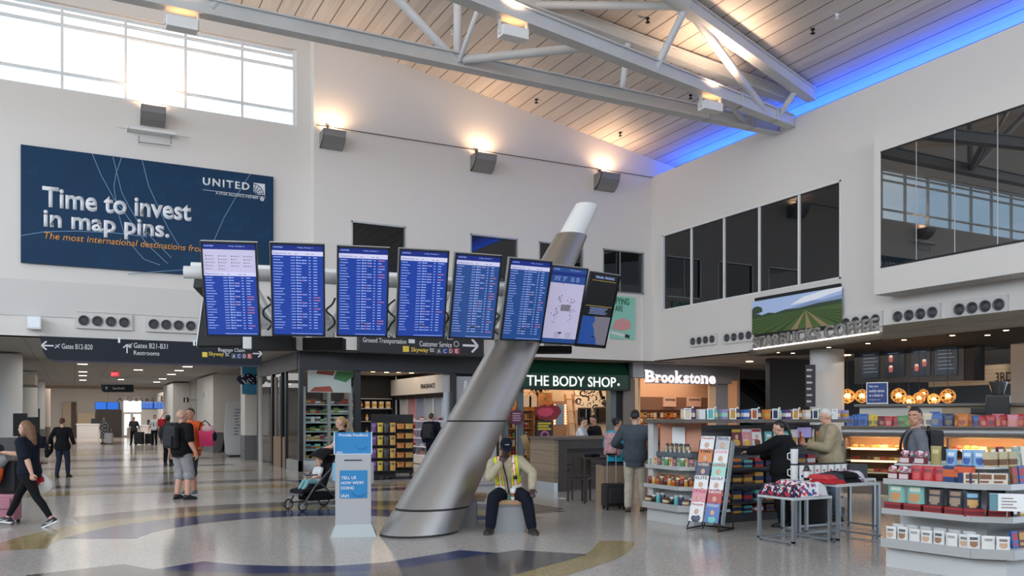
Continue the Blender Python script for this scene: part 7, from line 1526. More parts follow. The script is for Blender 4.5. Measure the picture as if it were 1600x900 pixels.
def backpack(root, W, P, m, lbl, size=(.32, .46, .18), tz=.26, off=-.13, straps=True, m2=None, xo=0):
    b = W(P(tz, off) + Vector((xo, 0, 0))); up_ = (W(P(tz + .1, off)) - W(P(tz, off))).normalized(); bk = (W(P(tz, off - .1)) - W(P(tz, off))).normalized(); rt = bk.cross(up_).normalized(); M = Matrix((rt, bk, up_)).transposed().to_4x4()
    t = thing('backpack', lbl, 'backpack', b); w_, h, d = size; q = MB(); q.box((-w_ / 2, 0, -h / 2), (w_ / 2, d, h / 2), M=M, bev=.05); q.build('main_bag', m, t); MB().box((-w_ * .38, d - .02, -h * .42), (w_ * .38, d + .05, h * .05), M=M, bev=.025).build('front_pocket', m2 or m, t); MB().path([M @ Vector((-.05, .02, h / 2)), M @ Vector((-.03, .02, h / 2 + .05)), M @ Vector((.03, .02, h / 2 + .05)), M @ Vector((.05, .02, h / 2))], .008, n=6).build('grab_loop', m, t)
    if straps:
        for k in (-1, 1):
            pts = [P(.40, off + .0) + Vector((.10 * k, 0, 0)), P(.515, -.02) + Vector((.11 * k, 0, 0)), P(.46, .105) + Vector((.115 * k, 0, 0)), P(.30, .155) + Vector((.13 * k, 0, 0)), P(.16, .10) + Vector((.19 * k, 0, 0)), P(.12, off) + Vector((.13 * k, 0, 0))]
            q = MB(); q.path([W(p) for p in smooth(pts)], .016, n=7); q.build('strap', m, t, True)
    return t
PKB = mat('pack_black', (28, 29, 33), .7, bump=.2)
t6 = backpack(r6, W6, P6, PKB, 'black backpack worn by the bald man', (.33, .44, .13), .27, -.165)
backpack(r11, W11, P11, PKB, 'black backpack worn by the man at the perfume wall', (.34, .46, .16), .24, -.16); backpack(r14, W14, P14, mat('pack_pink', (190, 148, 152), .7, var=.35, vscale=16), 'pink patterned backpack worn by the seated girl', (.30, .42, .15), .24, -.125)
backpack(r18, W18, P18, PKB, 'black backpack worn by the dark haired man in grey', (.32, .46, .17), .28, -.13)
# pink carrier on the orange man's arm
p = atd(323, 682, 17.5); t = thing('tote_bag', 'bright pink tote bag held by the man in the orange shirt', 'bag', p, -PSI); q = MB(); q.add([(-.12, -.07, -.2), (.13, -.07, -.2), (.13, .07, -.2), (-.12, .07, -.2), (-.16, -.04, .12), (.16, -.04, .12), (.16, .04, .12), (-.16, .04, .12)], [(3, 2, 1, 0), (4, 5, 6, 7), (0, 1, 5, 4), (1, 2, 6, 5), (2, 3, 7, 6), (3, 0, 4, 7)]); q.build('body', colr((206, 38, 96), .5), t); MB().path([(-.15, -.03, .12), (-.12, -.03, .26), (-.02, -.03, .33), (.06, -.03, .26), (.09, -.03, .12)], .012, n=6).build('strap', C_NAVY, t)
q = MB(); q.ball((.03, 0, .16), (.14, .06, .09), n=10); q.build('bundle', C_PINKG, t); q = MB(); q.ball((.17, -.02, .0), (.05, .05, .1), n=10); q.build('navy_pouch', C_NAVY, t)
# shopping bag of the striding woman, her small backpack, jacket of the second woman
p = atd(68, 752, 12.75); t = thing('shopping_bag', 'white shopping bag with red print swinging from the striding woman', 'bag', p, -PSI); q = MB(); q.path([(.05, 0, -.17), (.03, 0, -.12), (.0, 0, -.02), (-.03, 0, .08), (-.05, 0, .14)], [.06, .115, .12, .07, .02], n=12); q.v = [Vector((v.x + .012 * math.sin(v.z * 40 + v.y * 30), v.y * .6, v.z)) for v in q.v]; q.build('body', mat('bag_white', (214, 208, 204), .5), t); q = MB()
for k in range(3): q.add([(-.10 + .05 * k, -.066, -.10 + .04 * k), (-.05 + .05 * k, -.068, -.08 + .04 * k), (-.02 + .03 * k, -.068, .07), (-.06 + .03 * k, -.066, .08)], [(0, 1, 2, 3)])
q.build('red_print', C_RED, t); MB().path([(-.05, 0, .09), (-.06, 0, .2), (-.02, 0, .3)], .012, n=6).build('handle', mat('bag_red', (176, 40, 56), .5), t)
p = atd(63.5, 690, 12.7); t = thing('shoulder_bag', 'small navy shoulder bag behind the striding woman', 'bag', p, -PSI); MB().box((-.07, -.06, -.1), (.05, .08, .08), bev=.03).build('body', C_NAVY, t); MB().path([(0, 0, .08), (-.08, -.02, .16), (-.2, -.04, .1)], .012, n=6).build('strap', C_NAVY, t)
p = atd(79.5, 702, 23); t = MB().path([p + UP * .32, p + UP * .15 + RT * -.02, p - UP * .05 - RT * .06, p - UP * .22 - RT * .12], [.05, .09, .11, .04], n=10).build('carried_jacket', C_BLK); tag(t, 'black jacket hanging from the hand of the woman walking away', 'jacket')
p = atd(253, 660, 29); t = thing('shoulder_bag', 'red shoulder bag on the person beyond the two men', 'bag', p, -PSI); MB().box((-.12, -.1, -.14), (.12, .1, .12), bev=.05).build('body', C_RED, t); MB().path([(-.06, 0, .1), (.06, 0, .3), (.16, 0, .34)], .014, n=6).build('strap', C_RED, t)
# luggage trolley at the left edge
p = fl(6, 12.95); t = suitcase(p, -PSI + .1, .42, .40, .26, mat('luggage_pink', (176, 116, 134), .4), 'pink cabin suitcase on the trolley at the left edge', .62)
o = MB().box((-.18, -.12, 0), (.18, .12, .5), bev=.05).build('stacked_holdall', LB, loc=p + UP * .47 + RT * .02 + FW * .06, rot=(0, 0, -PSI)); tag(o, 'black holdall stacked upright on the pink suitcase', 'bag')
o = MB().path([p + UP * 1.02 + RT * .12 - FW * .12, p + UP * .95 - RT * .02 - FW * .15, p + UP * .78 - RT * .16 - FW * .15, p + UP * .62 - RT * .24 - FW * .15], [.06, .13, .14, .05], n=12).build('draped_sweater', C_GREY); tag(o, 'grey sweater draped over the luggage at the left edge', 'sweater')
o = MB().path([p + UP * .86 + RT * .06 - FW * .16, p + UP * .72 + RT * .01 - FW * .18, p + UP * .55 - RT * .04 - FW * .18], [.04, .07, .04], n=12).build('folded_jacket', C_ORG); tag(o, 'orange jacket tucked under the grey sweater', 'jacket')
o = MB().path([p + UP * 1.16 + RT * .0 - FW * .05, p + UP * 1.12 - RT * .12 - FW * .05, p + UP * 1.02 - RT * .3], [.06, .10, .06], n=12).build('neck_pillow', LB); tag(o, 'black cushion on top of the luggage at the left edge', 'cushion')
p = fl(61, 30); t = thing('notice_stand', 'dark upright notice stand between the corridor columns', 'sign stand', p, -PSI); MB().box((-.02, -.02, 0), (.02, .02, 1.95)).build('post', BLACK, t); MB().box((-.42, -.01, .9), (-.04, .02, 1.65)).build('panel', BLACK, t); MB().box((-.2, -.2, 0), (.2, .2, .03)).build('base', BLACK, t)
p = fl(30, 24); t = thing('info_monitor', 'black screen on a stand beside the nearest corridor column', 'display screen', p, -PSI); MB().box((-.16, -.03, 1.1), (.22, .03, 1.75)).build('casing', BLACK, t); MB().tube((0, 0, .02), (0, 0, 1.1), .03, n=8).build('post', BLACK, t); MB().lathe([(.25, 0), (.25, .03)], n=18).build('base', BLACK, t)

# high table, chair and plywood seat
p = fl(931, 16.2); t = thing('high_table', 'dark high table between the oak counter and the seated girl', 'table', p, -PSI); MB().box((-.26, -.3, .84), (.3, .3, .88)).build('tabletop', DWOOD, t)
for x in (-.24, .27):
    for y in (-.27, .27): MB().box((x - .02, y - .02, 0), (x + .02, y + .02, .84)).build('leg', DWOOD, t)
t = thing('dining_chair', 'dark wooden chair tucked beside the high table', 'chair', fl(905, 16.5), -PSI - .3); MB().box((-.2, -.2, .42), (.2, .2, .46)).build('seat', DWOOD, t); MB().box((-.2, .17, .5), (.2, .2, .92)).build('backrest', DWOOD, t)
for x in (-.18, .18):
    for y in (-.18, .18): MB().box((x - .018, y - .018, 0), (x + .018, y + .018, .42 if y < 0 else .9)).build('leg', DWOOD, t)
t = thing('block_seat', 'plywood block seat under the girl in cyan', 'seat', fl(957, 15.5), -PSI + .2); MB().box((-.24, -.22, 0), (.26, .26, .76), bev=.004).build('body', mat('plywood', (150, 128, 106), .55, var=.08), t); MB().box((-.25, -.23, .76), (.27, .27, .79), bev=.004).build('cushion', C_DKG, t)
p = fl(925, 16.1); p.z = .881; o = MB().box((-.12, -.1, 0), (.12, .1, .05), bev=.02).build('cloth_bundle', C_NAVY, loc=p, rot=(0, 0, .3)); tag(o, 'dark cloth bundle lying on the high table', 'cloth')
o = MB().add([(-.1, -.05, .004), (.02, -.08, .003), (.12, 0, .004), (.05, .07, .016), (-.06, .05, .006)], [(0, 1, 2, 3, 4)]).build('paper_scrap', WHITE, loc=fl(878, 16.9)); tag(o, 'crumpled white paper scrap on the floor before the counter', 'paper')
# ================================================================== SNACK ISLANDS, MAGAZINES, SHIRT TABLES
ISL = mat('island_white', (196, 198, 198), .5); LIPM = mat('island_steel_lip', (186, 188, 188), .35, .4); IDK = mat('island_dark', (44, 44, 48), .5)
def row(path, z, items, lbl, cat, grp, inset=.07, n=None, jit=0.0):
    """items stand along a polyline of the shelf edge, facing out"""
    P = [Vector((x, y, 0)) for x, y in path]; L = [0]
    for a, b_ in zip(P, P[1:]): L.append(L[-1] + (b_ - a).length)
    n = n or len(items)
    for k in range(n):
        s_ = (k + .5) / n * L[-1]; i = max(j for j in range(len(L) - 1) if L[j] <= s_ + 1e-9); d = (P[i + 1] - P[i]).normalized(); o_ = Vector((d.y, -d.x, 0)); p = P[i] + d * (s_ - L[i]) - o_ * inset
        it = items[k % len(items)]; nm, me, word = it[:3]; tl = it[3] if len(it) > 3 else 0
        put(nm, me, Vector((p.x, p.y, z)) , math.atan2(d.y, d.x) + random.uniform(-jit, jit), '%s %s, %s along %s' % (word, cat, ORD[k], lbl), cat, grp, tilt=tl)
def shelf_ring(t, path, back, z, lip, m=ISL, lm=LIPM, nm='shelf'):
    MB().prism(list(path) + list(back), z - .02, z).build(nm, m, t, True); q = MB()
    for a, b_ in zip(path, path[1:]): q.bar((a[0], a[1], z - lip / 2 + .01), (b_[0], b_[1], z - lip / 2 + .01), .012, lip)
    q.build('lip', lm, t, True)
def iso(path, off):
    out = []
    for i, p in enumerate(path):
        p = Vector((*p, 0)); ns = []
        if i: d = (Vector((*path[i], 0)) - Vector((*path[i - 1], 0))).normalized(); ns.append(Vector((d.y, -d.x, 0)))
        if i < len(path) - 1: d = (Vector((*path[i + 1], 0)) - Vector((*path[i], 0))).normalized(); ns.append(Vector((d.y, -d.x, 0)))
        n_ = sum(ns, Vector()); k = off * len(ns) / max(n_.length_squared / len(ns), .3) if False else off / max(.5, n_.normalized().dot(ns[0])); q = p + n_.normalized() * k; out.append((q.x, q.y))
    return out
random.seed(77)
# ---- island with the biscuit tower
pth = [(8.03, 10.95), (8.03, 10.10), (8.22, 9.93), (8.62, 9.93)]; bk = [(8.62, 10.95)]
t = thing('snack_island', 'white and steel snack island with a peach biscuit panel', 'display stand', (8.4, 10.4, 0))
MB().prism(iso(pth, -.06) + bk, 0, .2).build('plinth', ISL, t, True)
for z, off, lp in ((.30, .03, .1), (.58, -.0, .06), (.88, -.03, .06)): shelf_ring(t, iso(pth, off), bk, z, lp)
shelf_ring(t, iso(pth, -.16), bk, 1.08, .07, IDK, mat('lip_teal', (84, 96, 100), .4))
MB().prism(iso(pth, -.26) + bk, .2, 1.06).build('core', ISL, t, True)
MB().box((8.12, 10.84, 0), (8.22, 10.97, 1.55)).build('side_post', ISL, t, True)
a_, b_ = Vector((8.22, 10.78, 0)), Vector((8.62, 10.28, 0)); MB().bar((a_.x, a_.y, 1.32), (b_.x, b_.y, 1.32), .04, .46).build('peach_panel', mat('peach', (206, 146, 120), .55), t, True)
d_ = (b_ - a_).normalized(); o_ = Vector((d_.y, -d_.x, 0)); c_ = a_ + d_ * .30 + o_ * .05
ts = thing('name_board', 'white board with thin round lettering before the peach panel', 'sign', c_ + UP * 1.09); MB().bar(c_ + UP * 1.3 - d_ * .1, c_ + UP * 1.3 + d_ * .1, .015, .36).build('board', WHITE, ts, True); letter('CIBO', c_ + o_ * .012 - d_ * .08 + UP * 1.17, d_, UP, .155, .055, mat('thin_grey', (110, 112, 116), .5), ts, bold=-.005, depth_=.002)
# long back of the island
MB().box((8.62, 10.5, 0), (11.5, 10.95, 1.5)).build('spine', mat('spine_grey', (136, 136, 138), .6), t, True); MB().box((8.62, 10.05, 0), (11.5, 10.5, .12)).build('plinth', IDK, t, True)
for z in (.3, .58, .84, 1.18): MB().box((8.62, 10.08, z - .03), (11.5, 10.5, z)).build('shelf', IDK, t, True)
MB().box((8.05, 9.98, 1.545), (11.6, 10.98, 1.60)).build('top_plank', mat('plank_grey', (98, 92, 84), .5, var=.15, vscale=4), t, True)
cn_ = lambda: random.choice(['mint', 'lavender', 'amber', 'teal', 'purple', 'white', 'green', 'gold', 'navy', 'blue', 'orange', 'grey', 'cream'])
for k in range(24):
    x = 8.14 + .147 * k; c1 = cn_(); kd = k % 3
    if kd == 0: put('lit_carton', box_item(.10, .09, .155, CN['silver'], CN[c1], (.1, .86)), (x, 10.07, 1.601), 0, '%s carton with a white frame, %s along the island top plank' % (c1, ORD[k]), 'carton', 'goods on the island top plank')
    elif kd == 1: put('bottle', bottle_item(.038, .19, CN[c1], CN['white'], CN['cream']), (x, 10.08, 1.601), 0, '%s bottle, %s along the island top plank' % (c1, ORD[k]), 'bottle', 'goods on the island top plank')
    else: put('snack_box', box_item(.11, .08, .15, CN[c1], CN[random.choice(['white', 'mint', 'gold'])]), (x, 10.07, 1.601), 0, '%s box, %s along the island top plank' % (c1, ORD[k]), 'box', 'goods on the island top plank')
    if kd == 0:
        q = GC.get('frame') 
        if not q: mb_ = MB(); [mb_.box(*v) for v in (((-.062, -.05, 0), (-.054, -.04, .165)), ((.054, -.05, 0), (.062, -.04, .165)), ((-.062, -.05, .157), (.062, -.04, .165)), ((-.062, -.05, 0), (.062, -.04, .008)))]; q = GC['frame'] = mb_.mesh('frame', [mat('frame_white', (236, 238, 236), .4, emit=.25)])
        put('price_frame', q, (x, 10.06, 1.601), 0, 'white price frame around the %s item on the island top plank' % ORD[k], 'frame', 'price frames on the island top plank')
# tower goods
def plush():
    if 'plush' not in GC:
        q = MB(); q.ball((0, 0, .06), (.045, .04, .06), 0, 12); q.ball((0, -.038, .07), (.028, .01, .028), 1, 10); q.ball((0, 0, .125), (.03, .028, .02), 2, 10)
        for k in (-1, 1): q.box((.012 * k - .012, -.045, .0), (.012 * k + .02 * k + .004, -.035, .05), 3)
        GC['plush'] = q.mesh('biscuit_bag', [colr((120, 112, 104)), colr((206, 182, 140)), colr((70, 60, 54)), colr((214, 210, 204))])
    return GC['plush']
p1 = iso(pth, -.18)[0:3]
row(p1, 1.081, [('biscuit_bag', plush(), 'ribboned cream')], 'the dark tower shelf', 'biscuit bag', 'biscuit bags on the tower', .07, 8)
row(iso(pth, -.05)[0:3], .881, [('snack_tub', jar_item(.035, .13, CN['green'], CN['white']), 'green'), ('snack_pack', card_item(.07, .13, CN['cream'], CN['orange']), 'cream'), ('snack_pack', card_item(.07, .12, CN['brown'], CN['pink']), 'brown'), ('snack_pack', card_item(.07, .13, CN['silver'], CN['green']), 'silver')], 'the upper tower shelf', 'snack pack', 'packs on the upper tower shelf', .07, 11)
row(iso(pth, -.02)[0:3], .581, [('jar', jar_item(.04, .12, CN['maroon'], CN['red']), 'red lidded'), ('jar', jar_item(.045, .11, CN['gold'], CN['cream']), 'honey'), ('jar', jar_item(.045, .12, CN['amber'], CN['brown']), 'amber'), ('jar', jar_item(.04, .13, CN['brown'], CN['cream']), 'brown')], 'the middle tower shelf', 'jar', 'jars on the middle tower shelf', .07, 11)
row(iso(pth, -.09)[0:3], .581, [('nut_bag', pouch_item(.09, .05, .16, CN['brown'], CN['cream']), 'brown'), ('nut_bag', pouch_item(.09, .05, .17, CN['amber'], CN['gold']), 'amber')], 'the rear of the middle tower shelf', 'nut bag', 'nut bags on the middle tower shelf', .09, 9)
row(iso(pth, .01)[0:3], .301, [('snack_box', box_item(.12, .1, .09, CN['brown'], CN['cream']), 'brown'), ('jar', jar_item(.04, .11, CN['black'], CN['white']), 'black'), ('tin', jar_item(.04, .15, CN['teal'], CN['silver']), 'teal'), ('tin', jar_item(.04, .16, CN['navy'], CN['silver']), 'navy')], 'the lowest tower shelf', 'tub', 'tubs on the lowest tower shelf', .08, 10)
# goods on the long back
def cover(rgb, rgb2, rgb3, w_=.2, h=.26):
    key = ('cov', rgb, rgb2, rgb3, w_)
    if key not in GC:
        q = MB().box((-w_ / 2, -.006, 0), (w_ / 2, .006, h), 0).box((-w_ * .44, -.0075, h * .80), (w_ * .44, -.006, h * .96), 1); q.ball((0, -.006, h * .52), (w_ * .17, .002, h * .15), 2, 10); q.ball((0, -.006, h * .17), (w_ * .34, .002, h * .2), 3, 10); q.box((-w_ * .44, -.0078, h * .30), (w_ * .1, -.006, h * .36), 1)
        GC[key] = q.mesh('magazine', [colr(rgb, .3), colr(rgb2, .3), colr((206, 164, 140), .4), colr(rgb3, .3)])
    return GC[key]
for k, (c1, c2, c3) in enumerate((('maroon', 'yellow', 'gold'), ('pink', 'white', 'yellow'), ('white', 'red', 'brown'))): put('magazine', cover(CN[c1], CN[c2], CN[c3], .2, .27), (9.28 + .21 * k, 10.2, 1.181), 0, '%s covered magazine, %s of three on the island back shelf' % (c1, ORD[k]), 'magazine', 'magazines on the island back shelf', tilt=-.15)
for k in range(8): c1 = ('teal', 'mint', 'teal', 'white', 'red', 'cream', 'orange', 'mint')[k]; put('snack_bag', pouch_item(.16, .08, .22 + .03 * (k % 2), CN[c1], CN['white'], CN['gold']), (9.95 + .19 * k, 10.22, 1.181), 0, '%s snack bag, %s right of the magazines on the island' % (c1, ORD[k]), 'snack bag', 'snack bags on the island back')
for k in range(5): c1 = ('navy', 'silver', 'navy', 'cream', 'brown')[k]; put('jar', jar_item(.035, .11, CN[c1], CN['black']), (8.75 + .1 * k, 10.2, 1.181), 0, '%s jar, %s beside the peach panel' % (c1, ORD[k]), 'jar', 'jars beside the peach panel')
for z, zn in ((.121, 'floor'), (.301, 'low'), (.581, 'middle'), (.841, 'upper')):
    for k in range(12):
        c1 = random.choice(['teal', 'orange', 'red', 'brown', 'navy', 'white', 'blue', 'gold', 'black']); hh = random.choice((.11, .14, .17)); put('snack_box', box_item(.17, .16, hh, CN[c1], CN[random.choice(['white', 'red', 'gold', 'navy'])]), (8.8 + .23 * k, 10.26, z), 0, '%s snack box, %s along the %s island back shelf' % (c1, ORD[k], zn), 'box', 'boxes on the island back shelves')
p = Vector((10.72, 10.2, 1.18)); t = thing('till_screen', 'small till screen the woman in black looks at', 'screen', p, -.5); MB().box((-.13, -.01, .1), (.13, .02, .3)).build('casing', BLACK, t); MB().box((-.115, -.014, .115), (.115, -.01, .285)).build('screen', mat('till_lavender', (150, 142, 190), .3, emit=.4), t); MB().box((-.04, 0, 0), (.04, .05, .11)).build('stand', BLACK, t)
p = Vector((11.25, 10.2, 1.18)); t = thing('portrait_card', 'pale portrait card on the island by the old man', 'card', p); MB().box((-.15, 0, 0), (.15, .02, .34)).build('card', colr((196, 206, 206)), t); q = MB(); q.ball((0, -.004, .2), (.055, .004, .075), n=12); q.build('portrait_print', colr((190, 140, 112)), t); put('snack_box', box_item(.2, .1, .12, CN['red'], CN['white']), (11.42, 10.3, 1.3), 0, 'red carton behind the portrait card', 'carton')
# ---- magazine rack
rp = fl(1104, 12.15); n_ = (-FW * .75 - RT * .66).normalized(); rz = math.atan2(n_.y, n_.x) + PI / 2
t = thing('magazine_rack', 'black wire magazine rack in front of the snack island', 'magazine rack', rp, rz); M = Matrix.Translation(rp) @ Matrix.Rotation(rz, 4, 'Z')
q = MB()
for x in (-.25, 0, .25): q.path([(x, -.12, .04), (x, -.06, .1), (x, .28, 1.3)], .01, n=6)
for k in range(7): y = -.08 + .06 * k; q.tube((-.25, y, .13 + .19 * k), (.25, y, .13 + .19 * k), .008, n=6)
q.build('wire_frame', BLACK, t); q = MB(); q.path([(-.25, -.12, .02), (-.25, .35, .02), (.25, .35, .02), (.25, -.12, .02)], .012, n=6); q.path([(-.25, .33, .02), (-.25, .28, 1.25)], .01, n=6); q.path([(.25, .33, .02), (.25, .28, 1.25)], .01, n=6); q.build('stand', BLACK, t)
MB().bar((.262, -.03, .1), (.262, .30, 1.28), .012, .09, 0, (1, 0, 0)) if False else MB().bar((.262, -.02, .1), (.262, .31, 1.28), .012, .10).build('side_panel', mat('rack_side', (150, 158, 162), .4), t)
mags = [('white', 'red', 'navy', 'People'), ('blue', 'white', 'teal', 'TODAY'), ('pink', 'red', 'white', 'STYLE'), ('red', 'white', 'black', 'NEWS'), ('white', 'black', 'grey', 'ELITE'), ('white', 'navy', 'blue', 'GOLF'), ('navy', 'cream', 'red', 'WEEK'), ('mint', 'red', 'white', 'LIVING'), ('orange', 'black', 'maroon', 'TIME'), ('white', 'pink', 'gold', 'SHAPE'), ('white', 'red', 'pink', 'People'), ('silver', 'navy', 'teal', 'TRAVEL')]
for k, (c1, c2, c3, ttl) in enumerate(mags):
    r, c = divmod(k, 2); loc = M @ Vector((-.125 + .25 * c, -.10 + .062 * r, .13 + .19 * r)); o = put('magazine', cover(CN[c1], CN[c1], CN[c3], .22, .28), loc, rz, '%s magazine, %s column, %s row up the wire rack' % (c1, ('first', 'second')[c], ORD[r]), 'magazine', 'magazines in the wire rack', tilt=-.27)
    l_ = letter(ttl, (-.095, -.0085, .225), (1, 0, 0), (0, 0, 1), .19, .042, colr(CN[c2], .4), None, bold=.02, depth_=0, name='title_lettering'); l_.parent = o
# ---- shirt tables
TS = mat('table_steel', (150, 156, 160), .35, .6)
def table(lbl, x0, x1, y0, y1, z):
    t = thing('display_table', lbl, 'table', ((x0 + x1) / 2, (y0 + y1) / 2, 0)); MB().box((x0, y0, z - .035), (x1, y1, z), bev=.004).build('tabletop', mat('table_top', (196, 200, 202), .35), t, True)
    for x in (x0, x1 - .04):
        for y in (y0, y1 - .04): MB().box((x, y, 0), (x + .04, y + .04, z - .035)).build('leg', TS, t, True)
    q = MB(); q.box((x0, y0, .03), (x0 + .03, y1, .055)); q.box((x1 - .03, y0, .03), (x1, y1, .055)); q.box((x0, y1 - .03, .03), (x1, y1, .055)); q.build('stretcher', TS, t, True)
table('low steel table of star patterned shirts nearest the mast', 8.05, 8.73, 7.83, 8.47, .61); table('taller steel table of red and black shirts beside the low one', 8.76, 9.56, 7.76, 8.46, .76); table('steel table with mugs behind the two shirt tables', 9.0, 10.4, 8.52, 9.0, .74)
def camo(name, cols, sc=9):
    m = mat(name, cols[0], .85); t = m.node_tree; b = t.nodes['Principled BSDF']; tcn = N(t, 'ShaderNodeTexCoord'); v = N(t, 'ShaderNodeTexVoronoi'); v.inputs['Scale'].default_value = sc; t.links.new(tcn.outputs['Object'], v.inputs['Vector']); sp2 = N(t, 'ShaderNodeSeparateColor'); t.links.new(v.outputs['Color'], sp2.inputs[0]); r = N(t, 'ShaderNodeValToRGB'); r.color_ramp.interpolation = 'CONSTANT'; e = r.color_ramp.elements
    e[0].color = (*lin(cols[0]), 1); e[1].position = 1 / len(cols); e[1].color = (*lin(cols[1]), 1)
    for k in range(2, len(cols)): x = e.new(k / len(cols)); x.color = (*lin(cols[k]), 1)
    t.links.new(sp2.outputs[0], r.inputs[0]); t.links.new(r.outputs[0], b.inputs['Base Color']); return m
CM1 = camo('camo_navy', [(24, 32, 62), (206, 206, 210), (24, 32, 62), (176, 40, 60), (24, 32, 62)], 34); CM2 = camo('camo_white', [(214, 214, 216), (40, 84, 150), (214, 214, 216), (196, 44, 60), (214, 214, 216)], 32)
def shirt(w_, d, h, m, seed):
    rnd = random.Random(seed); q = MB(); nx, ny = 12, 10; g = []
    for top in (0, 1):
        for i in range(nx + 1):
            for j in range(ny + 1):
                u, v = i / nx * 2 - 1, j / ny * 2 - 1; e = (max(0, 1 - abs(u) ** 4) * max(0, 1 - abs(v) ** 4)) ** .4
                z = 0 if not top else h * (.25 + .75 * e) * (1 + .22 * noise.noise(Vector((u * 2.2 + seed, v * 2.2, seed * .7)))) if e > 0 else h * .12
                q.v.append(Vector((u * w_ / 2 * (1 + .05 * noise.noise(Vector((u * 3, v * 3, seed + 3.)))), v * d / 2 * (1 + .05 * noise.noise(Vector((v * 3, u * 3, seed + 9.)))), z)))
    k = (nx + 1) * (ny + 1)
    for i in range(nx):
        for j in range(ny):
            a = i * (ny + 1) + j; f = [a, a + ny + 1, a + ny + 2, a + 1]; q.f.append(f[::-1]); q.m.append(0); q.sm.append(True); q.f.append([x + k for x in f]); q.m.append(0); q.sm.append(True)
    bd = [i * (ny + 1) for i in range(nx + 1)] + [nx * (ny + 1) + j for j in range(1, ny + 1)] + [i * (ny + 1) + ny for i in range(nx - 1, -1, -1)] + [j for j in range(ny - 1, 0, -1)]
    for i in range(len(bd)): a, b_ = bd[i], bd[(i + 1) % len(bd)]; q.f.append([a, b_, b_ + k, a + k]); q.m.append(0); q.sm.append(True)
    return q.mesh('folded_shirt', [m])
sh_ = [(8.2, 8.27, .61, .28, .34, .10, CM1, 'navy star patterned shirt at the table edge nearest the island'), (8.2, 8.0, .61, .28, .26, .11, CM1, 'navy and red star patterned shirt at the low table corner'), (8.38, 8.02, .61, .3, .34, .13, CM2, 'white shirt with blue and red stars on the low table'), (8.47, 8.3, .61, .3, .3, .13, CM2, 'white starry shirt at the back of the low table'), (8.55, 7.98, .61, .2, .28, .12, C_WHT, 'plain off-white folded shirt beside the starry pile'), (8.60, 8.3, .61, .16, .26, .1, C_BLK, 'black printed shirt at the end of the low table'),
       (8.84, 8.0, .76, .22, .4, .06, C_RED, 'red folded shirt at the bottom of the pile on the taller table'), (8.85, 8.1, .81, .2, .32, .06, cl_('red_stripe', (190, 66, 70)), 'paler red shirt on top of the red pile'), (9.03, 8.15, .76, .2, .4, .13, C_DKG, 'charcoal grey folded shirt beside the red pile'), (9.22, 8.1, .76, .26, .42, .07, C_BLK, 'lower black folded shirt on the taller table'), (9.21, 8.12, .82, .26, .4, .08, C_BLK, 'upper black folded shirt on the taller table'), (9.42, 8.15, .76, .2, .36, .14, camo('bundle_print', [(206, 206, 214), (150, 120, 160), (206, 206, 214), (206, 206, 214)], 14), 'white printed shirt bundle at the end of the taller table')]
for k, (x, y, z, w_, d, h, m, lb) in enumerate(sh_): put('folded_shirt', shirt(w_ * 1.12, d * 1.1, h * (1.4 if z < .7 else .95), m, k + 1), (x, y, z), .1 * math.sin(k * 2.1), lb, 'shirt', 'folded shirts on the tables')
def mug(k):
    q = MB(); q.lathe([(.045, 0), (.05, .01), (.053, .2), (.055, .21)], n=18); q.lathe([(.056, .21), (.056, .225), (.035, .23)], mi=1, n=18); pts = []
    for a in range(10): r = .024 if a % 2 == 0 else .010; pts.append((r * math.sin(a * PI / 5), -.0542, .13 + r * math.cos(a * PI / 5)))
    for a in range(10): q.add([(0, -.0543, .13), pts[a], pts[(a + 1) % 10]], [(0, 1, 2)], 2)
    q.box((-.03, -.0535, .04), (.026, -.049, .075), 3); q.path([(.045, 0, .05), (.09, 0, .07), (.09, 0, .14), (.045, 0, .16)], .008, n=6) if k else None
    return q.mesh('mug', [WHITE, BLACK, C_RED, mat('mug_blue', (40, 70, 150), .4)])
mg = [mug(0), mug(1)]
for k in range(7): put('mug', mg[0], (9.14 + .135 * k, 8.72, .741), -.6, 'white tumbler with a red star, %s along the back table' % ORD[k], 'mug', 'tumblers on the back table')
put('mug', mg[1], (9.04, 8.78, .741), 2.2, 'white mug with a handle at the start of the back table', 'mug'); put('mug', mg[1], (9.04, 8.78, .972), 2.3, 'white mug stacked on another at the start of the back table', 'mug')
for k in range(8): put('bottle', bottle_item(.035, .22, CN['black'], CN['black'], CN['grey']), (9.14 + .135 * k, 8.88, .741), 0, 'black bottle behind the tumblers, %s along the back table' % ORD[k], 'bottle', 'black bottles on the back table')
put('bottle', bottle_item(.042, .27, CN['black'], CN['black'], CN['white']), (9.07, 8.58, .741), 0, 'black bottle with a white label standing before the tumblers', 'bottle')
o = MB().box((-.18, -.15, 0), (.18, .15, .2), bev=.01).build('framed_card', IDK, loc=(10.15, 8.76, .741)); tag(o, 'dark gift box standing on the back table behind the taller one', 'box')
t = thing('waste_bin', 'black bin under the back table', 'bin', (10.0, 9.35, 0)); MB().lathe([(.2, .0), (.23, .5)], n=20).build('body', BLACKM, t); MB().lathe([(.235, .5), (.24, .54), (.2, .55)], n=20).build('rim', BLACK, t)
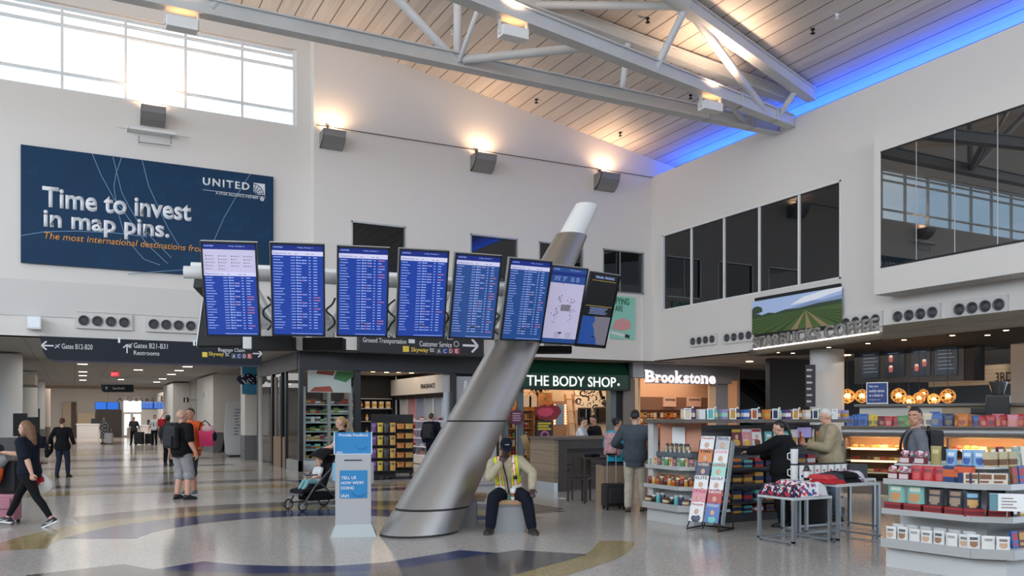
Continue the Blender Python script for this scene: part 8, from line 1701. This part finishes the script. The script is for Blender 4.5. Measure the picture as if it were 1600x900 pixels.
# ---- front snack stand
p3 = [(7.76, 6.32), (7.76, 5.42), (7.98, 5.14), (9.9, 5.14)]; p3 = [(7.78, 6.30), (7.91, 5.36), (8.16, 5.10), (10.2, 5.10)]; b3 = [(10.2, 6.45), (8.4, 6.45)]
t = thing('snack_stand', 'white and steel snack stand with red and black bags, nearest the camera', 'display stand', (8.6, 5.9, 0))
MB().prism(iso(p3, -.08) + b3, 0, .2).build('plinth', ISL, t, True); MB().prism(iso(p3, -.36) + b3, .2, 1.1).build('core', mat('island_white_core', (206, 208, 208), .5), t, True)
for z, off, lp in ((.315, .02, .10), (.635, .0, .06), (.955, -.03, .06)): shelf_ring(t, iso(p3, off), b3, z, lp)
MB().prism(iso(p3, -.24) + b3, 1.10, 1.12).build('riser', ISL, t, True)
sg = iso(p3, .0)
row(iso(p3, .0)[:3], .316, [('white_pouch', pouch_item(.125, .05, .13, (214, 214, 212), (120, 116, 110), (196, 160, 130)), 'white'), ('white_pouch', pouch_item(.125, .05, .14, (208, 210, 210), (80, 80, 80), (150, 110, 80)), 'pale'), ('white_pouch', pouch_item(.125, .05, .13, (216, 214, 210), (150, 150, 148)), 'plain white')], 'the lowest tray of the front stand', 'pouch', 'white pouches on the front stand', .07, 10, .1)
row([iso(p3, -.12)[0], iso(p3, -.12)[1]], .316, [('white_pouch', pouch_item(.13, .05, .15, (206, 206, 204), (170, 166, 160)), 'rear white')], 'the lowest tray of the front stand', 'pouch', 'white pouches at the back of the tray', .08, 6, .1)
mint2 = pouch_item(.20, .08, .23, (120, 178, 168), (196, 214, 190), (190, 140, 90)); blk2 = pouch_item(.19, .08, .21, (34, 34, 40), (150, 120, 90), (150, 130, 110)); blk3 = pouch_item(.17, .08, .20, (30, 38, 54), (120, 170, 200), (190, 150, 90))
row(iso(p3, -.03)[:3], .70, [('snack_bag', mint2, 'mint'), ('snack_bag', mint2, 'second mint'), ('snack_bag', blk2, 'black'), ('snack_bag', blk2, 'second black'), ('snack_bag', blk3, 'navy'), ('snack_bag', blk3, 'second navy')], 'the middle shelf of the front stand', 'snack bag', None, .08, 6)
row(iso(p3, -.0)[:3], .636, [('red_tray', box_item(.185, .12, .075, (150, 40, 44), (104, 28, 34), (.3, .7)), 'red')], 'the middle shelf of the front stand', 'tray', 'red trays on the middle shelf', .08, 6)
lolly = None
def lollies():
    if 'lolly' not in GC:
        q = MB().box((-.055, -.04, 0), (.055, .04, .075), 0).box((-.05, -.0415, .01), (.05, -.04, .06), 2); rnd = random.Random(2)
        for k in range(10): x, y = rnd.uniform(-.05, .05), rnd.uniform(-.03, .03); z = rnd.uniform(.10, .14); q.tube((x * .6, y * .6, .05), (x, y, z), .003, mi=1, n=5); q.ball((x, y, z), .017, 1 + 2 * (k % 2), 8)
        GC['lolly'] = q.mesh('lollipop_box', [colr((120, 40, 48)), colr((226, 220, 220)), colr((206, 190, 190)), colr((206, 120, 140))])
    return GC['lolly']
redb = pouch_item(.13, .06, .16, (176, 36, 44), (120, 24, 32), (196, 70, 70)); nav = box_item(.15, .08, .17, (40, 62, 110), (196, 96, 50), (.35, .8)); navo = box_item(.17, .08, .18, (34, 52, 96), (206, 92, 60), (.6, .95)); crm = card_item(.14, .11, (206, 198, 184), (120, 84, 60), .04)
row(iso(p3, -.05)[:3], .956, [('lollipop_box', lollies(), 'pink and white'), ('lollipop_box', lollies(), 'second pink and white'), ('sweet_bag', redb, 'red'), ('sweet_bag', redb, 'second red'), ('sweet_bag', redb, 'third red'), ('wafer_box', nav, 'navy'), ('wafer_box', navo, 'orange and navy'), ('card_pack', crm, 'cream'), ('card_pack', crm, 'second cream'), ('card_pack', crm, 'third cream')], 'the top shelf of the front stand', 'sweet pack', None, .09, 10)
blu = pouch_item(.12, .06, .17, (120, 160, 196), (196, 214, 226), (40, 80, 150)); tan = box_item(.13, .09, .15, (196, 184, 150), (120, 84, 56), (.1, .5)); gld = pouch_item(.12, .06, .2, (150, 136, 80), (190, 180, 120))
row(iso(p3, -.26)[:4][:3] + [(8.9, iso(p3, -.26)[2][1])], 1.121, [('lollipop_box', lollies(), 'rear pink'), ('lollipop_box', lollies(), 'second rear pink'), ('sweet_bag', gld, 'olive gold'), ('sweet_bag', blu, 'pale blue'), ('sweet_bag', blu, 'second pale blue'), ('sweet_bag', blu, 'third pale blue'), ('biscuit_box', tan, 'tan'), ('biscuit_box', tan, 'second tan'), ('biscuit_box', tan, 'third tan'), ('sweet_bag', gld, 'second olive gold')], 'the riser of the front stand', 'sweet pack', None, .08, 10)
# books and cards on the side facing the camera
for z, zn, hh, n in ((.316, 'lowest', .17, 16), (.636, 'middle', .17, 16), (.956, 'top', .18, 16), (1.121, 'riser', .2, 14)):
    for k in range(n):
        c1 = random.choice(['navy', 'lavender', 'white', 'brown', 'teal', 'silver', 'maroon', 'gold', 'blue', 'mint', 'black']); x = 8.36 + (1.8 / n) * k; put('paperback', card_item(.1, hh, CN[c1], CN[random.choice(['white', 'gold', 'red', 'teal'])], .03), (x, 5.2 if zn != 'riser' else 5.42, z), random.uniform(-.1, .1), '%s paperback, %s along the %s row of the stand side' % (c1, ORD[k], zn), 'book', 'paperbacks on the stand side', tilt=-.12)
p = Vector((7.93, 5.18, .80)); dd_ = Vector((.69, -.72, 0)); ts = thing('shelf_sign', 'white shelf card with a teal end on the front stand corner', 'sign', p); MB().bar(p - dd_ * .0, p + dd_ * .30, .01, .17).build('card', WHITE, ts, True); nn = Vector((dd_.y, -dd_.x, 0)); MB().bar(p + nn * .007, p + dd_ * .07 + nn * .007, .004, .165).build('teal_end', colr((96, 140, 150)), ts, True)
letter('THIS WAY', p + dd_ * .10 + UP * .035 + nn * .006, dd_, UP, .10, .014, colr((130, 120, 110)), ts, depth_=.0) if False else None
q = MB()
for k in range(4): q.bar(p + dd_ * .10 + UP * (.04 - .03 * k) + nn * .007, p + dd_ * (.20 + .03 * (k % 2)) + UP * (.04 - .03 * k) + nn * .007, .002, .01)
q.build('printed_line', colr((140, 132, 126)), ts, True); MB().tube(p + dd_ * .15 - UP * .09, p + dd_ * .15 - UP * .16 - nn * .02, .006, n=6).build('clip', ALU, ts, True)
